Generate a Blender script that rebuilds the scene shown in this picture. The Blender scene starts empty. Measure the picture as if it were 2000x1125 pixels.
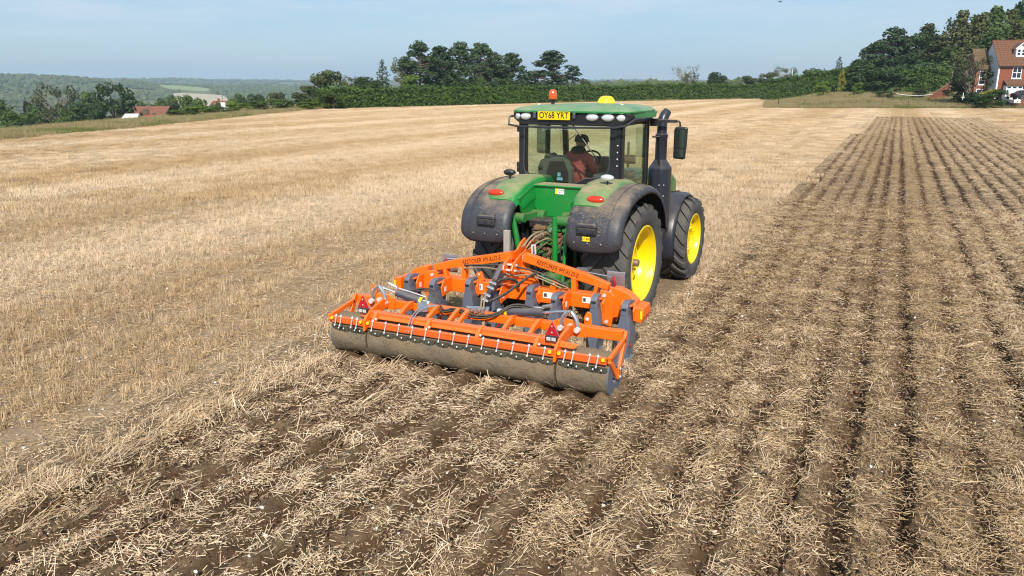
import bpy, bmesh, math, random
import numpy as np
from mathutils import Vector, Matrix, Euler, noise as mnoise

# ------------------------------------------------------------------ camera, sky, sun, exposure
scene = bpy.context.scene
COL = scene.collection
F_PX, PITCH, YAW = 1513.0, math.radians(14.61), math.radians(25.9)
CAM = Vector((4.454, -11.256, 3.509))
FWD = Vector((-math.sin(YAW) * math.cos(PITCH), math.cos(YAW) * math.cos(PITCH), -math.sin(PITCH)))
RGT = Vector((math.cos(YAW), math.sin(YAW), 0))
UPV = RGT.cross(FWD)
FG = Vector((-math.sin(YAW), math.cos(YAW), 0))
cam_data = bpy.data.cameras.new('camera')
cam = bpy.data.objects.new('camera', cam_data)
COL.objects.link(cam)
cam_data.sensor_width = 36.0
cam_data.lens = 36.0 * F_PX / 2000.0
cam_data.clip_start = 0.1
cam_data.clip_end = 20000
cam.matrix_world = Matrix(((RGT.x, UPV.x, -FWD.x, CAM.x), (RGT.y, UPV.y, -FWD.y, CAM.y), (RGT.z, UPV.z, -FWD.z, CAM.z), (0, 0, 0, 1)))
scene.camera = cam

SUN_DIR = Vector((0.43, -0.90, 0)).normalized()      # horizontal direction towards the sun
SUN_EL = math.radians(39)
world = bpy.data.worlds.new('World')
scene.world = world
world.use_nodes = True
wn = world.node_tree.nodes
wl = world.node_tree.links
wn.clear()
w_out = wn.new('ShaderNodeOutputWorld')
w_bg = wn.new('ShaderNodeBackground')
w_sky = wn.new('ShaderNodeTexSky')
w_sky.sky_type = 'NISHITA'
w_sky.sun_disc = False
w_sky.sun_elevation = SUN_EL
w_sky.sun_rotation = math.atan2(SUN_DIR.x, SUN_DIR.y)
w_sky.altitude = 100
w_sky.air_density = 1.0
w_sky.dust_density = 0.35
w_sky.ozone_density = 2.0
w_bg.inputs['Strength'].default_value = 0.09
# very thin high cloud veil, all round the sky
w_tc = wn.new('ShaderNodeTexCoord')
w_map = wn.new('ShaderNodeMapping')
w_map.inputs['Scale'].default_value = (1.2, 1.2, 7.0)
w_noise = wn.new('ShaderNodeTexNoise')
w_noise.inputs['Scale'].default_value = 2.2
w_noise.inputs['Detail'].default_value = 5
w_ramp = wn.new('ShaderNodeMapRange')
w_ramp.inputs['From Min'].default_value = 0.38
w_ramp.inputs['From Max'].default_value = 0.78
w_ramp.inputs['To Min'].default_value = 0.42
w_ramp.inputs['To Max'].default_value = 0.68
w_mix = wn.new('ShaderNodeMixRGB')
w_mix.inputs['Color2'].default_value = (3.5, 6.0, 8.8, 1)
wl.new(w_tc.outputs['Generated'], w_map.inputs['Vector'])
wl.new(w_map.outputs['Vector'], w_noise.inputs['Vector'])
wl.new(w_noise.outputs['Fac'], w_ramp.inputs['Value'])
wl.new(w_ramp.outputs['Result'], w_mix.inputs['Fac'])
wl.new(w_sky.outputs['Color'], w_mix.inputs['Color1'])
w_map2 = wn.new('ShaderNodeMapping')
w_map2.inputs['Scale'].default_value = (1.0, 1.0, 9.0)
w_map2.inputs['Rotation'].default_value = (0.05, 0.0, 0.7)
w_n2 = wn.new('ShaderNodeTexNoise')
w_n2.inputs['Scale'].default_value = 3.4
w_n2.inputs['Detail'].default_value = 7
w_n2.inputs['Roughness'].default_value = 0.62
w_r2 = wn.new('ShaderNodeMapRange')
w_r2.inputs['From Min'].default_value = 0.42
w_r2.inputs['From Max'].default_value = 0.68
w_r2.inputs['To Max'].default_value = 0.85
w_mix2 = wn.new('ShaderNodeMixRGB')
w_mix2.inputs['Color2'].default_value = (6.4, 7.7, 8.9, 1)
wl.new(w_tc.outputs['Generated'], w_map2.inputs['Vector'])
wl.new(w_map2.outputs['Vector'], w_n2.inputs['Vector'])
wl.new(w_n2.outputs['Fac'], w_r2.inputs['Value'])
wl.new(w_r2.outputs['Result'], w_mix2.inputs['Fac'])
wl.new(w_mix.outputs['Color'], w_mix2.inputs['Color1'])
wl.new(w_mix2.outputs['Color'], w_bg.inputs['Color'])
wl.new(w_bg.outputs['Background'], w_out.inputs['Surface'])

sun_data = bpy.data.lights.new('sun', 'SUN')
sun_data.energy = 4.8
sun_data.angle = math.radians(0.53)
sun_data.color = (1.0, 0.935, 0.835)
sun = bpy.data.objects.new('sun', sun_data)
COL.objects.link(sun)
sdir = Vector((SUN_DIR.x * math.cos(SUN_EL), SUN_DIR.y * math.cos(SUN_EL), math.sin(SUN_EL)))
sun.rotation_euler = sdir.to_track_quat('Z', 'Y').to_euler()

scene.view_settings.view_transform = 'Standard'
scene.view_settings.look = 'None'
scene.view_settings.exposure = 0.24
scene.view_settings.gamma = 1.0
scene.view_settings.use_curve_mapping = False
scene.render.engine = 'CYCLES'
scene.cycles.max_bounces = 8
scene.cycles.transparent_max_bounces = 16
scene.cycles.volume_bounces = 0
scene.cycles.pixel_filter_type = 'BLACKMAN_HARRIS'
scene.cycles.filter_width = 1.15

rng = random.Random(7)
npr = np.random.default_rng(11)


# ------------------------------------------------------------------ helpers: materials
def nt(name):
    m = bpy.data.materials.new(name)
    m.use_nodes = True
    return m, m.node_tree.nodes, m.node_tree.links, m.node_tree.nodes['Principled BSDF']


def c4(c):
    return (c[0], c[1], c[2], 1)


def paint(name, base, rough=0.45, metal=0.0, var=0.12, nscale=6.0, dust=0.0, dust_col=(0.42, 0.31, 0.2), dust_up=0.6,
          coat=0.0, bump=0.0, spots=0.0, bscale=60.0, dmin=0.38, dmax=1.0):
    """base colour with large and small variation, dust that settles on upward faces and in patches"""
    m, n, l, b = nt(name)
    tc = n.new('ShaderNodeTexCoord')
    no = n.new('ShaderNodeTexNoise'); no.inputs['Scale'].default_value = nscale; no.inputs['Detail'].default_value = 6
    no.inputs['Roughness'].default_value = 0.65
    l.new(tc.outputs['Object'], no.inputs['Vector'])
    hsv = n.new('ShaderNodeMixRGB'); hsv.blend_type = 'MIX'
    hsv.inputs['Color1'].default_value = c4([x * (1 - var) for x in base])
    hsv.inputs['Color2'].default_value = c4([min(1, x * (1 + var)) for x in base])
    l.new(no.outputs['Fac'], hsv.inputs['Fac'])
    col = hsv.outputs['Color']
    rsock = None
    if dust > 0:
        ge = n.new('ShaderNodeNewGeometry')
        sep = n.new('ShaderNodeSeparateXYZ')
        l.new(ge.outputs['Normal'], sep.inputs['Vector'])
        n2 = n.new('ShaderNodeTexNoise'); n2.inputs['Scale'].default_value = nscale * 0.9; n2.inputs['Detail'].default_value = 9
        n2.inputs['Roughness'].default_value = 0.7
        l.new(tc.outputs['Object'], n2.inputs['Vector'])
        ma = n.new('ShaderNodeMath'); ma.operation = 'MULTIPLY_ADD'
        ma.inputs[1].default_value = dust_up; ma.inputs[2].default_value = -0.15
        l.new(sep.outputs['Z'], ma.inputs[0])
        mb = n.new('ShaderNodeMath'); mb.operation = 'ADD'
        l.new(ma.outputs[0], mb.inputs[0]); l.new(n2.outputs['Fac'], mb.inputs[1])
        mr = n.new('ShaderNodeMapRange')
        mr.inputs['From Min'].default_value = dmin; mr.inputs['From Max'].default_value = dmax
        mr.inputs['To Max'].default_value = dust
        l.new(mb.outputs[0], mr.inputs['Value'])
        mx = n.new('ShaderNodeMixRGB'); mx.inputs['Color2'].default_value = c4(dust_col)
        l.new(mr.outputs['Result'], mx.inputs['Fac']); l.new(col, mx.inputs['Color1'])
        col = mx.outputs['Color']
        rr = n.new('ShaderNodeMapRange'); rr.inputs['To Min'].default_value = rough; rr.inputs['To Max'].default_value = 0.95
        rr.inputs['From Max'].default_value = 0.6
        l.new(mr.outputs['Result'], rr.inputs['Value'])
        rsock = rr.outputs['Result']
    if spots > 0:
        vo = n.new('ShaderNodeTexNoise'); vo.inputs['Scale'].default_value = 55; vo.inputs['Detail'].default_value = 3
        l.new(tc.outputs['Object'], vo.inputs['Vector'])
        mr2 = n.new('ShaderNodeMapRange'); mr2.inputs['From Min'].default_value = 0.62; mr2.inputs['From Max'].default_value = 0.7
        mr2.inputs['To Max'].default_value = spots
        l.new(vo.outputs['Fac'], mr2.inputs['Value'])
        mx2 = n.new('ShaderNodeMixRGB'); mx2.inputs['Color2'].default_value = c4(dust_col)
        l.new(mr2.outputs['Result'], mx2.inputs['Fac']); l.new(col, mx2.inputs['Color1'])
        col = mx2.outputs['Color']
    l.new(col, b.inputs['Base Color'])
    if rsock is None:
        rr = n.new('ShaderNodeMapRange'); rr.inputs['To Min'].default_value = rough * 0.8; rr.inputs['To Max'].default_value = min(1, rough * 1.25)
        l.new(no.outputs['Fac'], rr.inputs['Value']); rsock = rr.outputs['Result']
    l.new(rsock, b.inputs['Roughness'])
    b.inputs['Metallic'].default_value = metal
    if coat:
        b.inputs['Coat Weight'].default_value = coat
        b.inputs['Coat Roughness'].default_value = 0.15
    if bump > 0:
        nb = n.new('ShaderNodeTexNoise'); nb.inputs['Scale'].default_value = bscale; nb.inputs['Detail'].default_value = 5
        l.new(tc.outputs['Object'], nb.inputs['Vector'])
        bm = n.new('ShaderNodeBump'); bm.inputs['Strength'].default_value = bump; bm.inputs['Distance'].default_value = 0.01
        l.new(nb.outputs['Fac'], bm.inputs['Height']); l.new(bm.outputs['Normal'], b.inputs['Normal'])
    return m


def leafmat(name, c1, c2, trans=0.25, nscale=0.5, rand=0.5):
    """foliage: colour varies by noise over the crown and from object to object"""
    m, n, l, b = nt(name)
    ge = n.new('ShaderNodeNewGeometry')
    no = n.new('ShaderNodeTexNoise'); no.inputs['Scale'].default_value = nscale; no.inputs['Detail'].default_value = 3
    l.new(ge.outputs['Position'], no.inputs['Vector'])
    oi = n.new('ShaderNodeObjectInfo')
    ra = n.new('ShaderNodeMath'); ra.operation = 'MULTIPLY_ADD'; ra.inputs[1].default_value = rand; ra.inputs[2].default_value = -rand / 2
    l.new(oi.outputs['Random'], ra.inputs[0])
    isl = n.new('ShaderNodeMath'); isl.operation = 'MULTIPLY_ADD'; isl.inputs[1].default_value = 0.5; isl.inputs[2].default_value = -0.25
    l.new(ge.outputs['Random Per Island'], isl.inputs[0])
    ad = n.new('ShaderNodeMath'); ad.operation = 'ADD'
    l.new(no.outputs['Fac'], ad.inputs[0]); l.new(ra.outputs[0], ad.inputs[1])
    ad2 = n.new('ShaderNodeMath'); ad2.operation = 'ADD'; ad2.use_clamp = True
    l.new(ad.outputs[0], ad2.inputs[0]); l.new(isl.outputs[0], ad2.inputs[1])
    mx = n.new('ShaderNodeMixRGB'); mx.inputs['Color1'].default_value = c4(c1); mx.inputs['Color2'].default_value = c4(c2)
    l.new(ad2.outputs[0], mx.inputs['Fac'])
    l.new(mx.outputs['Color'], b.inputs['Base Color'])
    b.inputs['Roughness'].default_value = 0.7
    b.inputs['Specular IOR Level'].default_value = 0.25
    if trans > 0:
        tr = n.new('ShaderNodeBsdfTranslucent')
        l.new(mx.outputs['Color'], tr.inputs['Color'])
        ms = n.new('ShaderNodeMixShader'); ms.inputs['Fac'].default_value = trans
        l.new(b.outputs['BSDF'], ms.inputs[1]); l.new(tr.outputs['BSDF'], ms.inputs[2])
        l.new(ms.outputs['Shader'], n['Material Output'].inputs['Surface'])
    return m


def glassmat(name, tint, refl=0.08, dusty=0.05):
    m, n, l, b = nt(name)
    n.remove(b)
    tr = n.new('ShaderNodeBsdfTransparent'); tr.inputs['Color'].default_value = c4(tint)
    gl = n.new('ShaderNodeBsdfGlossy'); gl.inputs['Roughness'].default_value = 0.02; gl.inputs['Color'].default_value = (1, 1, 1, 1)
    fr = n.new('ShaderNodeFresnel'); fr.inputs['IOR'].default_value = 1.5
    sc = n.new('ShaderNodeMath'); sc.operation = 'MULTIPLY_ADD'; sc.inputs[1].default_value = 0.45; sc.inputs[2].default_value = refl * 0.05
    sc.use_clamp = True
    l.new(fr.outputs['Fac'], sc.inputs[0])
    ms = n.new('ShaderNodeMixShader')
    l.new(sc.outputs[0], ms.inputs['Fac']); l.new(tr.outputs['BSDF'], ms.inputs[1]); l.new(gl.outputs['BSDF'], ms.inputs[2])
    df = n.new('ShaderNodeBsdfDiffuse'); df.inputs['Color'].default_value = (0.45, 0.38, 0.28, 1)
    tc = n.new('ShaderNodeTexCoord'); no = n.new('ShaderNodeTexNoise'); no.inputs['Scale'].default_value = 4; no.inputs['Detail'].default_value = 6
    l.new(tc.outputs['Object'], no.inputs['Vector'])
    mr = n.new('ShaderNodeMapRange'); mr.inputs['From Min'].default_value = 0.3; mr.inputs['From Max'].default_value = 0.8; mr.inputs['To Max'].default_value = dusty
    l.new(no.outputs['Fac'], mr.inputs['Value'])
    m2 = n.new('ShaderNodeMixShader')
    l.new(mr.outputs['Result'], m2.inputs['Fac']); l.new(ms.outputs['Shader'], m2.inputs[1]); l.new(df.outputs['BSDF'], m2.inputs[2])
    l.new(m2.outputs['Shader'], n['Material Output'].inputs['Surface'])
    return m


DUST = (0.40, 0.29, 0.18)
M = {}
M['green'] = paint('green_paint', (0.008, 0.205, 0.034), 0.3, dust=0.30, dust_up=0.42, nscale=3.0, coat=0.35, dust_col=DUST)
M['green_dusty'] = paint('green_paint_dusty', (0.008, 0.205, 0.034), 0.35, dust=0.85, dust_up=0.75, nscale=2.6, dmin=0.78, dmax=1.15, coat=0.15, dust_col=DUST)
M['green_roof'] = paint('green_roof_paint', (0.014, 0.21, 0.05), 0.4, dust=0.60, dust_up=0.45, nscale=2.2, coat=0.15, dust_col=(0.42, 0.38, 0.28))
M['green_dirty'] = paint('green_linkage_paint', (0.02, 0.17, 0.035), 0.5, dust=0.75, dust_up=0.35, nscale=9, spots=0.5, dust_col=(0.2, 0.13, 0.07), bump=0.4)
M['mud'] = paint('dried_mud', (0.17, 0.10, 0.05), 0.95, var=0.5, nscale=14, bump=1.0, bscale=30)
M['yellow'] = paint('yellow_rim_paint', (0.85, 0.60, 0.0), 0.3, var=0.07, dust=0.30, coat=0.3, dust_up=0.2, spots=0.12)
M['yellow_plastic'] = paint('yellow_plastic', (0.85, 0.62, 0.02), 0.35, var=0.05)
M['tyre'] = paint('tyre_rubber', (0.068, 0.065, 0.062), 0.8, dust=0.55, dust_up=0.22, nscale=5, dust_col=(0.27, 0.22, 0.16), bump=0.25)
M['fender'] = paint('grey_fender_plastic', (0.040, 0.043, 0.053), 0.48, dust=0.85, dust_up=0.50, nscale=3.4, dmin=0.62, dmax=1.08, spots=0.35, dust_col=DUST, bump=0.12)
M['black'] = paint('black_paint', (0.012, 0.013, 0.016), 0.38, dust=0.2, dust_up=0.3, nscale=5)
M['black_matt'] = paint('black_plastic', (0.016, 0.016, 0.018), 0.6, dust=0.25, dust_up=0.35, nscale=6)
M['stack'] = paint('dark_navy_grey_paint', (0.022, 0.025, 0.036), 0.33, dust=0.18, dust_up=0.3, nscale=5)
M['interior'] = paint('cab_interior_plastic', (0.13, 0.135, 0.12), 0.7)
M['seat'] = paint('seat_cloth', (0.13, 0.13, 0.10), 0.85, bump=0.2)
M['steel'] = paint('zinc_plated_steel', (0.55, 0.56, 0.58), 0.35, metal=0.85, var=0.25, nscale=12, dust=0.3, dust_up=0.25)
M['chrome'] = paint('polished_rod', (0.75, 0.72, 0.7), 0.2, metal=0.9)
M['bolt'] = paint('bright_bolt_heads', (0.72, 0.72, 0.74), 0.35, metal=0.3)
M['orange'] = paint('orange_machine_paint', (0.90, 0.150, 0.004), 0.38, var=0.10, nscale=3, dust=0.42, dust_up=0.36, dust_col=(0.42, 0.27, 0.15), coat=0.2, spots=0.16)
M['orange_worn'] = paint('orange_worn_paint', (0.83, 0.135, 0.02), 0.45, var=0.12, nscale=4, dust=0.5, dust_up=0.42, dust_col=(0.48, 0.30, 0.17))
M['legsteel'] = paint('blue_grey_leg_paint', (0.115, 0.135, 0.18), 0.4, var=0.15, dust=0.35, dust_up=0.3, nscale=7, spots=0.2, dust_col=(0.3, 0.24, 0.18))
M['ram'] = paint('ram_barrel_grey', (0.06, 0.065, 0.085), 0.35, dust=0.25)
M['hose'] = paint('hydraulic_hose', (0.018, 0.018, 0.018), 0.5, dust=0.4, dust_up=0.35, nscale=20)
M['hose_tan'] = paint('tan_sleeved_hose', (0.28, 0.21, 0.13), 0.6)
M['roller'] = paint('soil_stained_roller', (0.15, 0.125, 0.09), 0.6, metal=0.05, var=0.45, nscale=4, dust=0.95, dust_up=0.1, dmin=0.22, dmax=0.5, dust_col=(0.215, 0.15, 0.085), bump=1.0, bscale=22, spots=0.35)
M['scraper'] = paint('scraper_plate', (0.085, 0.082, 0.058), 0.6, var=0.4, dust=0.5, dust_col=(0.2, 0.15, 0.09))
M['wood_grey'] = paint('weathered_galvanised_stand', (0.33, 0.30, 0.27), 0.75, var=0.25, nscale=9, dust=0.3)
M['white'] = paint('white_paint', (0.78, 0.78, 0.78), 0.5, var=0.05)
M['sticker'] = paint('white_sticker', (0.75, 0.75, 0.73), 0.5, var=0.08, nscale=30)
M['red'] = paint('red_reflector', (0.42, 0.012, 0.02), 0.25, var=0.2, coat=0.5)
M['plate'] = paint('number_plate_yellow', (0.86, 0.60, 0.0), 0.35, var=0.03)
M['ink'] = paint('black_lettering', (0.012, 0.011, 0.01), 0.5)
M['ink_worn'] = paint('worn_lettering', (0.50, 0.10, 0.03), 0.6, var=0.5, nscale=30)
M['ink_glass'] = paint('pale_window_lettering', (0.30, 0.40, 0.42), 0.6)
M['beacon'] = paint('orange_beacon_lens', (0.72, 0.10, 0.012), 0.2, coat=0.6)
M['taillight'] = paint('red_tail_light_lens', (0.62, 0.035, 0.008), 0.22, var=0.25, nscale=20, coat=0.5)
M['lampglass'] = paint('work_lamp_lens', (0.70, 0.72, 0.73), 0.15, metal=0.35, var=0.25, nscale=60, coat=0.8)
M['glass'] = glassmat('tinted_cab_glass', (0.89, 0.95, 0.93), 0.10, 0.012)
M['glass_side'] = glassmat('green_side_glass', (0.86, 0.94, 0.88), 0.10, 0.012)
M['mirror'] = paint('mirror_glass', (0.16, 0.22, 0.22), 0.08, metal=0.9, var=0.05)
M['skin'] = paint('skin', (0.42, 0.23, 0.15), 0.55, var=0.1)
M['jacket'] = paint('red_jacket_cloth', (0.62, 0.11, 0.10), 0.85, var=0.15)
M['dark_cloth'] = paint('dark_cloth', (0.02, 0.022, 0.03), 0.9)
M['cap'] = paint('grey_cap_cloth', (0.055, 0.06, 0.065), 0.9)
M['blue'] = paint('pale_blue_label', (0.35, 0.62, 0.75), 0.5)
M['teal'] = paint('teal_sleeve', (0.0, 0.10, 0.09), 0.5)


# ------------------------------------------------------------------ helpers: meshes
class MB:
    def __init__(self):
        self.v = []
        self.f = []
        self.mi = []

    def add(self, vs, fs, mi=0):
        o = len(self.v)
        self.v.extend([tuple(p) for p in vs])
        self.f.extend([tuple(i + o for i in f) for f in fs])
        self.mi.extend([mi] * len(fs))
        return self

    def box(self, c, s, rot=None, mi=0):
        x, y, z = [k / 2 for k in s]
        vs = [Vector(p) for p in ((-x, -y, -z), (x, -y, -z), (x, y, -z), (-x, y, -z), (-x, -y, z), (x, -y, z), (x, y, z), (-x, y, z))]
        if rot is not None:
            R = Euler(rot).to_matrix()
            vs = [R @ p for p in vs]
        c = Vector(c)
        return self.add([p + c for p in vs], [(0, 3, 2, 1), (4, 5, 6, 7), (0, 1, 5, 4), (1, 2, 6, 5), (2, 3, 7, 6), (3, 0, 4, 7)], mi)

    def bar(self, a, b, w, h, up=(0, 0, 1), w2=None, h2=None, mi=0):
        """rectangular bar from a to b; w across, h along up"""
        a = Vector(a); b = Vector(b)
        d = (b - a).normalized()
        s = d.cross(Vector(up))
        if s.length < 1e-4:
            s = d.cross(Vector((1, 0, 0)))
        s.normalize()
        u = s.cross(d).normalized()
        w2 = w if w2 is None else w2
        h2 = h if h2 is None else h2
        vs = []
        for p, ww, hh in ((a, w, h), (b, w2, h2)):
            for q, r in ((-1, -1), (1, -1), (1, 1), (-1, 1)):
                vs.append(p + s * (ww / 2 * q) + u * (hh / 2 * r))
        return self.add(vs, [(0, 1, 2, 3), (7, 6, 5, 4), (0, 4, 5, 1), (1, 5, 6, 2), (2, 6, 7, 3), (3, 7, 4, 0)], mi)

    def prism(self, outline, origin, ax_u, ax_v, ax_n, depth, mi=0):
        """outline [(u,v)] extruded along ax_n by depth, centred on origin plane"""
        o = Vector(origin); U = Vector(ax_u); V = Vector(ax_v); N = Vector(ax_n)
        k = len(outline)
        vs = [o + U * a + V * b - N * (depth / 2) for a, b in outline] + [o + U * a + V * b + N * (depth / 2) for a, b in outline]
        fs = [tuple(range(k - 1, -1, -1)), tuple(range(k, 2 * k))]
        for i in range(k):
            j = (i + 1) % k
            fs.append((i, j, j + k, i + k))
        return self.add(vs, fs, mi)

    def tube(self, pts, r, n=8, caps=True, mi=0):
        pts = [Vector(p) for p in pts]
        rs = r if isinstance(r, (list, tuple)) else [r] * len(pts)
        vs = []
        prev = None
        for i, p in enumerate(pts):
            t = (pts[min(i + 1, len(pts) - 1)] - pts[max(i - 1, 0)]).normalized()
            if prev is None:
                a = t.orthogonal().normalized()
            else:
                a = (prev - t * prev.dot(t))
                if a.length < 1e-5:
                    a = t.orthogonal()
                a.normalize()
            prev = a
            b = t.cross(a)
            for k in range(n):
                an = 2 * math.pi * k / n
                vs.append(p + (a * math.cos(an) + b * math.sin(an)) * rs[i])
        fs = []
        for i in range(len(pts) - 1):
            for k in range(n):
                k2 = (k + 1) % n
                fs.append((i * n + k, i * n + k2, (i + 1) * n + k2, (i + 1) * n + k))
        if caps:
            fs.append(tuple(range(n - 1, -1, -1)))
            fs.append(tuple(range((len(pts) - 1) * n, len(pts) * n)))
        return self.add(vs, fs, mi)

    def lathe(self, prof, origin, axis='x', n=48, mi=0, arc=None):
        """prof [(radius, along)] turned about an axis"""
        o = Vector(origin)
        vs = []
        k = len(prof)
        full = arc is None
        a0, a1 = (0, 2 * math.pi) if full else arc
        cnt = n if full else n + 1
        for i in range(cnt):
            an = a0 + (a1 - a0) * i / n
            c, s = math.cos(an), math.sin(an)
            for r, al in prof:
                if axis == 'x':
                    vs.append(o + Vector((al, r * c, r * s)))
                elif axis == 'y':
                    vs.append(o + Vector((r * s, al, r * c)))
                else:
                    vs.append(o + Vector((r * c, r * s, al)))
        fs = []
        for i in range(n):
            j = (i + 1) % cnt
            for q in range(k - 1):
                fs.append((i * k + q, i * k + q + 1, j * k + q + 1, j * k + q))
        return self.add(vs, fs, mi)

    def ellipsoid(self, c, s, n=12, m=8, rot=None, mi=0):
        c = Vector(c)
        R = Euler(rot).to_matrix() if rot else Matrix.Identity(3)
        vs = [c + R @ Vector((0, 0, -s[2]))]
        for i in range(1, m):
            la = -math.pi / 2 + math.pi * i / m
            for k in range(n):
                lo = 2 * math.pi * k / n
                vs.append(c + R @ Vector((s[0] * math.cos(la) * math.cos(lo), s[1] * math.cos(la) * math.sin(lo), s[2] * math.sin(la))))
        vs.append(c + R @ Vector((0, 0, s[2])))
        fs = []
        for k in range(n):
            fs.append((0, 1 + (k + 1) % n, 1 + k))
        for i in range(m - 2):
            for k in range(n):
                a = 1 + i * n + k; b = 1 + i * n + (k + 1) % n
                fs.append((a, b, b + n, a + n))
        t = len(vs) - 1
        for k in range(n):
            fs.append((t, 1 + (m - 2) * n + k, 1 + (m - 2) * n + (k + 1) % n))
        return self.add(vs, fs, mi)

    def mesh(self, name, off=(0, 0, 0)):
        me = bpy.data.meshes.new(name)
        o = Vector(off)
        me.from_pydata([Vector(p) - o for p in self.v], [], self.f)
        me.update()
        return me

    def build(self, name, mat, parent=None, bevel=0.0, smooth=False, fix=True, seg=2, angle=35):
        off = world_origin(parent)
        me = self.mesh(name, off)
        if fix:
            bm = bmesh.new(); bm.from_mesh(me)
            bmesh.ops.recalc_face_normals(bm, faces=bm.faces)
            bm.to_mesh(me); bm.free()
        mats = mat if isinstance(mat, (list, tuple)) else [mat]
        for k in mats:
            me.materials.append(M[k] if isinstance(k, str) else k)
        if len(mats) > 1:
            me.polygons.foreach_set('material_index', self.mi)
        ob = bpy.data.objects.new(name, me)
        COL.objects.link(ob)
        if parent:
            ob.parent = parent
        if bevel > 0:
            md = ob.modifiers.new('bevel', 'BEVEL')
            md.width = bevel; md.segments = seg; md.limit_method = 'ANGLE'; md.angle_limit = math.radians(angle)
        if smooth:
            me.polygons.foreach_set('use_smooth', [True] * len(me.polygons))
            if not bevel:
                me.set_sharp_from_angle(angle=math.radians(angle))
        return ob


def world_origin(o):
    p = Vector((0, 0, 0))
    while o:
        p += o.location
        o = o.parent
    return p


def tag(o, label=None, cat=None, group=None, kind=None):
    if label: o['label'] = label
    if cat: o['category'] = cat
    if group: o['group'] = group
    if kind: o['kind'] = kind
    return o


def empty(name, loc, label=None, cat=None, group=None):
    o = bpy.data.objects.new(name, None)
    o.empty_display_size = 0.2
    COL.objects.link(o)
    o.location = loc
    return tag(o, label, cat, group)


def copy_tree(o, parent=None):
    c = o.copy()
    COL.objects.link(c)
    c.parent = parent
    for ch in list(o.children):
        copy_tree(ch, c)
    return c


def at(px, py, depth):
    """the point seen at a pixel of the photograph, at this depth along the view"""
    d = FWD + RGT * ((px - 1000) / F_PX) - UPV * ((py - 562.5) / F_PX)
    return CAM + d * depth


def uw(u, w):
    """ground coordinates: u to the right of the view line, w ahead"""
    return CAM.x + RGT.x * u + FG.x * w, CAM.y + RGT.y * u + FG.y * w


def to_uw(x, y):
    dx, dy = x - CAM.x, y - CAM.y
    return dx * RGT.x + dy * RGT.y, dx * FG.x + dy * FG.y


def smooth_path(pts, n=6):
    """Catmull-Rom through the points"""
    P = [Vector(p) for p in pts]
    P = [P[0] * 2 - P[1]] + P + [P[-1] * 2 - P[-2]]
    out = []
    for i in range(1, len(P) - 2):
        for k in range(n):
            t = k / n
            a, b, c, d = P[i - 1], P[i], P[i + 1], P[i + 2]
            out.append(0.5 * ((2 * b) + (c - a) * t + (2 * a - 5 * b + 4 * c - d) * t * t + (3 * b - a - 3 * c + d) * t ** 3))
    out.append(P[-2])
    return out


def text_mesh(name, body, size, mat, parent, origin, ax_u, ax_v, extrude=0.002, shear=0.0, squeeze=1.0, bold=0.0, align='CENTER'):
    cu = bpy.data.curves.new(name, 'FONT')
    cu.body = body
    cu.size = size
    cu.align_x = align
    cu.align_y = 'CENTER'
    cu.extrude = extrude
    cu.shear = shear
    cu.offset = bold
    cu.resolution_u = 3
    tmp = bpy.data.objects.new('tmp_text', cu)
    COL.objects.link(tmp)
    dg = bpy.context.evaluated_depsgraph_get()
    me = bpy.data.meshes.new_from_object(tmp.evaluated_get(dg))
    bpy.data.objects.remove(tmp)
    bpy.data.curves.remove(cu)
    U = Vector(ax_u).normalized(); V = Vector(ax_v).normalized(); N = U.cross(V)
    o = Vector(origin) - world_origin(parent)
    for v in me.vertices:
        c = v.co.copy()
        v.co = o + U * (c.x * squeeze) + V * c.y + N * c.z
    me.materials.clear()
    me.materials.append(M[mat])
    me.name = name
    ob = bpy.data.objects.new(name, me)
    COL.objects.link(ob)
    ob.parent = parent
    return ob
# ------------------------------------------------------------------ terrain
def sst(x):
    x = np.clip(x, 0, 1)
    return x * x * (3 - 2 * x)


def vnoise(x, y, seed=0):
    """value noise, vectorised"""
    x = np.asarray(x, float); y = np.asarray(y, float)
    xi = np.floor(x).astype(np.int64); yi = np.floor(y).astype(np.int64)
    fx = sst(x - xi); fy = sst(y - yi)

    def h(a, b):
        k = (a * 374761393 + b * 668265263 + seed * 974711) & 0x7fffffff
        k = ((k ^ (k >> 13)) * 1274126177) & 0x7fffffff
        return ((k ^ (k >> 16)) & 0xffff) / 65535.0
    return (h(xi, yi) * (1 - fx) + h(xi + 1, yi) * fx) * (1 - fy) + (h(xi, yi + 1) * (1 - fx) + h(xi + 1, yi + 1) * fx) * fy


def fbm(x, y, octv=4, seed=0):
    t = 0; a = 0.5; s = 0
    for k in range(octv):
        t = t + a * vnoise(x * 2 ** k, y * 2 ** k, seed + k); s += a; a *= 0.5
    return t / s


U_LEFT_W = [-30, 30, 50, 72, 100, 125, 400]
U_LEFT_U = [-36, -35, -34, -32.6, -31.6, -30.7, -30]
W_FAR_U = [-60, -31, 0, 30, 66, 67.5, 72, 84, 200]
W_FAR_W = [100, 125, 161, 190, 222, 222, 222, 222, 222]
RX0, RX1, RY0, RY1 = -2.9, 13.9, -11.0, 96.0      # rectangle with the worked soil
HAZE_TOP = 170


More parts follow.
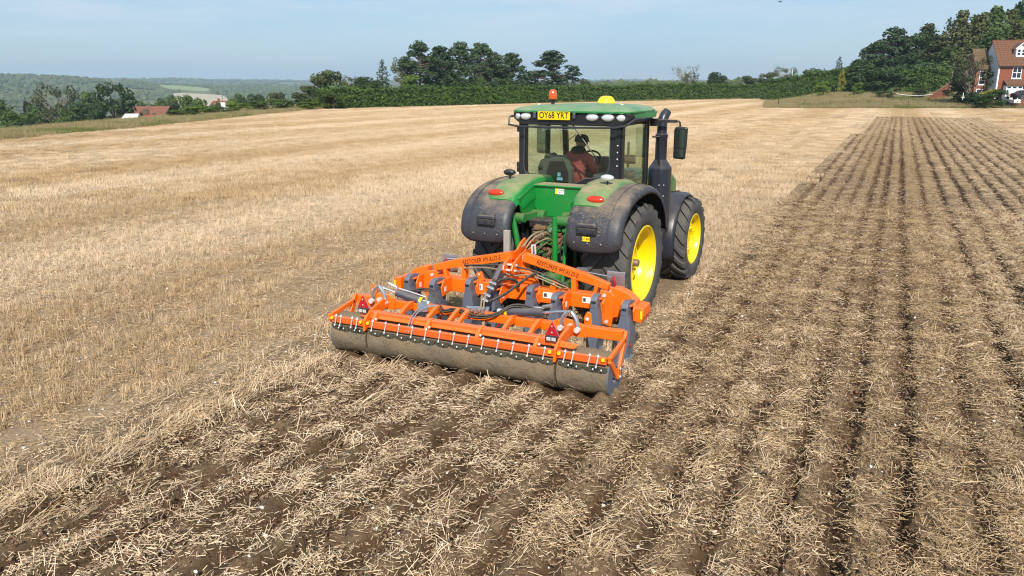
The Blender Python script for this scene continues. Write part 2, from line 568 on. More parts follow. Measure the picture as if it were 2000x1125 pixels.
def terrain(x, y):
    x = np.asarray(x, float); y = np.asarray(y, float)
    u = (x - CAM.x) * RGT.x + (y - CAM.y) * RGT.y
    w = (x - CAM.x) * FG.x + (y - CAM.y) * FG.y
    s = np.maximum(0, -34.8 - u)
    s = np.where(s < 14, s * s / 28, s - 7)
    wh = np.where(u < 0, 161 + 1.17 * u, 161 + 0.93 * u)
    d2 = np.maximum(0, w - (wh + 45)) * sst((75 - u) / 40)
    d2 = np.where(w > 0, d2, 0)
    D = 55 * (1 - np.exp(-(0.115 * s + 0.045 * d2) / 55))
    rise = 1.7 * sst((w - 131) / 40) * sst((u - 0.322 * w) / 14)
    r = np.hypot(u, w)
    px = 1000 + F_PX * np.clip(u / np.maximum(w, 1), -1.2, 1.2) / math.cos(PITCH)
    y1 = np.interp(px, [-400, 0, 200, 330, 450, 620, 1000, 2500], [152, 157, 161, 167, 172, 172, 172, 170])
    y2 = np.interp(px, [-400, 0, 300, 400, 600, 800, 1130, 1300, 1600, 2500], [156, 156, 159, 160, 161, 162, 162, 161, 161, 160])
    z1 = 3.5 + (168 - y1) / F_PX * 2500
    z2 = 3.5 + (168 - y2) / F_PX * 4800
    z = -D + rise
    front = sst((w / np.maximum(r, 1)) * 3)
    k1 = sst((r - 950) / 1550) * front
    z = z * (1 - k1) + (z1 - 14 * sst((r - 2600) / 900)) * k1
    k2 = sst((r - 3400) / 1400) * front
    z = z * (1 - k2) + z2 * k2
    und = (fbm(x / 420, y / 420, 3, 5) - 0.5) * 26 * sst((r - 500) / 900)
    und2 = (fbm(x / 25, y / 25, 3, 9) - 0.5) * 1.2 * sst((r - 60) / 200) * np.where((u < -45) | (w > wh + 20), 1, 0)
    return z + und + und2


def tz(x, y):
    return float(terrain(np.array([x]), np.array([y]))[0])


def in_field(x, y, m=0.0):
    u = (x - CAM.x) * RGT.x + (y - CAM.y) * RGT.y
    w = (x - CAM.x) * FG.x + (y - CAM.y) * FG.y
    far = np.interp(u, W_FAR_U, W_FAR_W)
    # right block: rough grass behind the fence begins nearer
    blk = (u > 0.318 * w) & (w > 128.5 - 0.06 * (u - 40)) & (w < 235)
    corner = blk
    return (u > np.interp(w, U_LEFT_W, U_LEFT_U) + m) & (w < far - m) & ~corner


def grid_mesh(name, X, Y, Z, mat, keep=None, attrs=None, smooth=True):
    r, c = X.shape
    idx = np.arange(r * c).reshape(r, c)
    q = np.stack([idx[:-1, :-1], idx[:-1, 1:], idx[1:, 1:], idx[1:, :-1]], -1).reshape(-1, 4)
    if keep is not None:
        q = q[keep.reshape(-1)]
    me = bpy.data.meshes.new(name)
    me.vertices.add(r * c)
    me.vertices.foreach_set('co', np.stack([X, Y, Z], -1).astype(np.float32).ravel())
    me.loops.add(q.size)
    me.loops.foreach_set('vertex_index', q.astype(np.int32).ravel())
    me.polygons.add(len(q))
    me.polygons.foreach_set('loop_start', np.arange(0, q.size, 4, dtype=np.int32))
    me.update(calc_edges=True)
    if smooth:
        me.polygons.foreach_set('use_smooth', np.ones(len(q), bool))
    for k, a in (attrs or {}).items():
        at_ = me.attributes.new(k, 'FLOAT', 'POINT')
        at_.data.foreach_set('value', a.astype(np.float32).ravel())
    me.materials.append(mat)
    ob = bpy.data.objects.new(name, me)
    COL.objects.link(ob)
    return ob


# --- ground materials
def noise_node(n, l, vec, scale, detail=6, rough=0.6):
    k = n.new('ShaderNodeTexNoise')
    k.inputs['Scale'].default_value = scale; k.inputs['Detail'].default_value = detail; k.inputs['Roughness'].default_value = rough
    l.new(vec, k.inputs['Vector'])
    return k.outputs['Fac']


def maprange(n, l, v, a, b, c=0.0, d=1.0):
    k = n.new('ShaderNodeMapRange')
    for nm, val in zip(('From Min', 'From Max', 'To Min', 'To Max'), (a, b, c, d)):
        k.inputs[nm].default_value = val
    l.new(v, k.inputs['Value'])
    return k.outputs['Result']


def mixc(n, l, fac, a, b):
    k = n.new('ShaderNodeMixRGB')
    for s, v in (('Color1', a), ('Color2', b)):
        if isinstance(v, tuple):
            k.inputs[s].default_value = c4(v)
        else:
            l.new(v, k.inputs[s])
    if isinstance(fac, float):
        k.inputs['Fac'].default_value = fac
    else:
        l.new(fac, k.inputs['Fac'])
    return k.outputs['Color']


def math2(n, l, op, a, b):
    k = n.new('ShaderNodeMath'); k.operation = op
    for i, v in enumerate((a, b)):
        if isinstance(v, (int, float)):
            k.inputs[i].default_value = v
        else:
            l.new(v, k.inputs[i])
    return k.outputs[0]


def band_node(n, l, pos):
    """pale chaffy swaths and golden stubble lie in long bands along the working direction"""
    mp = n.new('ShaderNodeMapping'); mp.inputs['Scale'].default_value = (0.22, 0.012, 0)
    l.new(pos, mp.inputs['Vector'])
    a = noise_node(n, l, mp.outputs['Vector'], 1.0, 3, 0.55)
    sep = n.new('ShaderNodeSeparateXYZ'); l.new(pos, sep.inputs['Vector'])
    ph = math2(n, l, 'MULTIPLY', sep.outputs['X'], 2 * math.pi / 10.5)
    co = math2(n, l, 'COSINE', ph, 0)
    co = math2(n, l, 'MULTIPLY', co, 0.13)
    return math2(n, l, 'ADD', a, co)


GOLD, PALE = (0.465, 0.315, 0.165), (0.68, 0.53, 0.365)


def straw_material(name, gold, pale, olive):
    m, n, l, b = nt(name)
    ge = n.new('ShaderNodeNewGeometry')
    oi = n.new('ShaderNodeObjectInfo')
    bd = maprange(n, l, band_node(n, l, ge.outputs['Position']), 0.30, 0.72)
    r1 = maprange(n, l, oi.outputs['Random'], 0, 1, -0.3, 0.3)
    r2 = maprange(n, l, ge.outputs['Random Per Island'], 0, 1, -0.55, 0.5)
    f = math2(n, l, 'ADD', math2(n, l, 'ADD', bd, r1), r2)
    c = mixc(n, l, maprange(n, l, f, 0, 1), gold, pale)
    no = noise_node(n, l, ge.outputs['Position'], 0.55, 4)
    c = mixc(n, l, maprange(n, l, no, 0.52, 0.72, 0, 0.25), c, olive)
    l.new(c, b.inputs['Base Color'])
    b.inputs['Roughness'].default_value = 0.6
    b.inputs['Specular IOR Level'].default_value = 0.3
    return m


M['stubble'] = straw_material('stubble_straw', GOLD, PALE, (0.36, 0.27, 0.12))
M['straw'] = straw_material('cut_straw', (0.42, 0.28, 0.14), (0.80, 0.61, 0.405), (0.40, 0.29, 0.12))


def soil_material():
    m, n, l, b = nt('field_soil')
    ge = n.new('ShaderNodeNewGeometry'); pos = ge.outputs['Position']
    cu = n.new('ShaderNodeAttribute'); cu.attribute_name = 'cult'
    st = n.new('ShaderNodeAttribute'); st.attribute_name = 'straw'
    a = noise_node(n, l, pos, 1.3, 8, 0.65)
    f = noise_node(n, l, pos, 26, 5, 0.7)
    f2 = noise_node(n, l, pos, 90, 3, 0.7)
    soil = mixc(n, l, maprange(n, l, a, 0.3, 0.7), (0.108, 0.060, 0.030), (0.205, 0.124, 0.069))
    soil = mixc(n, l, maprange(n, l, f, 0.45, 0.75, 0, 0.55), soil, (0.17, 0.115, 0.065))
    soil = mixc(n, l, maprange(n, l, f2, 0.66, 0.74, 0, 0.55), soil, (0.42, 0.31, 0.18))
    # trampled chaff between the furrows
    ch = math2(n, l, 'MULTIPLY', st.outputs['Fac'], maprange(n, l, f, 0.34, 0.66))
    soil = mixc(n, l, math2(n, l, 'MULTIPLY', ch, 0.9), soil, (0.50, 0.345, 0.20))
    bd = maprange(n, l, band_node(n, l, pos), 0.30, 0.72)
    stub = mixc(n, l, bd, (0.40, 0.27, 0.145), (0.56, 0.42, 0.27))
    stub = mixc(n, l, maprange(n, l, f, 0.38, 0.64, 0, 1.0), (0.27, 0.185, 0.11), stub)
    stub = mixc(n, l, maprange(n, l, f2, 0.66, 0.76, 0, 0.7), stub, (0.70, 0.58, 0.42))
    cw = math2(n, l, 'ADD', cu.outputs['Fac'], maprange(n, l, f, 0.2, 0.8, -0.3, 0.3))
    col = mixc(n, l, maprange(n, l, cw, 0.35, 0.65), stub, soil)
    l.new(col, b.inputs['Base Color'])
    b.inputs['Roughness'].default_value = 0.95
    b.inputs['Specular IOR Level'].default_value = 0.15
    bm = n.new('ShaderNodeBump'); bm.inputs['Strength'].default_value = 1.0; bm.inputs['Distance'].default_value = 0.045
    hh = math2(n, l, 'ADD', math2(n, l, 'ADD', noise_node(n, l, pos, 40, 6, 0.8), math2(n, l, 'MULTIPLY', noise_node(n, l, pos, 110, 3, 0.8), 0.5)), math2(n, l, 'MULTIPLY', noise_node(n, l, pos, 9, 4), 0.8))
    l.new(hh, bm.inputs['Height']); l.new(bm.outputs['Normal'], b.inputs['Normal'])
    return m


def stubble_ground_material():
    m, n, l, b = nt('stubble_ground')
    ge = n.new('ShaderNodeNewGeometry'); pos = ge.outputs['Position']
    f = noise_node(n, l, pos, 22, 6, 0.75)
    big = noise_node(n, l, pos, 0.35, 5, 0.6)
    mp = n.new('ShaderNodeMapping'); mp.inputs['Scale'].default_value = (1.9, 0.14, 1); l.new(pos, mp.inputs['Vector'])
    tr = noise_node(n, l, mp.outputs['Vector'], 1.0, 4)
    bd = maprange(n, l, band_node(n, l, pos), 0.30, 0.72)
    c = mixc(n, l, bd, (0.42, 0.295, 0.175), (0.58, 0.445, 0.305))
    c = mixc(n, l, maprange(n, l, f, 0.36, 0.60, 0, 1), (0.27, 0.185, 0.11), c)
    c = mixc(n, l, maprange(n, l, tr, 0.50, 0.68, 0, 0.7), c, (0.26, 0.175, 0.105))
    c = mixc(n, l, maprange(n, l, big, 0.55, 0.75, 0, 0.35), c, (0.27, 0.21, 0.10))
    l.new(c, b.inputs['Base Color'])
    b.inputs['Roughness'].default_value = 0.95
    b.inputs['Specular IOR Level'].default_value = 0.1
    bm = n.new('ShaderNodeBump'); bm.inputs['Strength'].default_value = 0.8; bm.inputs['Distance'].default_value = 0.05
    l.new(noise_node(n, l, pos, 18, 6, 0.75), bm.inputs['Height']); l.new(bm.outputs['Normal'], b.inputs['Normal'])
    return m


def meadow_material():
    m, n, l, b = nt('meadow_and_woodland_floor')
    ge = n.new('ShaderNodeNewGeometry'); pos = ge.outputs['Position']
    a = noise_node(n, l, pos, 0.05, 6, 0.6)
    f = noise_node(n, l, pos, 1.5, 6, 0.7)
    c = mixc(n, l, maprange(n, l, a, 0.35, 0.65), (0.10, 0.12, 0.03), (0.24, 0.21, 0.08))
    c = mixc(n, l, maprange(n, l, f, 0.35, 0.7, 0, 0.6), c, (0.13, 0.15, 0.045))
    l.new(c, b.inputs['Base Color'])
    b.inputs['Roughness'].default_value = 0.95
    b.inputs['Specular IOR Level'].default_value = 0.1
    return m


# --- ground: one sheet to the horizon, finer near, from all round the camera
rad = np.concatenate([np.linspace(0.0, 60, 16), np.geomspace(64, 6800, 150)])
ang = np.concatenate([np.linspace(-48, 48, 260), np.linspace(50, 310, 66)]) * math.pi / 180
ang = np.append(ang, ang[0] + 2 * math.pi)
RR, AA = np.meshgrid(rad, ang)
gu, gw = RR * np.sin(AA), RR * np.cos(AA)
GX = CAM.x + RGT.x * gu + FG.x * gw
GY = CAM.y + RGT.y * gu + FG.y * gw
GZ = terrain(GX, GY)
GZ = np.where(in_field(GX, GY, -0.4), GZ - 0.3, GZ)
ground = grid_mesh('ground', GX, GY, GZ, meadow_material())
tag(ground, kind='structure')

# --- stubble field sheet
ca = np.concatenate([np.linspace(0, 0.16, 14)[:-1], np.linspace(0.16, 0.55, 150)[:-1], np.linspace(0.55, 1, 60)])
wt = np.concatenate([np.linspace(-8, 60, 150)[:-1], np.linspace(60, 130, 90)[:-1], np.linspace(130, 232, 50)])
CA, WT = np.meshgrid(ca, wt)
U0 = np.interp(WT, U_LEFT_W, U_LEFT_U)
SU = U0 + (150 - U0) * CA
WF = np.interp(SU, W_FAR_U, W_FAR_W)
SW = np.minimum(WT, WF)
SX = CAM.x + RGT.x * SU + FG.x * SW
SY = CAM.y + RGT.y * SU + FG.y * SW
hole = (SX > RX0 + 0.1) & (SX < RX1 - 0.1) & (SY > RY0 + 0.1) & (SY < RY1 - 0.1)
SZ = (fbm(SX / 0.7, SY / 0.7, 3, 3) - 0.5) * 0.05 + 0.012 * np.sin(SX * 2 * math.pi / 0.9)
SZ = np.where(hole, -0.14, SZ)
keep = ~(hole[:-1, :-1] & hole[1:, :-1] & hole[:-1, 1:] & hole[1:, 1:])
infl = in_field(SX, SY, -0.6)
keep &= (infl[:-1, :-1] & infl[1:, 1:]) & ((WT[:-1, :-1] < WF[:-1, :-1]) | (WT[1:, 1:] < WF[1:, 1:]))
stubble = grid_mesh('stubble_field', SX, SY, SZ, stubble_ground_material(), keep)
tag(stubble, kind='structure')

# --- worked soil: furrows left by the legs
OLD_F = np.array([-2.9, -2.46, -1.96, -1.45, -0.98, -0.49, -0.08, 0.43, 1.05, 1.64, 2.23, 2.75, 3.3, 3.8, 4.3, 4.85, 5.4, 5.9, 6.35, 6.9, 7.4, 7.9, 8.4, 8.85]) + CAM.x
OLD_S = np.array([0.75, 0.9, 0.75, 0.5, 0.6, 0.95, 1.1, 1.15, 0.6, 1.05, 1.2, 0.7, 0.9, 0.6, 0.8, 0.7, 0.6, 0.8, 1.2, 0.5, 0.6, 0.45, 0.5, 0.6])
NEW_F = np.array([-1.73, -1.26, -0.80, -0.33, 0.15, 0.62, 1.10, 1.57])
NEW_S = np.array([0.9, 0.75, 0.8, 0.9, 0.7, 0.9, 0.8, 1.0])


def cult_mask(x, y):
    n1 = (fbm(x / 0.5, y / 0.8, 3, 21) - 0.5) * 0.55
    old = sst((x + n1 - 1.50) / 0.4) * sst((13.5 - x - n1) / 0.35) * sst((93 - y + 4 * n1) / 2.0)
    new = sst((x + n1 + 2.15) / 0.4) * sst((-2.2 + n1 - y) / 0.7) * sst((2.3 - x) / 0.3)
    return np.maximum(old, new)


def furrow(x, y):
    """(height change, 0..1 nearness to a furrow line)"""
    wob = (vnoise(x * 0, y / 2.2, 31) - 0.5) * 0.06 + (fbm(x / 0.3, y / 0.3, 2, 33) - 0.5) * 0.09
    near = np.zeros_like(x)
    for f, s in zip(OLD_F, OLD_S):
        w_ = 0.088
        k = s * np.exp(-((x - f + wob) / w_) ** 2) * (0.80 + 0.45 * vnoise(x * 0 + f * 7, y / 0.9, 41))
        near = np.maximum(near, k * sst((x - 1.4) / 0.3))
    for f, s in zip(NEW_F, NEW_S):
        k = s * np.exp(-((x - f + wob) / 0.115) ** 2) * (0.75 + 0.4 * vnoise(x * 0 + f * 7, y / 0.7, 43))
        near = np.maximum(near, k * sst((-2.2 - y) / 0.4) * sst((1.75 - x) / 0.2))
    return near


xs = np.linspace(RX0, RX1, 560)
ys = [RY0 + 3.0]
while ys[-1] < RY1:
    d = max(6.0, ys[-1] - CAM.y)
    ys.append(ys[-1] + 0.028 * max(1.0, (d / 9.0) ** 1.45))
ys = np.array([RY0, RY0 + 1.5] + ys)
ys[-1] = RY1
SXX, SYY = np.meshgrid(xs, ys)
CU = cult_mask(SXX, SYY)
NE = furrow(SXX, SYY)
clod = (fbm(SXX / 0.22, SYY / 0.22, 4, 51) - 0.5) * 0.15 + (np.abs(fbm(SXX / 0.09, SYY / 0.09, 2, 55) - 0.5)) * 0.11
ZZ = CU * (0.02 + clod - 0.15 * NE) + (1 - CU) * (fbm(SXX / 0.5, SYY / 0.5, 3, 57) - 0.5) * 0.04
edge = np.minimum(sst((SXX - RX0) / 0.3), sst((RX1 - SXX) / 0.3))
ZZ = ZZ * edge
STR = np.clip(1.15 - 2.6 * NE, 0, 1) * (0.55 + 0.8 * fbm(SXX / 0.35, SYY / 0.6, 3, 61)) * np.where(SXX > 1.75, 1.0, 0.7)
soil = grid_mesh('cultivated_soil', SXX, SYY, ZZ, soil_material(), attrs={'cult': CU, 'straw': np.clip(STR, 0, 1)}, smooth=True)
tag(soil, kind='structure')


def soil_z(x, y):
    """height of the ground under a point of the field (bilinear on the soil mesh)"""
    x = np.asarray(x, float); y = np.asarray(y, float)
    ix = np.clip(np.searchsorted(xs, x) - 1, 0, len(xs) - 2); iy = np.clip(np.searchsorted(ys, y) - 1, 0, len(ys) - 2)
    fx = np.clip((x - xs[ix]) / (xs[ix + 1] - xs[ix]), 0, 1); fy = np.clip((y - ys[iy]) / (ys[iy + 1] - ys[iy]), 0, 1)
    z = (ZZ[iy, ix] * (1 - fx) + ZZ[iy, ix + 1] * fx) * (1 - fy) + (ZZ[iy + 1, ix] * (1 - fx) + ZZ[iy + 1, ix + 1] * fx) * fy
    ins = (x > RX0) & (x < RX1) & (y > RY0) & (y < RY1)
    out = (fbm(x / 0.7, y / 0.7, 3, 3) - 0.5) * 0.05
    return np.where(ins, z, out)


# ------------------------------------------------------------------ scatter with geometry nodes
def scatter_group(col):
    g = bpy.data.node_groups.new('scatter', 'GeometryNodeTree')
    g.interface.new_socket('Geometry', in_out='INPUT', socket_type='NodeSocketGeometry')
    g.interface.new_socket('Geometry', in_out='OUTPUT', socket_type='NodeSocketGeometry')
    n, l = g.nodes, g.links
    gi = n.new('NodeGroupInput'); go = n.new('NodeGroupOutput')
    mp = n.new('GeometryNodeMeshToPoints')
    ci = n.new('GeometryNodeCollectionInfo'); ci.inputs['Collection'].default_value = col
    ci.inputs['Separate Children'].default_value = True; ci.inputs['Reset Children'].default_value = True
    ip = n.new('GeometryNodeInstanceOnPoints'); ip.inputs['Pick Instance'].default_value = True

    def attr(nm, ty):
        k = n.new('GeometryNodeInputNamedAttribute'); k.data_type = ty; k.inputs['Name'].default_value = nm
        return k.outputs['Attribute']
    l.new(gi.outputs[0], mp.inputs['Mesh'])
    l.new(mp.outputs['Points'], ip.inputs['Points'])
    l.new(ci.outputs[0], ip.inputs['Instance'])
    l.new(attr('idx', 'INT'), ip.inputs['Instance Index'])
    er = n.new('FunctionNodeEulerToRotation')
    l.new(attr('rot', 'FLOAT_VECTOR'), er.inputs[0])
    l.new(er.outputs[0], ip.inputs['Rotation'])
    l.new(attr('scl', 'FLOAT_VECTOR'), ip.inputs['Scale'])
    l.new(ip.outputs['Instances'], go.inputs[0])
    return g


def template_collection(name, meshes):
    col = bpy.data.collections.new(name)
    for i, me in enumerate(meshes):
        o = bpy.data.objects.new('%s_%02d' % (name, i), me)
        col.objects.link(o)
    return col


def scatter(name, P, rot, scl, idx, col, label, cat):
    me = bpy.data.meshes.new(name)
    N = len(P)
    me.vertices.add(N)
    me.vertices.foreach_set('co', np.asarray(P, np.float32).ravel())
    a = me.attributes.new('rot', 'FLOAT_VECTOR', 'POINT'); a.data.foreach_set('vector', np.asarray(rot, np.float32).ravel())
    a = me.attributes.new('scl', 'FLOAT_VECTOR', 'POINT'); a.data.foreach_set('vector', np.asarray(scl, np.float32).ravel())
    a = me.attributes.new('idx', 'INT', 'POINT'); a.data.foreach_set('value', np.asarray(idx, np.int32).ravel())
    ob = bpy.data.objects.new(name, me)
    COL.objects.link(ob)
    md = ob.modifiers.new('scatter', 'NODES')
    md.node_group = scatter_group(col)
    tag(ob, label, cat, kind='stuff')
    return ob


def straws(N, posf, dirf, lenf, wid, mat, name):
    """mesh of N three-sided straws"""
    V = np.zeros((N, 6, 3)); 
    for i in range(N):
        p = np.array(posf(i)); d = np.array(dirf(i)); d = d / np.linalg.norm(d)
        L = lenf(i); r = wid * (0.7 + 0.6 * npr.random())
        a = np.cross(d, [0.31, 0.52, 0.79]); a /= np.linalg.norm(a); b = np.cross(d, a)
        for k in range(3):
            an = 2 * math.pi * k / 3
            o = (a * math.cos(an) + b * math.sin(an)) * r / 2
            V[i, k] = p + o; V[i, k + 3] = p + d * L + o
    F = []
    for i in range(N):
        o = i * 6
        for k in range(3):
            k2 = (k + 1) % 3
            F.append((o + k, o + k2, o + k2 + 3, o + k + 3))
        F.append((o + 3, o + 4, o + 5))
    me = bpy.data.meshes.new(name)
    me.from_pydata(V.reshape(-1, 3).tolist(), [], F)
    me.materials.append(M[mat])
    return me


def rnd(a, b):
    return a + (b - a) * npr.random()


def tuft(ns, rad_, hmin, hmax, wid, lean, mat='stubble'):
    return straws(ns, lambda i: (npr.normal() * rad_, npr.normal() * rad_, -0.02),
                  lambda i: (npr.normal() * lean, npr.normal() * lean, 1), lambda i: rnd(hmin, hmax) + 0.02, wid, mat, 'tuft')


def lying(ns, rad_, lmin, lmax, wid, lift, spread, mat='straw'):
    ang0 = 0.0
    out = []
    for i in range(ns):
        an = ang0 + npr.normal() * spread
        out.append((math.cos(an), math.sin(an), abs(npr.normal()) * lift))
    return straws(ns, lambda i: (npr.normal() * rad_ - out[i][0] * 0.07, npr.normal() * rad_ - out[i][1] * 0.07, rnd(0.003, 0.025)),
                  lambda i: out[i], lambda i: rnd(lmin, lmax), wid, mat, 'lying')


def row_patch(size, rows, per, ns, h0, h1, wid):
    pos = []
    for r_ in range(rows):
        for k in range(per):
            cx = (r_ + 0.5) / rows * size - size / 2 + npr.normal() * 0.02; cy = (k + npr.random()) / per * size - size / 2
            for s in range(ns):
                pos.append((cx + npr.normal() * 0.025, cy + npr.normal() * 0.03, -0.02))
    return straws(len(pos), lambda i: pos[i], lambda i: (npr.normal() * 0.22, npr.normal() * 0.22, 1), lambda i: rnd(h0, h1), wid, 'stubble', 'patch')


def stone_mesh(name, mat, seed, flat=0.6):
    bm = bmesh.new()
    bmesh.ops.create_icosphere(bm, subdivisions=1, radius=1)
    r_ = random.Random(seed)
    for v in bm.verts:
        v.co *= r_.uniform(0.65, 1.25)
        v.co.z *= flat
    me = bpy.data.meshes.new(name); bm.to_mesh(me); bm.free()
    me.materials.append(M[mat])
    return me


M['chalk'] = paint('chalk_and_flint', (0.74, 0.69, 0.63), 0.85, var=0.25, nscale=3)
M['flint'] = paint('brown_flint', (0.27, 0.17, 0.11), 0.7, var=0.5, nscale=2)
M['clod'] = paint('soil_clod', (0.178, 0.106, 0.058), 0.95, var=0.4, nscale=2, bump=0.5, bscale=8)
COL_TUFT = template_collection('stubble_tuft', [tuft(rng.randint(5, 9), 0.022, 0.06, 0.165, 0.0055, rng.uniform(0.12, 0.35)) for _ in range(10)])
COL_PATCH = template_collection('stubble_patch', [row_patch(0.6, 4, 9, 5, 0.08, 0.17, 0.010) for _ in range(6)])
COL_FARP = template_collection('stubble_far_patch', [row_patch(1.5, 10, 12, 2, 0.09, 0.18, 0.022) for _ in range(5)])
COL_LIE = template_collection('lying_straw', [lying(rng.randint(6, 13), rng.uniform(0.05, 0.11), 0.03, 0.17, 0.0052, rng.uniform(0.12, 0.4), rng.uniform(0.35, 1.6)) for _ in range(14)])
COL_BUNCH = template_collection('straw_bunch', [lying(rng.randint(10, 20), 0.06, 0.07, 0.20, 0.0056, 0.5, 0.45) for _ in range(8)])
COL_CHAFF = template_collection('chaff', [lying(60, 0.10, 0.010, 0.06, 0.0048, 0.25, 2.5) for _ in range(8)])
COL_CHALK = template_collection('chalk', [stone_mesh('chalk', 'chalk', k) for k in range(5)])
COL_FLINT = template_collection('flint', [stone_mesh('flint', 'flint', 30 + k) for k in range(4)])


def crumbs(seed, n_, rad_, s0, s1):
    me = bpy.data.meshes.new('crumbs'); bm = bmesh.new(); r_ = random.Random(seed)
    for k in range(n_):
        sz = s0 + (s1 - s0) * r_.random() ** 2.2
        mt = Matrix.Translation((r_.gauss(0, rad_), r_.gauss(0, rad_), sz * r_.uniform(0.0, 0.5))) @ Euler((r_.random() * 6, r_.random() * 6, 0)).to_matrix().to_4x4() @ Matrix.Diagonal((sz, sz * r_.uniform(.6, 1), sz * r_.uniform(.5, .9), 1))
        g = bmesh.ops.create_icosphere(bm, subdivisions=1, radius=1, matrix=mt)
        for v in g['verts']:
            v.co += Vector((r_.uniform(-1, 1), r_.uniform(-1, 1), r_.uniform(-1, 1))) * sz * 0.28
    bm.to_mesh(me); bm.free(); me.materials.append(M['clod'])
    return me


COL_CLOD = template_collection('clod', [crumbs(60 + k, 26, 0.075, 0.004, 0.018) for k in range(8)])


def cam_points(density_f, dmin, dmax, umax_k=0.86, cell=None):
    """random ground points in the view wedge with a margin, thinned by density (per m2) at each point"""
    area_n = 0
    half = math.atan(umax_k)
    A = half * (dmax ** 2 - dmin ** 2)
    dens = density_f
    N = int(A * dens)
    r_ = np.sqrt(npr.random(N) * (dmax ** 2 - dmin ** 2) + dmin ** 2)
    t_ = (npr.random(N) * 2 - 1) * half
    u, w = r_ * np.sin(t_), r_ * np.cos(t_)
    x = CAM.x + RGT.x * u + FG.x * w; y = CAM.y + RGT.y * u + FG.y * w
    return x, y, r_


def wheel_free(x, y):
    """true where nothing of the machines presses on the ground"""
    tr = (np.abs(x) < 1.3) & (np.abs(x) > 0.55) & (y > -0.6) & (y < 3.6)
    ro = (x > -2.25) & (x < 1.9) & (y > -3.42) & (y < -2.82)
    return ~(tr | ro)


# standing stubble, near: snapped to drill rows 0.15 m apart
x, y, d = cam_points(70, 4.0, 27)
xr = np.round(x / 0.16) * 0.16 + npr.normal(size=len(x)) * 0.014
patchy = 0.5 * fbm(xr / 0.6, y / 0.9, 3, 71) + 0.5 * fbm(xr / 0.55, y / 3.5, 2, 76)
ok = (cult_mask(xr, y) < 0.3) & wheel_free(xr, y) & in_field(xr, y) & (patchy > 0.36 + 0.12 * npr.random(len(x)))
x, y = xr[ok], y[ok]
N = len(x)
sc = npr.uniform(0.75, 1.25, N)
scatter('standing_stubble', np.stack([x, y, soil_z(x, y)], -1), np.stack([npr.normal(size=N) * 0.1, npr.normal(size=N) * 0.1, npr.random(N) * 6.28], -1),
        np.stack([sc, sc, sc * npr.uniform(0.6, 1.2, N)], -1), npr.integers(0, 10, N), COL_TUFT,
        'golden standing stubble of cut stalks in drilled rows across the near field', 'stubble')
# standing stubble, middle distance
gx = np.arange(-90, 60, 0.6); gy = np.arange(-10, 75, 0.6)
PX, PY = [k.ravel() for k in np.meshgrid(gx, gy)]
uu, ww = (PX - CAM.x) * RGT.x + (PY - CAM.y) * RGT.y, (PX - CAM.x) * FG.x + (PY - CAM.y) * FG.y
dd = np.hypot(uu, ww)
ok = (dd > 26.5) & (dd < 68) & (np.abs(uu) < ww * 0.80 + 3) & in_field(PX, PY, 0.2) & (cult_mask(PX, PY) < 0.4)
ok &= (fbm(PX / 1.2, PY / 2.5, 3, 73) > 0.18)
x, y = PX[ok], PY[ok]; N = len(x)
scatter('midfield_stubble', np.stack([x, y, soil_z(x, y)], -1), np.stack([np.zeros(N), np.zeros(N), npr.integers(0, 2, N) * math.pi], -1),
        np.stack([np.ones(N), np.ones(N), npr.uniform(0.8, 1.1, N) * np.clip(0.25 + 1.5 * fbm(x / 0.8, y / 7.0, 2, 75), 0.45, 1.2)], -1), npr.integers(0, 6, N), COL_PATCH,
        'dense standing stubble in the middle distance around the tractor', 'stubble')
gx = np.arange(-150, 130, 1.5); gy = np.arange(20, 240, 1.5)
PX, PY = [k.ravel() for k in np.meshgrid(gx, gy)]
uu, ww = (PX - CAM.x) * RGT.x + (PY - CAM.y) * RGT.y, (PX - CAM.x) * FG.x + (PY - CAM.y) * FG.y
dd = np.hypot(uu, ww)
ok = (dd > 67) & (np.abs(uu) < ww * 0.80 + 3) & in_field(PX, PY, 0.6) & (cult_mask(PX, PY) < 0.4)
x, y = PX[ok], PY[ok]; N = len(x)
scatter('distant_stubble', np.stack([x, y, soil_z(x, y)], -1), np.stack([np.zeros(N), np.zeros(N), npr.integers(0, 2, N) * math.pi], -1),
        np.stack([np.ones(N), np.ones(N), npr.uniform(0.7, 1.1, N)], -1), npr.integers(0, 5, N), COL_FARP,
        'pale stubble at the far end of the field before the hedge', 'stubble')
# loose straw: over the stubble thin, over the worked soil in ribbons between the furrows
x, y, d = cam_points(100, 4.0, 24)
cu = cult_mask(x, y); ne = furrow(x, y)
band = np.clip(1.05 - 4.2 * ne, 0, 1) * np.clip((fbm(x / 0.4, y / 0.8, 2, 81) - 0.24) * 3.2, 0.10, 1)
band = np.where(x > 1.75, band * 0.8, np.clip(band * 1.25, 0, 1))
pr = np.where(cu > 0.5, band, 0.28)
ok = (npr.random(len(x)) < pr) & wheel_free(x, y) & in_field(x, y)
x, y, cu = x[ok], y[ok], cu[ok]; N = len(x)
sc = npr.uniform(0.7, 1.2, N)
scatter('loose_straw', np.stack([x, y, soil_z(x, y) + 0.004], -1), np.stack([npr.normal(size=N) * 0.15, npr.normal(size=N) * 0.15, npr.random(N) * 6.28], -1),
        np.stack([sc, sc, sc], -1), npr.integers(0, 14, N), COL_LIE, 'loose cut straw strewn over the worked soil and the stubble', 'straw')
x, y, d = cam_points(5.0, 4.0, 26)
cu = cult_mask(x, y); ne = furrow(x, y)
ok = (cu > 0.5) & (ne < 0.08) & wheel_free(x, y) & (fbm(x / 0.5, y / 0.9, 2, 83) > 0.45)
x, y = x[ok], y[ok]; N = len(x)
sc = npr.uniform(0.7, 1.25, N)
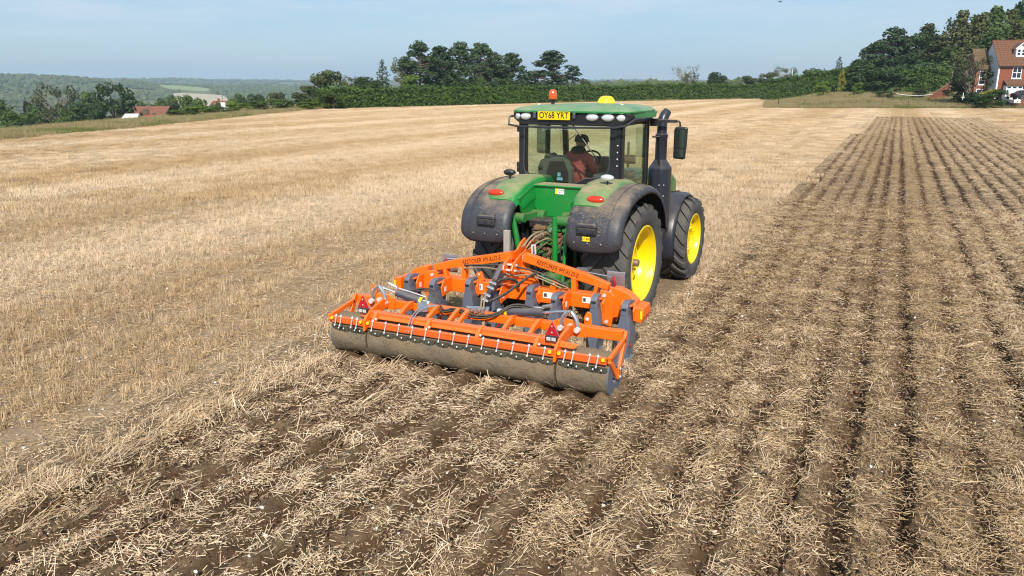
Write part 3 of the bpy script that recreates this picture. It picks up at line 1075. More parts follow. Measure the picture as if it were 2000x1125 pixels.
scatter('straw_bunches', np.stack([x, y, soil_z(x, y) + 0.006], -1), np.stack([npr.normal(size=N) * 0.2, npr.normal(size=N) * 0.25, npr.normal(size=N) * 0.8 + 0.9], -1),
        np.stack([sc, sc, sc], -1), npr.integers(0, 8, N), COL_BUNCH, 'uprooted bunches of straw lying between the furrows', 'straw')
x, y, d = cam_points(44, 4.0, 26)
cu = cult_mask(x, y); ne = furrow(x, y)
pr = np.where(cu > 0.5, np.clip(1.0 - 3.6 * ne, 0.03, 1) * np.where(x > 1.75, 0.9, 0.85), 0.3)
ok = (npr.random(len(x)) < pr) & wheel_free(x, y) & in_field(x, y)
x, y = x[ok], y[ok]; N = len(x)
sc = npr.uniform(0.8, 1.2, N)
scatter('straw_chaff', np.stack([x, y, soil_z(x, y) + 0.002], -1), np.stack([npr.normal(size=N) * 0.1, npr.normal(size=N) * 0.1, npr.random(N) * 6.28], -1),
        np.stack([sc, sc, sc], -1), npr.integers(0, 8, N), COL_CHAFF, 'short chopped chaff mixed into the surface of the soil', 'chaff')
# thick uprooted straw along the left margin of the fresh pass
N = 190
y = npr.uniform(-10.5, -3.3, N); x = -2.0 + npr.normal(size=N) * 0.30
sc = npr.uniform(0.7, 1.2, N)
scatter('margin_straw', np.stack([x, y, soil_z(x, y) + 0.008], -1), np.stack([npr.normal(size=N) * 0.2, npr.normal(size=N) * 0.10 + 0.12, 1.57 + npr.normal(size=N) * 0.6], -1),
        np.stack([sc, sc, sc], -1), npr.integers(0, 8, N), COL_BUNCH, 'thick ridge of uprooted straw along the left margin of the fresh pass', 'straw')
# loose straw further off, bigger clumps
x, y, d = cam_points(64, 24, 60)
cu = cult_mask(x, y); ne = furrow(x, y)
ok = ((cu > 0.5) & (ne < 0.09) & (fbm(x / 0.35, y / 1.4, 2, 85) > 0.28)) & wheel_free(x, y)
x, y = x[ok], y[ok]; N = len(x)
sc = npr.uniform(0.7, 1.1, N)
scatter('far_loose_straw', np.stack([x, y, soil_z(x, y) + 0.006], -1), np.stack([npr.normal(size=N) * 0.2, npr.normal(size=N) * 0.2, npr.random(N) * 6.28], -1),
        np.stack([sc, sc, sc], -1), npr.integers(0, 14, N), COL_LIE, 'straw lying between the long furrows in the distance', 'straw')
x, y, d = cam_points(40, 60, 108)
cu = cult_mask(x, y); ne = furrow(x, y)
ok = (cu > 0.5) & (ne < 0.10)
x, y = x[ok], y[ok]; N = len(x)
sc = npr.uniform(0.9, 1.3, N)
scatter('furthest_loose_straw', np.stack([x, y, soil_z(x, y) + 0.006], -1), np.stack([npr.normal(size=N) * 0.2, npr.normal(size=N) * 0.2, npr.random(N) * 6.28], -1),
        np.stack([sc, sc, sc], -1), npr.integers(0, 14, N), COL_LIE, 'straw lying between the furrows near the far end of the worked strip', 'straw')
# chalk, flint and clods
for nm, dens, s0, s1, col_, lab, cat, only in (
        ('chalk_stones', 34.0, 0.006, 0.024, COL_CHALK, 'white chalk pebbles scattered over the field', 'stones', 0),
        ('brown_flints', 1.2, 0.012, 0.034, COL_FLINT, 'brown flints lying in the worked soil', 'stones', 1),
        ('soil_clods', 46, 0.8, 1.5, COL_CLOD, 'small dark clods of freshly worked soil', 'soil', 1)):
    x, y, d = cam_points(dens, 4.0, 26 if only else 34)
    cu = cult_mask(x, y)
    ok = in_field(x, y) & wheel_free(x, y) & ((cu > 0.55) if only else (npr.random(len(x)) < 0.25 + 1.5 * (fbm(x / 1.1, y / 1.4, 2, 91) - 0.35)))
    x, y = x[ok], y[ok]; N = len(x)
    sc = s0 + (s1 - s0) * npr.random(N) ** 2.5
    scatter(nm, np.stack([x, y, soil_z(x, y) + (0.0 if nm == 'soil_clods' else sc * 0.3)], -1), npr.random((N, 3)) * np.array([0.6, 0.6, 6.28]), np.stack([sc, sc * npr.uniform(0.6, 1, N), sc], -1),
            npr.integers(0, len(col_.objects), N), col_, lab, cat)
# ------------------------------------------------------------------ tractor
tractor = empty('tractor', (0, 0, 0), 'green farm tractor with yellow wheel rims and dusty dark grey mudguards pulling the orange cultivator', 'tractor')


def tyre_mb(R, W, rim_r, lugs, lug_h, lug_w, sweep):
    m = MB()
    h = W / 2
    prof = [(rim_r, h * 0.84), (rim_r + 0.02, h * 0.90), (rim_r + (R - rim_r) * 0.30, h * 0.985), (rim_r + (R - rim_r) * 0.62, h),
            (R - lug_h - 0.055, h * 0.97), (R - lug_h - 0.015, h * 0.88), (R - lug_h, h * 0.7), (R - lug_h + 0.006, 0)]
    prof = prof + [(r, -a) for r, a in prof[-2::-1]]
    m.lathe(prof, (0, 0, 0), 'x', 72)
    for side in (1, -1):
        for k in range(lugs):
            th0 = 2 * math.pi * (k + (0.5 if side < 0 else 0)) / lugs
            secs = []
            for t, rr, wf in ((0.0, R, 0.9), (0.3, R, 1.0), (0.62, R - 0.004, 1.1), (0.86, R - 0.016, 1.2), (0.985, R - 0.05, 1.25), (1.02, R - 0.13, 1.0)):
                xx = side * (0.012 + (h * 0.985 - 0.012) * min(t, 1.0) + (0.006 if t > 1 else 0))
                th = th0 + sweep * (t ** 0.85)
                base = rr - lug_h - 0.012
                a = lug_w * wf / 2
                q = []
                for rad_, wd in ((base, a * 1.15), (rr, a * 0.85)):
                    for sg in (-1, 1):
                        tt = th + sg * wd / rad_
                        q.append(Vector((xx, rad_ * math.cos(tt), rad_ * math.sin(tt))))
                secs.append([q[0], q[1], q[3], q[2]])
            vs = [p for s in secs for p in s]
            fs = [(0, 1, 2, 3), tuple(len(vs) - 4 + i for i in (3, 2, 1, 0))]
            for i in range(len(secs) - 1):
                for j in range(4):
                    j2 = (j + 1) % 4
                    fs.append((i * 4 + j, i * 4 + j2, i * 4 + 4 + j2, i * 4 + 4 + j))
            m.add(vs, fs)
    return m


def make_wheel(name, loc, R, W, rim_r, lugs, sweep, side, dish, stub=False):
    """hub disc carries the tyre and the rim"""
    hub = MB()
    # disc, hub boss and wheel nuts, outer face towards +x
    hub.lathe([(rim_r * 0.90, dish - 0.03), (rim_r * 0.86, dish), (rim_r * 0.55, dish + 0.05), (rim_r * 0.36, dish + 0.055), (rim_r * 0.33, dish + 0.03), (0.0, dish + 0.03)], (0, 0, 0), 'x', 48)
    for k in range(10):
        an = 2 * math.pi * k / 10
        hub.lathe([(0.02, dish + 0.05), (0.02, dish + 0.085), (0.0, dish + 0.085)], (0, rim_r * 0.45 * math.cos(an), rim_r * 0.45 * math.sin(an)), 'x', 6)
    w = MB(); w.v, w.f, w.mi = hub.v, hub.f, hub.mi
    ob = w.build(name, 'yellow', None, smooth=True)
    ob.location = loc
    if side < 0:
        ob.rotation_euler = (0, 0, math.pi)
    ob.parent = tractor
    t = tyre_mb(R, W, rim_r, lugs, 0.048, 0.088, sweep).build('tyre', 'tyre', None, smooth=True, angle=40)
    t.parent = ob
    h = W / 2
    rm = MB().lathe([(rim_r + 0.012, h * 0.84), (rim_r + 0.018, h * 0.91), (rim_r - 0.004, h * 0.925), (rim_r - 0.025, h * 0.86), (rim_r - 0.034, h * 0.55), (rim_r - 0.075, h * 0.46),
                     (rim_r - 0.09, h * 0.10), (rim_r - 0.05, 0.0), (rim_r - 0.05, -h * 0.5), (rim_r - 0.02, -h * 0.6), (rim_r + 0.012, -h * 0.66)], (0, 0, 0), 'x', 72)
    r = rm.build('rim', 'yellow', None, smooth=True, angle=50)
    r.parent = ob
    if not stub:
        return ob
    ax = MB().lathe([(0.0, dish + 0.19), (0.052, dish + 0.19), (0.057, dish + 0.18), (0.057, dish), (0.13, dish + 0.04), (0.14, dish - 0.02)], (0, 0, 0), 'x', 24)
    a = ax.build('axle_stub', M['axle'] if 'axle' in M else 'mud', None, smooth=True)
    a.parent = ob
    return ob


M['axle'] = paint('dirty_axle_steel', (0.22, 0.15, 0.10), 0.5, metal=0.4, var=0.3)
RW = dict(R=0.925, W=0.72, rim_r=0.572, lugs=21, sweep=0.40)
for s in (1, -1):
    make_wheel('rear_wheel', (0.915 * s, 0, 0.895), side=s, dish=0.05, stub=True, **RW)
    make_wheel('front_wheel', (0.93 * s, 3.05, 0.755), R=0.765, W=0.58, rim_r=0.455, lugs=19, sweep=0.44, side=s, dish=0.13)

# --- mudguards
FP = [(-1.20, 1.24), (-1.245, 1.36), (-1.245, 1.50), (-1.20, 1.66), (-1.09, 1.80), (-0.92, 1.93), (-0.68, 2.03), (-0.35, 2.09), (0.0, 2.10), (0.32, 2.05), (0.60, 1.93), (0.83, 1.75), (1.0, 1.52), (1.08, 1.28)]


def fender_mb(s):
    m = MB()
    path = smooth_path([(0, a, b) for a, b in FP], 3)
    xs_ = [0.44, 0.47, 0.55, 0.75, 0.95, 1.10, 1.20, 1.265, 1.285, 1.29]
    dr = [0.10, 0.03, 0.0, 0.0, 0.0, 0.004, 0.015, 0.045, 0.085, 0.13]
    cols = len(xs_)
    vs = []
    for i, p in enumerate(path):
        t = (path[min(i + 1, len(path) - 1)] - path[max(i - 1, 0)]).normalized()
        nrm = Vector((0, -t.z, t.y))           # outward
        rear = max(0.0, min(1.0, (i - 0) / 5.0))
        for x, d_ in zip(xs_, dr):
            inset = 0.0
            if i < 4:                           # rounded lower corners at the rear
                inset = (0.09, 0.04, 0.015, 0.004)[i]
            xx = x
            if x > 1.0: xx = x - inset
            if x < 0.6: xx = x + inset
            q = p - nrm * d_
            vs.append((s * xx, q.y, q.z))
    fs = []
    for i in range(len(path) - 1):
        for k in range(cols - 1):
            fs.append((i * cols + k, i * cols + k + 1, (i + 1) * cols + k + 1, (i + 1) * cols + k))
    m.add(vs, fs)
    return m, path


def fender_pt(path_t):
    pth = smooth_path([(0, a, b) for a, b in FP], 3)
    i = min(int(path_t * (len(pth) - 1)), len(pth) - 2)
    t = (pth[i + 1] - pth[i]).normalized()
    return pth[i], t, Vector((0, -t.z, t.y))


for s in (1, -1):
    m, path = fender_mb(s)
    fo = m.build('rear_mudguard', 'fender', tractor, smooth=True, angle=60)
    sd = fo.modifiers.new('thickness', 'SOLIDIFY'); sd.thickness = 0.022; sd.offset = -1 if s < 0 else -1
    # raised seam along the outer third
    seam = MB().tube([(s * 1.10, (p + fender_pt(0)[2] * 0).y, p.z + 0.002) for p in path[2:-2]], 0.006, 6)
    seam.build('seam', 'fender', fo, smooth=True)
    # green cap on the inner half, with a raised rounded shape
    cp = MB()
    rows = [(-1.02, 1.885), (-0.96, 1.945), (-0.84, 2.02), (-0.68, 2.085), (-0.45, 2.14), (-0.15, 2.16), (0.12, 2.155), (0.3, 2.12)]
    xc = [0.40, 0.425, 0.48, 0.60, 0.75, 0.88, 0.95, 0.985]
    dz = [-0.30, -0.06, -0.008, 0.0, 0.0, -0.012, -0.05, -0.10]
    vs, fs = [], []
    for i, (yy, zz) in enumerate(rows):
        for x, d_ in zip(xc, dz):
            kx = x if i > 1 else 0.69 + (x - 0.69) * (0.80 if i == 0 else 0.93)
            vs.append((s * kx, yy + (0.02 if d_ < -0.03 else 0), zz + d_ * (0.45 if i < 2 else 1.0)))
    nc = len(xc)
    for i in range(len(rows) - 1):
        for k in range(nc - 1):
            fs.append((i * nc + k, i * nc + k + 1, (i + 1) * nc + k + 1, (i + 1) * nc + k))
    fs.append(tuple(range(nc)))
    cp.add(vs, fs)
    cap = cp.build('mudguard_cap', 'green_dusty', tractor, smooth=True, angle=45)
    # tail light
    tl = MB().ellipsoid((s * 0.80, -0.945, 1.965), (0.135, 0.045, 0.055), 20, 10, rot=(-0.5, 0, 0))
    tl.build('tail_light', 'taillight', cap, smooth=True)
    # recessed lamp pocket low on the mudguard
    pk = MB()
    pk.box((s * 0.80, -1.262, 1.56), (0.30, 0.05, 0.105), rot=(-0.08, 0, 0))
    po = pk.build('lamp_pocket', 'black_matt', fo, bevel=0.02)
    MB().box((s * 0.86, -1.29, 1.56), (0.10, 0.012, 0.055), rot=(-0.08, 0, 0)).box((s * 0.73, -1.29, 1.56), (0.08, 0.012, 0.055), rot=(-0.08, 0, 0)).build('lamp_lens', 'stack', po, bevel=0.008)
    MB().prism([(-0.16, 0), (0.16, 0), (0.13, 0.05), (-0.13, 0.05)], (s * 0.80, -1.25, 1.612), (1, 0, 0), (0, 0, 1), (0, 1, 0), 0.075).build('pocket_hood', 'fender', fo, bevel=0.015)
    # screw heads along the lower edge
    for k in range(3):
        MB().ellipsoid((s * (0.62 + 0.2 * k), -1.262, 1.39), (0.012, 0.008, 0.012), 8, 5).build('screw', 'steel', fo, smooth=True)
    # work lamp on a stalk on top
    wl_ = MB().tube([(s * 0.80, -0.5, 2.13), (s * 0.80, -0.5, 2.19)], 0.014, 8)
    wo = wl_.build('work_lamp', 'black', tractor)
    MB().ellipsoid((s * 0.80, -0.51, 2.225), (0.105, 0.06, 0.05), 18, 10).build('lamp_shell', 'black' if s < 0 else 'lampglass', wo, smooth=True)
MB().box((0.80, -1.263, 1.452), (0.115, 0.004, 0.065), rot=(0, 0, 0)).build('yellow_sticker', 'yellow_plastic', tractor)
text_mesh('sticker_print', 'JD 400', 0.045, 'ink', tractor, (0.80, -1.2665, 1.452), (1, 0, 0), (0, 0, 1), 0.0006)
# --- green body between the mudguards
gb = MB()
gb.prism([(-0.47, 2.04), (0.43, 2.04), (0.40, 1.80), (0.30, 1.56), (-0.36, 1.56), (-0.46, 1.78)], (0, -0.37, 0), (1, 0, 0), (0, 0, 1), (0, 1, 0), 0.05)
gp = gb.build('rear_panel', 'green', tractor, bevel=0.015)
MB().prism([(-0.50, 2.055), (0.46, 2.055), (0.46, 2.025), (-0.50, 2.025)], (0, -0.26, 0), (1, 0, 0), (0, 0, 1), (0, 1, 0), 0.34).build('panel_ledge', 'green_dusty', tractor, bevel=0.01)
for s in (1, -1):
    wg = MB().prism([(-0.95, 1.90), (-0.35, 2.08), (0.1, 2.1), (0.1, 1.55), (-0.42, 1.55), (-0.80, 1.62)], (s * 0.43, 0, 0), (0, 1, 0), (0, 0, 1), (1, 0, 0), 0.03)
    wg.build('inner_wing', 'green', tractor, bevel=0.008)
st = MB().box((0.0, -0.3985, 1.965), (0.145, 0.006, 0.085)); so = st.build('maker_label', 'sticker', gp)
MB().box((-0.058, -0.403, 1.965), (0.03, 0.004, 0.085)).build('label_stripe', 'yellow_plastic', so)
text_mesh('label_print', 'POWER\n8.5 t', 0.032, 'ink', gp, (0.02, -0.4025, 1.965), (1, 0, 0), (0, 0, 1), 0.0006)
tr_ = MB().prism([(0, 0.075), (0.075, -0.075), (-0.075, -0.075)], (-0.449, -0.62, 1.86), (0, -1, 0), (0, 0, 1), (1, 0, 0), 0.006)
tr_.build('warning_triangle_sticker', 'sticker', tractor)

# --- chassis, axle housings, transmission
MB().box((0, 0.0, 1.0), (0.62, 0.9, 0.6)).box((0, 1.4, 0.95), (0.5, 2.2, 0.5)).box((0, 3.05, 0.85), (0.45, 1.4, 0.45)).build('chassis', 'green_dirty', tractor, bevel=0.04)
MB().lathe([(0.0, -0.8), (0.17, -0.8), (0.19, -0.3), (0.19, 0.3), (0.17, 0.8), (0.0, 0.8)], (0, 0, 0.915), 'x', 24).build('rear_axle', 'green_dirty', tractor, smooth=True)
MB().bar((-0.75, 3.05, 0.75), (0.75, 3.05, 0.75), 0.22, 0.2).build('front_axle', 'green_dirty', tractor, bevel=0.03)
for s in (1, -1):
    MB().box((s * 0.62, 1.55, 1.05), (0.42, 0.95, 0.62)).build('side_tank', 'black_matt', tractor, bevel=0.05)
    MB().prism([(-0.75, 1.58), (0.6, 1.7), (0.6, 0.7), (-0.62, 0.7)], (s * 0.475, 0, 0), (0, 1, 0), (0, 0, 1), (1, 0, 0), 0.02).build('added_dark_panel', 'black_matt', tractor)  # black sheet added to darken the gap inside the wheel and hide its rim
for k in range(3):
    MB().box((0.92, 1.25, 0.62 + 0.3 * k), (0.25, 0.3, 0.03)).build('step', 'black', tractor, bevel=0.006)
for k in range(9):
    MB().tube([(0.86 + 0.02 * math.sin(k * 2.1), 1.02 + 0.03 * k, 0.75 + 0.08 * k), (0.9, 1.12 + 0.02 * k, 0.9 + 0.08 * k), (0.84, 1.3, 0.95 + 0.07 * k)], 0.014, 6).build('pipe', 'steel' if k % 3 == 0 else 'black', tractor, smooth=True)
hd = MB()
hs = []
for yy, hw, zt, zb in ((1.55, 0.50, 2.10, 1.2), (2.4, 0.48, 2.07, 1.2), (3.3, 0.45, 2.0, 1.2), (4.0, 0.43, 1.92, 1.2), (4.45, 0.40, 1.78, 1.2), (4.6, 0.34, 1.55, 1.2)):
    hs.append([(-hw, yy, zb), (-hw, yy, zt - 0.12), (-hw * 0.8, yy, zt - 0.02), (0, yy, zt), (hw * 0.8, yy, zt - 0.02), (hw, yy, zt - 0.12), (hw, yy, zb)])
vs = [p for r_ in hs for p in r_]; fs = []
for i in range(len(hs) - 1):
    for k in range(6):
        fs.append((i * 7 + k, i * 7 + k + 1, i * 7 + 8 + k, i * 7 + 7 + k))
fs.append(tuple(range(7))); fs.append(tuple(range(len(vs) - 1, len(vs) - 8, -1)))
hd.add(vs, fs)
ho = hd.build('bonnet', 'green', tractor, smooth=True, angle=40)
for s in (1, -1):
    MB().bar((s * 0.502, 1.6, 1.88), (s * 0.452, 3.9, 1.76), 0.006, 0.10).build('yellow_stripe', 'yellow_plastic', ho)
    MB().box((s * 0.46, 2.8, 1.45), (0.02, 1.4, 0.36), rot=(0, 0, s * 0.03)).build('side_grille', 'black', ho)
wt_ = MB()
for k in range(8):
    wt_.box((-0.28 + 0.08 * k, 4.75, 0.85), (0.07, 0.3, 0.4))
wt_.build('front_weight', 'black_matt', tractor, bevel=0.015)

# --- front mudguards
for s in (1, -1):
    m = MB()
    vs, fs = [], []
    n_ = 14
    for i in range(n_):
        an = math.radians(200 - 142 * i / (n_ - 1)) if True else 0
        rr = 0.86
        yy, zz = 3.05 + rr * math.cos(an), 0.755 + rr * math.sin(an)
        for x, d_ in ((0.60, 0.05), (0.63, 0.0), (0.82, 0.0), (0.99, 0.01), (1.035, 0.035), (1.045, 0.075)):
            q = rr - d_
            vs.append((s * x, 3.05 + q * math.cos(an), 0.755 + q * math.sin(an)))
    for i in range(n_ - 1):
        for k in range(5):
            fs.append((i * 6 + k, i * 6 + k + 1, i * 6 + 7 + k, i * 6 + 6 + k))
    m.add(vs, fs)
    fm = m.build('front_mudguard', 'stack', tractor, smooth=True, angle=60)
    sd = fm.modifiers.new('thickness', 'SOLIDIFY'); sd.thickness = 0.02
    MB().bar((s * 0.6, 3.05, 1.35), (s * 0.9, 3.05, 1.60), 0.05, 0.04).build('mudguard_bracket', 'black', tractor)
    for k in range(4):
        MB().box((s * (0.74 + 0.03 * k), 2.98 + 0.05 * k, 1.617), (0.015, 0.16, 0.01)).build('vent_slot', 'black', fm)

# --- cab
RL, RR_ = -0.80, 0.74                    # rear corner posts
cabf = MB()
yb = 0.0
win_out = [(-0.79, 2.94), (-0.80, 2.30), (-0.78, 2.20), (-0.70, 2.13), (-0.52, 2.065), (-0.36, 2.03), (-0.15, 2.02), (0.03, 2.03), (0.14, 2.075), (0.26, 2.135), (0.40, 2.15), (0.54, 2.18), (0.62, 2.25), (0.645, 2.36), (0.645, 2.94)]
frm_out = [(-0.88, 2.98), (-0.88, 1.98), (-0.55, 1.96), (0.55, 1.96), (0.80, 1.98), (0.80, 2.98)]
# rear frame plate with the window opening: strip of quads between the two outlines
outer = []
for (a, b) in win_out:
    if b > 2.9: outer.append((-0.88 if a < 0 else 0.80, 2.98))
    elif a < -0.7 and b > 2.15: outer.append((-0.88, b))
    elif a > 0.6 and b > 2.2: outer.append((0.80, b))
    elif a < -0.65: outer.append((-0.88, 1.98))
    elif a > 0.5: outer.append((0.80, 1.98))
    else: outer.append((a, 1.965))
vs, fs = [], []
K = len(win_out)
for th in (-0.03, 0.05):
    vs += [(a, yb + th, b) for a, b in win_out] + [(a, yb + th, b) for a, b in outer]
for i in range(K - 1):
    fs.append((i, i + 1, K + i + 1, K + i)); fs.append((2 * K + i, 3 * K + i, 3 * K + i + 1, 2 * K + i + 1))
    fs.append((i, 2 * K + i, 2 * K + i + 1, i + 1)); fs.append((K + i, K + i + 1, 3 * K + i + 1, 3 * K + i))
cabf.add(vs, fs)
cabf.box((-0.04, 0.01, 2.965), (1.68, 0.1, 0.05))
FY, FX = 1.50, 0.70                       # front posts
for s, rx in ((1, 0.80), (-1, -0.88)):
    cabf.bar((rx - s * 0.03, 0.06, 1.98), (rx - s * 0.03, 0.06, 2.98), 0.10, 0.12, up=(1, 0, 0))
    cabf.bar((s * FX, FY, 1.55), (s * (FX + 0.03), FY - 0.12, 2.98), 0.07, 0.09, up=(1, 0, 0))
    cabf.bar((rx - s * 0.02, 0.06, 2.96), (s * FX, FY - 0.1, 2.96), 0.06, 0.07)
    cabf.bar((rx - s * 0.02, 0.06, 2.0), (s * 0.86, 0.6, 1.95), 0.05, 0.12)
    cabf.bar((s * 0.86, 0.6, 1.95), (s * 0.86, 0.75, 1.55), 0.05, 0.12)
    cabf.bar((s * 0.86, 0.75, 1.55), (s * FX, FY, 1.55), 0.05, 0.10)
    cabf.bar((s * 0.865, 1.0, 1.55), (s * 0.845, 0.98, 2.95), 0.045, 0.05, up=(1, 0, 0))
cabf.bar((-FX, FY, 1.6), (FX, FY, 1.6), 0.08, 0.12)
cabf.bar((-FX, FY - 0.12, 2.95), (FX, FY - 0.12, 2.95), 0.08, 0.08)
cab = cabf.build('cab_frame', 'black', tractor, bevel=0.008)
MB().box((-0.04, 0.65, 1.62), (1.45, 1.5, 0.1)).build('cab_floor', 'interior', tractor)
for k in range(4):
    MB().ellipsoid((0.765, -0.032, 2.35 + 0.10 * k), (0.012, 0.006, 0.012), 8, 5).build('bolt', 'bolt', cab, smooth=True)
# light seal line round the rear window
MB().tube([(a * 1.0, yb - 0.033, b) for a, b in win_out], 0.008, 6).build('window_seal', 'ram', cab, smooth=True)
rw = MB().prism(win_out, (0, yb - 0.012, 0), (1, 0, 0), (0, 0, 1), (0, 1, 0), 0.006)
rear_window = rw.build('rear_window', 'glass', tractor)
for body_, x_ in (('JOHN', -0.36), ('DEERE', -0.06)):
    text_mesh('window_lettering', body_, 0.085, 'ink_glass', rear_window, (x_, yb - 0.0165, 2.885), (1, 0, 0), (0, 0, 1), 0.0004)
for s, rx in ((1, 0.79), (-1, -0.87)):
    a = (rx, 0.12); b_ = (s * 0.86, 0.98); c_ = (s * 0.74, FY - 0.05)
    m = MB()
    def quad_pane(p, q, zb0, zb1, zt_):
        t = Vector((q[0] - p[0], q[1] - p[1], 0)).normalized(); nn = Vector((t.y, -t.x, 0)) * 0.003
        vs = []
        for sg in (-1, 1):
            vs += [Vector((p[0], p[1], zb0)) + nn * sg, Vector((q[0], q[1], zb1)) + nn * sg, Vector((q[0], q[1], zt_)) + nn * sg, Vector((p[0], p[1], zt_)) + nn * sg]
        return vs, [(0, 1, 2, 3), (7, 6, 5, 4), (0, 4, 5, 1), (1, 5, 6, 2), (2, 6, 7, 3), (3, 7, 4, 0)]
    m.add(*quad_pane(a, b_, 2.03, 1.60, 2.93)); m.build('side_window', 'glass_side', tractor)
    m = MB(); m.add(*quad_pane(b_, c_, 1.60, 1.60, 2.93)); m.build('door_window', 'glass_side', tractor)
m = MB().box((0, FY - 0.06, 2.28), (1.36, 0.006, 1.3), rot=(0.085, 0, 0)); m.build('windscreen', 'glass_side', tractor)
# wiper
wp = MB().tube([(0.02, -0.05, 2.96), (0.35, -0.05, 2.56)], 0.012, 6).tube([(0.10, -0.045, 2.80), (-0.10, -0.045, 2.66)], 0.006, 5).tube([(0.2, -0.052, 2.73), (0.47, -0.045, 2.42)], 0.008, 5)
wp.build('wiper', 'black', tractor, smooth=True)
for z_ in (2.30, 2.22, 2.85):
    MB().box((-0.905, 0.02, z_), (0.05, 0.10, 0.08)).build('hinge', 'black', tractor, bevel=0.01)

# --- roof
rf = MB()
pl = [(-0.97, 0.02), (-0.94, -0.08), (-0.80, -0.13), (0.80, -0.13), (0.94, -0.08), (0.97, 0.02), (0.93, 1.15), (0.84, 1.42), (0.66, 1.52), (-0.66, 1.52), (-0.84, 1.42), (-0.93, 1.15)]
lay = [(1.0, 3.115, 0.0), (1.012, 3.125, 0.0), (1.012, 3.145, 0.0), (0.985, 3.165, 0.0), (0.92, 3.195, 0), (0.72, 3.225, 0), (0.35, 3.24, 0)]
vs, fs = [], []
for k, z_, _ in lay:
    vs += [(a * k, 0.78 + (b - 0.78) * k, z_) for a, b in pl]
n_ = len(pl)
for i in range(len(lay) - 1):
    for k in range(n_):
        k2 = (k + 1) % n_
        fs.append((i * n_ + k, i * n_ + k2, (i + 1) * n_ + k2, (i + 1) * n_ + k))
fs.append(tuple(range(n_ - 1, -1, -1))); fs.append(tuple(range((len(lay) - 1) * n_, len(lay) * n_)))
rf.add(vs, fs)
# deeper side skirts ahead of the rear corners
for s in (1, -1):
    rf.prism([(0.05, 3.12), (0.17, 3.05), (1.15, 3.03), (1.22, 3.12)], (s * 0.925, 0, 0), (0, 1, 0), (0, 0, 1), (1, 0, 0), 0.06)
roof = rf.build('roof', 'green_roof', tractor, smooth=True, angle=40)
hs_ = MB().prism([(-0.955, 3.116), (0.955, 3.116), (0.945, 3.02), (0.82, 2.93), (-0.82, 2.93), (-0.945, 3.02)], (0, 0.055, 0), (1, 0, 0), (0, 0, 1), (0, 1, 0), 0.30)
hs_.box((0, 0.75, 3.03), (1.66, 1.3, 0.14))
housing = hs_.build('roof_housing', 'black', tractor, bevel=0.012)
for x_, wd, yy, rz in ((-0.885, 0.065, -0.075, -0.6), (-0.73, 0.088, -0.11, 0), (0.375, 0.098, -0.11, 0), (0.625, 0.098, -0.11, 0), (0.835, 0.075, -0.085, 0.35)):
    lo = MB().ellipsoid((x_, yy, 3.055), (wd * 1.08, 0.03, 0.058), 20, 8, rot=(0, 0, rz)).build('roof_lamp', 'steel', tractor, smooth=True)
    MB().ellipsoid((x_, yy - 0.014, 3.055), (wd * 0.93, 0.026, 0.047), 20, 8, rot=(0, 0, rz)).build('lens', 'lampglass', lo, smooth=True)
pt = MB().box((-0.24, -0.135, 3.075), (0.54, 0.012, 0.128)); np_ = pt.build('number_plate', 'plate', tractor, bevel=0.004)
text_mesh('registration', 'OY68 YRT', 0.132, 'ink', np_, (-0.24, -0.1425, 3.075), (1, 0, 0), (0, 0, 1), 0.001, squeeze=0.82, bold=0.0020)
for x_ in (-0.57, 0.09):
    MB().box((x_, -0.125, 3.075), (0.05, 0.04, 0.095), rot=(0, 0, 0)).build('plate_lamp', 'ram', tractor, bevel=0.015)
# rail round the rear of the roof
MB().tube([(-0.98, 0.05, 3.06), (-0.985, -0.16, 3.05), (-0.985, -0.20, 2.93), (-0.80, -0.22, 2.905), (0.0, -0.225, 2.905), (0.80, -0.22, 2.92), (0.93, -0.16, 2.95), (0.99, 0.05, 3.03), (1.0, 0.5, 3.035)], 0.017, 8).build('guard_rail', 'stack', tractor, smooth=True)
# beacon and satellite receiver
bs = MB().lathe([(0.0, 3.19), (0.03, 3.19), (0.025, 3.28), (0.045, 3.285), (0.05, 3.31), (0.0, 3.31)], (-0.46, 0.3, 0), 'z', 16); bo = bs.build('beacon', 'black', tractor, smooth=True)
MB().lathe([(0.058, 3.31), (0.066, 3.33), (0.066, 3.38), (0.058, 3.43), (0.035, 3.455), (0.0, 3.462)], (-0.46, 0.3, 0), 'z', 20).build('beacon_lens', 'beacon', bo, smooth=True)
MB().lathe([(0.15, 3.225), (0.155, 3.245), (0.13, 3.30), (0.10, 3.335), (0.06, 3.35), (0.0, 3.355)], (0.05, 1.3, 0), 'z', 24).build('satellite_receiver', 'yellow_plastic', tractor, smooth=True)
for x_, y_ in ((-0.75, 0.4), (0.45, 0.9), (0.62, 0.5)):
    MB().lathe([(0.022, 3.20), (0.02, 3.235), (0.0, 3.24)], (x_, y_, 0), 'z', 10).build('roof_plug', 'white', tractor, smooth=True)

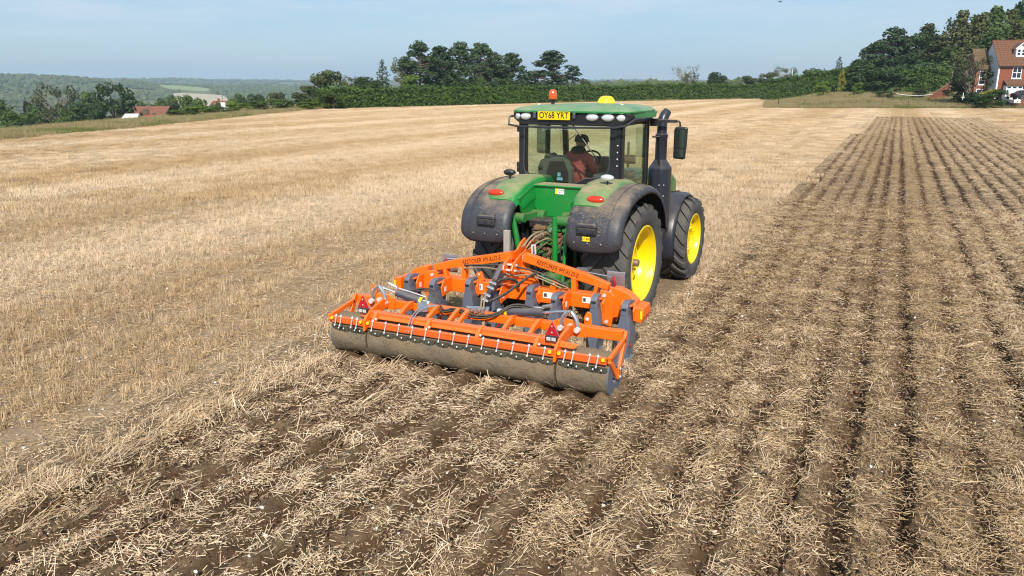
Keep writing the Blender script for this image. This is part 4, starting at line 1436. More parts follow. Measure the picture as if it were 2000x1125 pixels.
# --- exhaust and air intake stack
ex = MB()
oc = [(math.cos(math.pi / 8 + k * math.pi / 4), math.sin(math.pi / 8 + k * math.pi / 4)) for k in range(8)]
vs, fs = [], []
for r_, z_ in ((0.17, 0.95), (0.19, 1.15), (0.195, 2.17), (0.19, 2.19), (0.11, 2.31), (0.10, 2.32)):
    vs += [(0.91 + a * r_, 1.66 + b * r_, z_) for a, b in oc]
for i in range(5):
    for k in range(8):
        fs.append((i * 8 + k, i * 8 + (k + 1) % 8, i * 8 + 8 + (k + 1) % 8, i * 8 + 8 + k))
ex.add(vs, fs)
exo = ex.build('exhaust_muffler', 'stack', tractor, bevel=0.012)
MB().tube([(0.91, 1.66, 2.28), (0.91, 1.66, 2.68), (0.91, 1.66, 2.69), (0.91, 1.66, 2.73), (0.91, 1.66, 2.75), (0.91, 1.66, 2.90), (0.915, 1.68, 2.99), (0.93, 1.72, 3.05), (0.95, 1.77, 3.10)],
          [0.098, 0.098, 0.104, 0.104, 0.082, 0.082, 0.082, 0.080, 0.072], 20).build('exhaust_pipe', 'stack', exo, smooth=True)
for k in range(3):
    for j in range(2):
        MB().ellipsoid((0.96 + 0.07 * j, 1.48 + 0.03 * j, 1.55 + 0.18 * k), (0.011, 0.011, 0.011), 6, 4).build('bolt', 'bolt', exo)
# --- mirrors
for s in (1, -1):
    ma_ = MB().bar((s * 0.80, 1.35, 2.96), (s * 1.19, 1.55, 2.955), 0.03, 0.05).tube(smooth_path([(s * 1.19, 1.55, 2.955), (s * 1.23, 1.57, 2.94), (s * 1.24, 1.58, 2.85)], 4), 0.015, 8)
    ma_.box((s * 0.86, 1.38, 2.94), (0.12, 0.1, 0.12))
    mao = ma_.build('mirror_arm', 'black', tractor, bevel=0.004)
    mh = MB().prism([(-0.105, -0.26), (0.085, -0.27), (0.105, 0.0), (0.11, 0.25), (-0.08, 0.26), (-0.11, 0.2)], (s * 1.25, 1.60, 2.61), (1, 0, 0), (0, 0, 1), (0, 1, 0), 0.09)
    mho = mh.build('mirror', 'black', tractor, bevel=0.025)
    MB().prism([(-0.07, -0.07), (0.07, -0.08), (0.085, 0.21), (-0.06, 0.215)], (s * 1.25, 1.552, 2.61), (1, 0, 0), (0, 0, 1), (0, 1, 0), 0.006).build('mirror_glass', 'mirror', mho)
    MB().prism([(-0.075, -0.22), (0.065, -0.22), (0.07, -0.10), (-0.075, -0.095)], (s * 1.25, 1.552, 2.61), (1, 0, 0), (0, 0, 1), (0, 1, 0), 0.006).build('mirror_glass', 'mirror', mho)
# grab rail beside the door
MB().tube([(0.80, 1.5, 2.70), (0.92, 1.52, 2.70), (0.93, 1.52, 2.66), (0.93, 1.52, 1.75), (0.85, 1.5, 1.7)], 0.016, 8).build('grab_rail', 'black', tractor, smooth=True)
# --- cab interior
se = MB()
se.prism([(-0.23, 0), (0.23, 0), (0.24, 0.32), (0.19, 0.50), (0.09, 0.56), (-0.09, 0.56), (-0.19, 0.50), (-0.24, 0.32)], (-0.36, 0.40, 1.88), (1, 0, 0), (0, -0.12, 1), (0, 1, 0.12), 0.13)
seat = se.build('driver_seat', 'seat', tractor, bevel=0.05, seg=3)
MB().prism([(-0.18, 0.0), (0.18, 0.0), (0.19, 0.28), (0.12, 0.46), (-0.12, 0.46), (-0.19, 0.28)], (-0.36, 0.325, 1.89), (1, 0, 0), (0, -0.12, 1), (0, 1, 0.12), 0.03).build('seat_shell', 'black_matt', seat, bevel=0.01)
MB().box((-0.26, 0.66, 1.84), (0.50, 0.5, 0.14)).build('seat_cushion', 'seat', seat, bevel=0.05)
MB().box((-0.24, 0.62, 1.70), (0.4, 0.4, 0.22)).build('seat_base', 'black_matt', seat, bevel=0.02)
for x_, z_, w_, h_ in ((-0.32, 2.14, 0.05, 0.06), (-0.31, 2.07, 0.10, 0.045), (-0.28, 1.98, 0.05, 0.04)):
    MB().box((x_, 0.285 - (z_ - 2.0) * 0.12, z_), (w_, 0.004, h_)).build('seat_label', 'blue', seat)
MB().prism([(-0.17, 0), (0.17, 0), (0.18, 0.3), (0.12, 0.42), (-0.12, 0.42), (-0.18, 0.3)], (-0.68, 0.66, 1.92), (1, 0, 0), (0, -0.1, 1), (0, 1, 0.1), 0.12).box((-0.66, 0.86, 1.92), (0.36, 0.36, 0.1)).build('passenger_seat', 'seat', tractor, bevel=0.04)
MB().prism([(-0.05, 0), (0.06, 0), (0.09, 0.25), (0.05, 0.5), (-0.03, 0.52), (-0.08, 0.3)], (-0.58, 0.5, 1.94), (1, 0, 0), (0, 0, 1), (0, 1, 0), 0.35).build('seat_side_bolster', 'seat', tractor, bevel=0.03)
MB().box((0.24, 0.72, 2.10), (0.14, 0.5, 0.10)).box((0.34, 0.95, 2.2), (0.2, 0.12, 0.2)).box((0.55, 0.6, 1.93), (0.26, 1.0, 0.5)).build('armrest_console', 'interior', tractor, bevel=0.03)
MB().box((-0.12, 1.42, 2.0), (0.4, 0.2, 0.7)).build('dash_console', 'interior', tractor, bevel=0.04)
MB().box((0.52, 1.15, 2.42), (0.03, 0.05, 0.42)).box((0.60, 1.0, 2.36), (0.2, 0.04, 0.14)).build('monitor', 'black_matt', tractor, bevel=0.008)
sw = MB()
SWC = Vector((-0.16, 1.12, 2.30)); swn = Vector((0, -0.75, 0.66)).normalized(); swu = Vector((1, 0, 0)); swv = swn.cross(swu)
ring = [SWC + (swu * math.cos(t) + swv * math.sin(t)) * 0.20 for t in np.linspace(0, 2 * math.pi, 29)]
sw.tube(ring, 0.016, 8, caps=False)
for t in (0.5, 2.6, 4.71):
    sw.tube([SWC, SWC + (swu * math.cos(t) + swv * math.sin(t)) * 0.20], 0.012, 6)
sw.tube([SWC, (-0.16, 1.36, 2.05)], 0.035, 8)
sw.build('steering_wheel', 'black', tractor, smooth=True)
MB().box((-0.86, 1.0, 2.4), (0.05, 0.06, 1.0)).build('left_door_post', 'black', tractor)
# --- rear linkage, valves and couplings
lk = MB().box((-0.03, -0.52, 1.05), (0.60, 0.40, 0.75)).box((-0.03, -0.55, 1.50), (0.7, 0.3, 0.14))
lk.build('linkage_housing', 'black_matt', tractor, bevel=0.03)
for nm, a, b_, r_ in (('lift_ram', (-0.53, -0.93, 1.66), (-0.40, -0.93, 1.02), 0.042), ('lift_ram', (0.17, -0.93, 1.66), (0.18, -0.93, 0.90), 0.042), ('lift_rod', (0.33, -0.85, 1.60), (0.33, -0.98, 0.72), 0.026), ('lift_rod', (-0.60, -0.80, 1.55), (-0.62, -0.95, 0.8), 0.026)):
    o = MB().tube([a, b_], r_, 14).build(nm, 'green', tractor, smooth=True)
    d_ = (Vector(b_) - Vector(a)).normalized()
    MB().tube([Vector(b_) - d_ * 0.06, Vector(b_) + d_ * 0.02], r_ * 1.2, 14).build('end_collar', 'green_dirty', o, smooth=True)
for s in (1, -1):
    la = MB().bar((s * 0.28 - 0.05, -0.40, 1.58), (s * 0.36 - 0.08, -0.90, 1.60), 0.09, 0.16, h2=0.09).lathe([(0.0, -0.1), (0.075, -0.1), (0.075, 0.1), (0.0, 0.1)], (s * 0.36 - 0.08, -0.88, 1.60), 'x', 16)
    la.lathe([(0.0, -0.12), (0.09, -0.12), (0.09, 0.12), (0.0, 0.12)], (s * 0.27 - 0.06, -0.45, 1.58), 'x', 16)
    la.build('lift_arm', 'green_dirty', tractor, bevel=0.012)
    MB().bar((s * 0.33, -0.35, 0.62), (s * 0.43, -1.32, 0.68), 0.06, 0.13).lathe([(0, -0.05), (0.085, -0.05), (0.085, 0.05), (0, 0.05)], (s * 0.43, -1.34, 0.68), 'x', 16).build('lower_link', 'green_dirty', tractor, bevel=0.01)
# hydraulic valve bank, mud caked
r5 = random.Random(5)
for k in range(4):
    for j in range(6):
        if (k, j) in ((2, 4), (3, 5)): continue
        z_ = 1.46 - 0.075 * j
        m = MB().box((-0.20 + 0.12 * k + r5.uniform(-.012, .012), -0.74 + r5.uniform(-.03, .03), z_), (0.105, 0.13 + r5.uniform(0, .07), 0.06), rot=(r5.uniform(-.15, .15), r5.uniform(-.1, .1), r5.uniform(-.2, .2)))
        m.build('valve_block', 'mud' if r5.random() < (0.85 if k < 2 else 0.45) else 'green_dirty', tractor, bevel=0.014)
for k in range(14):
    x_, z_ = r5.uniform(-0.30, 0.30), r5.uniform(0.62, 1.5)
    MB().lathe([(0, -0.88), (0.024, -0.88), (0.026, -0.84), (0.036, -0.84), (0.036, -0.78), (0.02, -0.7)], (x_, 0, z_), 'y', 10).build('coupler', r5.choice(['mud', 'green_dirty', 'green_dirty', 'steel']), tractor, smooth=True)
for k in range(12):
    a = Vector((r5.uniform(-0.3, 0.3), -0.80, r5.uniform(1.0, 1.5))); b_ = Vector((r5.uniform(-0.32, 0.32), -0.82, r5.uniform(0.6, 1.0)))
    MB().tube(smooth_path([a, (a + b_) / 2 + Vector((r5.uniform(-.1, .1), -0.12, 0)), b_], 5), 0.013, 6).build('hose', r5.choice(['hose', 'mud', 'green_dirty']), tractor, smooth=True)
for k in range(10):
    MB().ellipsoid((r5.uniform(-0.28, 0.25), -0.76 + r5.uniform(-.05, .05), r5.uniform(0.55, 1.35)), (r5.uniform(.04, .08), 0.06, r5.uniform(.03, .07)), 8, 6, rot=(r5.random(), r5.random(), r5.random())).build('mud_lump', 'mud', tractor, smooth=True)
MB().lathe([(0, -1.0), (0.07, -1.0), (0.09, -0.95), (0.13, -0.9), (0.15, -0.75)], (0.12, 0, 0.72), 'y', 20).build('power_take_off_guard', 'green_dirty', tractor, smooth=True)
MB().box((-0.05, -0.85, 0.45), (0.12, 0.6, 0.08)).box((-0.05, -0.75, 0.62), (0.10, 0.1, 0.30)).build('drawbar', 'mud', tractor, bevel=0.02)
MB().tube([(-0.30, -0.62, 1.545), (0.25, -0.62, 1.56), (0.30, -0.62, 1.50)], 0.014, 6).tube(smooth_path([(-0.1, -0.65, 1.55), (0.05, -0.72, 1.5), (0.22, -0.68, 1.57), (0.36, -0.66, 1.49)], 5), 0.01, 6).build('cable', 'green', tractor, smooth=True)

# ------------------------------------------------------------------ driver
person = empty('person', (-0.14, 0.62, 1.97), 'driver in a red jacket and grey cap seated at the wheel inside the tractor cab', 'person')
PB = [(-0.14, 0.62, 2.05), (-0.13, 0.66, 2.22), (-0.12, 0.70, 2.40), (-0.11, 0.735, 2.52), (-0.10, 0.755, 2.60), (-0.09, 0.765, 2.645), (-0.075, 0.79, 2.70), (-0.075, 0.785, 2.76)]
verts = list(PB); rads = [0.165, 0.16, 0.175, 0.14, 0.062, 0.075, 0.10, 0.075]
edges = [(i, i + 1) for i in range(7)]


def chain(start, pts, rr):
    prev = start
    for p, r_ in zip(pts, rr):
        verts.append(p); rads.append(r_)
        edges.append((prev, len(verts) - 1)); prev = len(verts) - 1
    return prev


HR = (0.10, 1.05, 2.30); HL = (-0.28, 1.04, 2.40)
chain(3, [(0.08, 0.74, 2.46), (0.145, 0.78, 2.30), (0.15, 0.84, 2.235), (0.125, 0.96, 2.26), HR], [0.085, 0.07, 0.06, 0.05, 0.038])
chain(3, [(-0.30, 0.76, 2.46), (-0.38, 0.82, 2.30), (-0.37, 0.88, 2.25), (-0.32, 0.97, 2.33), HL], [0.085, 0.07, 0.06, 0.05, 0.038])
for s in (1, -1):
    chain(0, [(-0.14 + s * 0.12, 0.75, 2.04), (-0.14 + s * 0.15, 1.02, 2.05), (-0.14 + s * 0.15, 1.08, 1.92), (-0.14 + s * 0.15, 1.12, 1.74), (-0.14 + s * 0.15, 1.24, 1.70)], [0.105, 0.08, 0.07, 0.05, 0.04])
bme = bpy.data.meshes.new('body')
bme.from_pydata([Vector(v) - Vector(person.location) for v in verts], edges, [])
bo_ = bpy.data.objects.new('body', bme); COL.objects.link(bo_); bo_.parent = person
bo_.modifiers.new('skin', 'SKIN')
for i, sv in enumerate(bme.skin_vertices[0].data):
    sv.radius = (rads[i], rads[i] * (0.72 if i in (1, 2, 3) else 0.95))
    sv.use_root = (i == 0)
sb_ = bo_.modifiers.new('sub', 'SUBSURF'); sb_.levels = 2; sb_.render_levels = 2
dg = bpy.context.evaluated_depsgraph_get()
me2 = bpy.data.meshes.new_from_object(bo_.evaluated_get(dg))
bo_.modifiers.clear(); bo_.data = me2; me2.name = 'body'
fm_ = MB()
for hc, tip, sd_ in ((HR, Vector((0.02, 0.05, 0.03)), -1), (HL, Vector((0.02, 0.05, 0.02)), 1)):
    hc = Vector(hc) - Vector(person.location)
    for k, L in enumerate((0.075, 0.085, 0.08, 0.065)):
        o_ = hc + Vector((-0.03 + 0.02 * k, 0.02, 0.012 - 0.004 * k))
        fm_.tube([o_, o_ + Vector((0, L * 0.55, 0.018)), o_ + Vector((0, L * 0.85, -0.012)), o_ + Vector((0, L * 0.72, -0.035))], [0.0095, 0.009, 0.008, 0.007], 6)
    o_ = hc + Vector((sd_ * 0.03, 0.0, 0))
    fm_.tube([o_, o_ + Vector((sd_ * 0.025, 0.03, 0.0)), o_ + Vector((sd_ * 0.022, 0.055, -0.015))], [0.011, 0.010, 0.008], 6)
# nose and ears share the body's mesh
hcn = Vector((-0.075, 0.79, 2.70)) - Vector(person.location)
fm_.ellipsoid(hcn + Vector((0.03, 0.105, -0.02)), (0.014, 0.022, 0.025), 8, 6)
for s in (1, -1):
    fm_.ellipsoid(hcn + Vector((s * 0.092, 0.0, -0.01)), (0.012, 0.022, 0.034), 8, 6)
bm = bmesh.new(); bm.from_mesh(me2)
nb0 = len(bm.faces)
tmpm = fm_.mesh('tmp'); bm.from_mesh(tmpm); bpy.data.meshes.remove(tmpm)
for i, f in enumerate(bm.faces):
    c = f.calc_center_median() + Vector(person.location)
    f.smooth = True
    hand = (c.y > 1.0 and c.z > 2.2)
    if i >= nb0 or c.z > 2.585 or hand: f.material_index = 0
    elif c.z > 2.12 or (c.z > 2.06 and c.y < 0.7): f.material_index = 1
    else: f.material_index = 2
me2.materials.clear()
for k in ('skin', 'jacket', 'dark_cloth'): me2.materials.append(M[k])
bm.to_mesh(me2); bm.free()
cm = MB().lathe([(0.118, 2.715), (0.118, 2.75), (0.105, 2.80), (0.07, 2.83), (0.0, 2.838)], (-0.075, 0.775, 0), 'z', 20)
cm.prism([(-0.075, 0.0), (0.075, 0.0), (0.06, 0.08), (0.0, 0.10), (-0.06, 0.08)], (-0.06, 0.875, 2.725), (1, 0.0, 0), (0, 1, -0.15), (0, 0, 1), 0.012)
cm.build('cap', 'cap', person, smooth=True)
MB().ellipsoid((-0.085, 0.675, 2.585), (0.13, 0.075, 0.075), 14, 8, rot=(0.4, 0, 0)).build('hood', 'dark_cloth', person, smooth=True)
MB().prism([(-0.03, -0.05), (0.03, -0.05), (0.03, 0.05), (-0.03, 0.05)], (0.155, 0.77, 2.40), (0, 1, 0), (0, 0, 1), (1, 0, 0), 0.02).build('sleeve_badge', 'sticker', person, bevel=0.005)

# straw and chaff lying on the right mudguard
dm_ = MB(); r6 = random.Random(12)
fpath = smooth_path([(0, a, b) for a, b in FP], 3)
for k in range(150):
    i_ = int(min(20, max(6, r6.gauss(11, 3.2))))
    p_ = fpath[i_].lerp(fpath[i_ + 1], r6.random()); x_ = min(1.2, max(0.5, r6.gauss(0.84, 0.17)))
    t_ = (fpath[i_ + 1] - fpath[i_]).normalized(); nn_ = Vector((0, -t_.z, t_.y)); an_ = r6.uniform(0, 6.28)
    d_ = Vector((math.cos(an_), 0, 0)) + t_ * math.sin(an_)
    if -1.0 < p_.y and x_ < 1.0: continue
    c_ = Vector((x_, p_.y, p_.z)) + nn_ * 0.006; L_ = r6.uniform(0.004, 0.02)
    dm_.bar(c_ - d_ * L_, c_ + d_ * L_, 0.005, 0.004, up=nn_)
tag(dm_.build('straw_debris', 'hose_tan', tractor), kind='stuff')

tractor.rotation_euler = (0, 0, -0.035)
person.rotation_euler = (0, 0, -0.035)
person.location = Matrix.Rotation(-0.035, 3, 'Z') @ (Vector(person.location) + Vector((-0.08, 0, -0.085)))
# ------------------------------------------------------------------ cultivator
IX = -0.13
cult = empty('cultivator', (IX, -2.4, 0), 'orange mounted soil cultivator with blue grey legs and a full width rear roller', 'cultivator')
BY, BZ = -1.60, 0.68                                  # main cross beam
# main beam and its outer stubs
mb_ = MB().bar((IX - 1.36, BY, BZ), (IX + 1.36, BY, BZ), 0.20, 0.20)
mbo = mb_.build('main_beam', 'orange', cult, bevel=0.012)
for s in (1, -1):
    # hinge bracket at the beam end
    hb = MB().prism([(-0.11, -0.26), (0.06, -0.30), (0.09, -0.12), (0.10, 0.13), (0.05, 0.18), (-0.10, 0.20), (-0.14, 0.05)], (IX + s * 1.38, BY - 0.13, BZ), (s, 0, 0), (0, 0, 1), (0, 1, 0), 0.05)
    hb.prism([(-0.11, -0.26), (0.06, -0.30), (0.09, -0.12), (0.10, 0.13), (0.05, 0.18), (-0.10, 0.20), (-0.14, 0.05)], (IX + s * 1.38, BY + 0.10, BZ), (s, 0, 0), (0, 0, 1), (0, 1, 0), 0.05)
    hb.build('hinge_bracket', 'orange', cult, bevel=0.01)
    for dx, dz in ((-0.04, 0.13), (0.0, -0.23)):
        MB().lathe([(0, -0.045), (0.024, -0.045), (0.024, -0.02), (0.018, -0.02), (0.018, 0.28), (0, 0.28)], (IX + s * (1.38 + dx), BY - 0.13, BZ + dz), 'y', 12).build('hinge_pin', 'bolt', cult, smooth=True)
    for dz in (0.03, -0.06):
        MB().ellipsoid((IX + s * 1.33, BY - 0.16, BZ + dz), (0.016, 0.012, 0.016), 8, 5).build('bolt', 'bolt', cult, smooth=True)
    # outer wing stub with its quadrant
    ws = MB().prism([(0.02, -0.18), (0.33, -0.10), (0.38, 0.0), (0.35, 0.10), (0.24, 0.19), (0.10, 0.24), (0.02, 0.24)], (IX + s * 1.42, BY - 0.05, BZ), (s, 0, 0), (0, 0, 1), (0, 1, 0), 0.16)
    ws.build('wing_stub', 'orange', cult, bevel=0.014)
    we = MB().prism([(0, -0.10), (0.10, -0.12), (0.13, -0.02), (0.12, 0.09), (0.0, 0.10)], (IX + s * 1.80, BY - 0.14, BZ - 0.03), (s, 0, 0), (0, 0, 1), (0, 1, 0), 0.34)
    weo = we.build('wing_end', 'orange', cult, bevel=0.015)
    MB().box((IX + s * 1.90, BY - 0.316, BZ - 0.03), (0.028, 0.006, 0.11)).build('side_reflector', 'yellow_plastic', weo)

# headstock: two upright cheek plates with tall ears, and the braces down to the beam ends
hk = [(-1.86, 0.98), (-1.90, 1.04), (-1.86, 1.11), (-1.60, 1.21), (-1.42, 1.245), (-1.27, 1.34), (-1.16, 1.37), (-1.11, 1.31), (-1.16, 1.16), (-1.20, 1.02), (-1.42, 0.96), (-1.6, 0.94)]
for dx in (-0.11, 0.02):
    MB().prism(hk, (IX + dx, 0, 0), (0, 1, 0), (0, 0, 1), (1, 0, 0), 0.028).build('headstock_plate', 'orange', cult, bevel=0.006)
for a, b_ in ((-0.16, -0.03), (-0.20, -0.10)):
    MB().lathe([(0, -0.085), (0.017, -0.085), (0.017, 0.10), (0, 0.10)], (IX - 0.045, -1.60 + a, 1.12 + b_), 'x', 10).build('headstock_bolt', 'bolt', cult, smooth=True)
MB().box((IX + 0.037, -1.52, 1.15), (0.004, 0.05, 0.09)).build('round_decal', 'sticker', cult)
MB().box((IX + 0.037, -1.22, 1.27), (0.004, 0.05, 0.06)).build('white_decal', 'sticker', cult)
MB().bar((IX, -1.52, 0.70), (IX, -1.50, 1.12), 0.16, 0.13, up=(0, 1, 0)).build('mast', 'orange', cult, bevel=0.01)
MB().prism([(-0.30, 0), (0.30, 0), (0.10, 0.26), (-0.10, 0.26)], (IX, -1.50, 0.76), (1, 0, 0), (0, 0, 1), (0, 1, 0), 0.10).build('mast_gusset', 'orange', cult, bevel=0.01)
MB().tube([(IX + 0.12, -1.42, 1.32), (IX + 0.17, -1.42, 1.33), (IX + 0.18, -1.42, 1.20), (IX + 0.13, -1.42, 1.18), (IX + 0.12, -1.42, 1.32)], 0.014, 6).build('linkage_pin_loop', 'bolt', cult, smooth=True)
for s in (1, -1):
    P0 = Vector((IX + s * 0.09, -1.60, 1.19)); P1 = Vector((IX + s * 1.02, -1.60, 0.985)); P2 = Vector((IX + s * 1.36, -1.62, 0.90))
    d01 = (P1 - P0).normalized()
    br = MB().bar(P0, P1, 0.105, 0.125, up=(0, 0, 1)).bar(P1 - d01 * 0.02, P2, 0.10, 0.12, up=(0, 0, 1), h2=0.09)
    bro = br.build('brace', 'orange', cult, bevel=0.008)
    upv = Vector((0, 0, 1)) - d01 * d01.z
    upv.normalize()
    u_ = d01 if s > 0 else -d01
    mid = P0.lerp(P1, 0.56 if s > 0 else 0.52) + Vector((0, -0.0545, 0))
    text_mesh('brace_lettering', 'RESTORER 4M ALO-E', 0.090, 'ink', bro, mid, u_, upv, 0.0012, shear=0.22, squeeze=0.76, bold=0.0)
    # posts between brace and beam
    MB().bar((IX + s * 0.86, BY - 0.02, BZ + 0.09), (IX + s * 0.86, BY - 0.02, 0.98), 0.07, 0.10, up=(0, 1, 0)).build('brace_post', 'orange', cult, bevel=0.006)
    MB().bar((IX + s * 1.16, BY - 0.02, BZ + 0.09), (IX + s * 1.20, BY - 0.02, 0.93), 0.05, 0.10, up=(0, 1, 0)).build('brace_post', 'orange', cult, bevel=0.006)
    MB().bar((IX + s * 0.55, BY - 0.07, BZ + 0.1), (IX + s * 0.60, BY - 0.07, BZ + 0.23), 0.09, 0.05, up=(0, 1, 0)).build('beam_lug', 'orange', cult, bevel=0.01)
    MB().ellipsoid((IX + s * 0.585, BY - 0.10, BZ + 0.20), (0.018, 0.012, 0.018), 8, 5).build('bolt', 'bolt', cult, smooth=True)
# decals on the beam
for x_, w_ in ((IX + 0.50, 0.15), (IX + 1.07, 0.12), (IX - 1.24, 0.10), (IX - 0.55, 0.05)):
    MB().box((x_, BY - 0.103, BZ + 0.02), (w_, 0.004, 0.085)).build('beam_decal', 'sticker', mbo)
    MB().box((x_ - w_ * 0.25, BY - 0.106, BZ + 0.02), (w_ * 0.3, 0.003, 0.05)).build('decal_symbol', 'ram', mbo)

# legs: front and rear ranks
LEGS = [(-1.73, -2.05), (-1.26, -2.12), (-0.82, -1.86), (-0.34, -2.08), (0.15, -1.86), (0.62, -2.10), (1.12, -1.92), (1.59, -2.08)]


def leg_meshes(parent, x, y):
    z0 = 0.0
    rear = [(-0.035, -0.02), (0.035, -0.02), (0.050, 0.16), (0.082, 0.30), (0.092, 0.42), (0.068, 0.58), (0.048, 0.66), (0.046, 0.74), (-0.046, 0.74), (-0.048, 0.66), (-0.070, 0.56), (-0.092, 0.42), (-0.084, 0.28), (-0.055, 0.14)]
    lg = MB()
    # tapered guard: wide rear face, running forward to the point
    k = len(rear)
    vs = [(x + a, y, b) for a, b in rear] + [(x + a * 0.72, y + 0.27 + (0.03 if b > 0.3 else 0.09), b) for a, b in rear]
    fs = [tuple(range(k)), tuple(range(2 * k - 1, k - 1, -1))] + [(i, (i + 1) % k, (i + 1) % k + k, i + k) for i in range(k)]
    lg.add(vs, fs)
    lo = lg.build('leg', 'legsteel', parent, bevel=0.006)
    # curved hood over the top clamp
    hood = MB().prism([(0.0, 0.66), (0.0, 0.77), (0.035, 0.815), (0.12, 0.835), (0.34, 0.80), (0.35, 0.76), (0.20, 0.70), (0.12, 0.66)], (x, y - 0.005, 0), (0, 1, 0), (0, 0, 1), (1, 0, 0), 0.085)
    hood.build('leg_hood', 'legsteel', lo, bevel=0.008)
    MB().box((x, y - 0.006, 0.745), (0.06, 0.02, 0.028)).build('hood_slot', 'black_matt', lo, bevel=0.004)
    MB().bar((x, y + 0.30, 0.04), (x, y + 0.02, 0.0), 0.14, 0.03).build('point', 'steel', lo)
    MB().ellipsoid((x + 0.05, y + 0.12, 0.24), (0.03, 0.05, 0.03), 8, 5).build('shear_bolt', 'red', lo, smooth=True)
    # arm carrying the leg back from the beam
    arm = MB()
    yb_ = BY - 0.09
    arm.prism([(y + 0.16, 0.56), (yb_, 0.60), (yb_, 0.80), (y + 0.20, 0.81), (y + 0.12, 0.70)], (x + 0.085, 0, 0), (0, 1, 0), (0, 0, 1), (1, 0, 0), 0.022)
    arm.prism([(y + 0.16, 0.56), (yb_, 0.60), (yb_, 0.80), (y + 0.20, 0.81), (y + 0.12, 0.70)], (x - 0.085, 0, 0), (0, 1, 0), (0, 0, 1), (1, 0, 0), 0.022)
    arm.box((x, (y + 0.1 + yb_) / 2, 0.77), (0.15, abs(yb_ - y - 0.1), 0.02))
    ao = arm.build('leg_arm', 'orange', parent, bevel=0.004)
    MB().box((x + 0.098, y + 0.22, 0.66), (0.004, 0.05, 0.07)).build('arm_decal', 'sticker', ao)


for x_, y_ in LEGS:
    leg_meshes(cult, x_, y_)

# rear frame: front member, tube and scraper beam, joined by swan-neck arms
FY_, FZ_ = -2.74, 0.62
fr = MB().bar((-1.69, FY_, FZ_), (IX + 1.28, FY_, FZ_), 0.11, 0.11).build('rear_frame_member', 'orange', cult, bevel=0.01)
for s in (1, -1):
    cx = IX + 1.28 if s > 0 else -1.65
    fo_ = MB().bar((cx + s * 0.08, FY_, FZ_), (IX + s * 1.93, FY_, FZ_ + 0.005), 0.11, 0.13).build('rear_frame_wing', 'orange', cult, bevel=0.01)
    # plate carrying the pivot below the wishbone
    MB().prism([(-0.24, -0.10), (0.20, -0.10), (0.16, 0.06), (0.05, 0.10), (-0.12, 0.12), (-0.24, 0.06)], (cx + s * 0.01, FY_ - 0.07, FZ_ + 0.03), (s, 0, 0), (0, 0, 1), (0, 1, 0), 0.03).build('pivot_plate', 'orange', cult, bevel=0.008)
    MB().prism([(0.0, -0.05), (0.09, -0.05), (0.07, 0.16), (0.02, 0.18), (-0.02, 0.10)], (cx + s * 0.15, FY_ + 0.04, FZ_ + 0.05), (s, 0, 0), (0, 0, 1), (0, 1, 0), 0.03).build('pivot_lug', 'orange', cult, bevel=0.006)
    MB().ellipsoid((cx + s * 0.18, FY_ + 0.01, FZ_ + 0.14), (0.025, 0.02, 0.025), 10, 6).build('bolt', 'bolt', cult, smooth=True)
    # zinc wishbone links
    for q in (-1, 1):
        MB().tube(smooth_path([(cx + q * 0.11, FY_ - 0.11, FZ_ + 0.04), (cx + q * 0.085, FY_ - 0.11, FZ_ + 0.16), (cx + q * 0.02, FY_ - 0.11, FZ_ + 0.25)], 4), [0.03] * 4 + [0.028] * 4 + [0.022], 8).build('wishbone_link', 'steel', cult, smooth=True)
        MB().lathe([(0, -0.03), (0.036, -0.03), (0.036, 0.03), (0, 0.03)], (cx + q * 0.11, FY_ - 0.13, FZ_ + 0.035), 'y', 12).build('link_eye', 'bolt', cult, smooth=True)
    MB().lathe([(0, -0.03), (0.03, -0.03), (0.03, 0.03), (0, 0.03)], (cx, FY_ - 0.10, FZ_ + 0.06), 'y', 12).build('pivot_pin', 'bolt', cult, smooth=True)
    # folding ram
    A = Vector((IX + s * 0.33, FY_ + 0.04, FZ_ + 0.085)); B = Vector((IX + s * 0.88, FY_ + 0.0, FZ_ + 0.155)); C_ = Vector((cx, FY_ - 0.10, FZ_ + 0.245))
    A = A if s > 0 else A + Vector((-0.62, 0.02, -0.01)); B = B if s > 0 else Vector((IX - 1.30, FY_ + 0.06, FZ_ + 0.14)); C_ = C_ if s > 0 else Vector((IX - 1.44, FY_ - 0.08, FZ_ + 0.245))
    if s < 0:
        A, B, C_ = Vector((IX - 0.90, FY_ + 0.02, FZ_ + 0.07)), Vector((IX - 1.29, FY_ - 0.02, FZ_ + 0.165)), Vector((-1.65, FY_ - 0.10, FZ_ + 0.245))
    rm_ = MB().tube([A, B], 0.053, 14).build('ram_barrel', 'ram', cult, smooth=True)
    MB().tube([B, C_], 0.019, 8).build('ram_rod', 'chrome', rm_, smooth=True)
    dd_ = (B - A).normalized()
    MB().tube([A + dd_ * 0.01, A + dd_ * 0.05], 0.0545, 14).build('ram_label', 'yellow_plastic', rm_, smooth=True)
    MB().tube([A, A - dd_ * 0.10], [0.03, 0.04], 10).build('ram_eye', 'bolt', rm_, smooth=True)
    MB().tube([A + Vector((0.02, 0.05, 0.06)), B + Vector((0, 0.05, 0.05))], 0.008, 6).build('ram_pipe', 'bolt', rm_, smooth=True)
    MB().tube([B + Vector((0, 0, 0.05)), B + Vector((0, 0, 0.075)), B + dd_ * 0.12 + Vector((0, 0, 0.09))], 0.022, 8).build('ram_fitting', 'steel', rm_, smooth=True)
TY_, TZ_ = -3.19, 0.585
SY_, SZ_ = -3.335, 0.492
RLX, RRX = -2.10, 1.82
tb = MB().bar((-1.56, TY_, TZ_), (IX + 1.24, TY_, TZ_), 0.10, 0.09).build('roller_tube', 'orange_worn', cult, bevel=0.012)
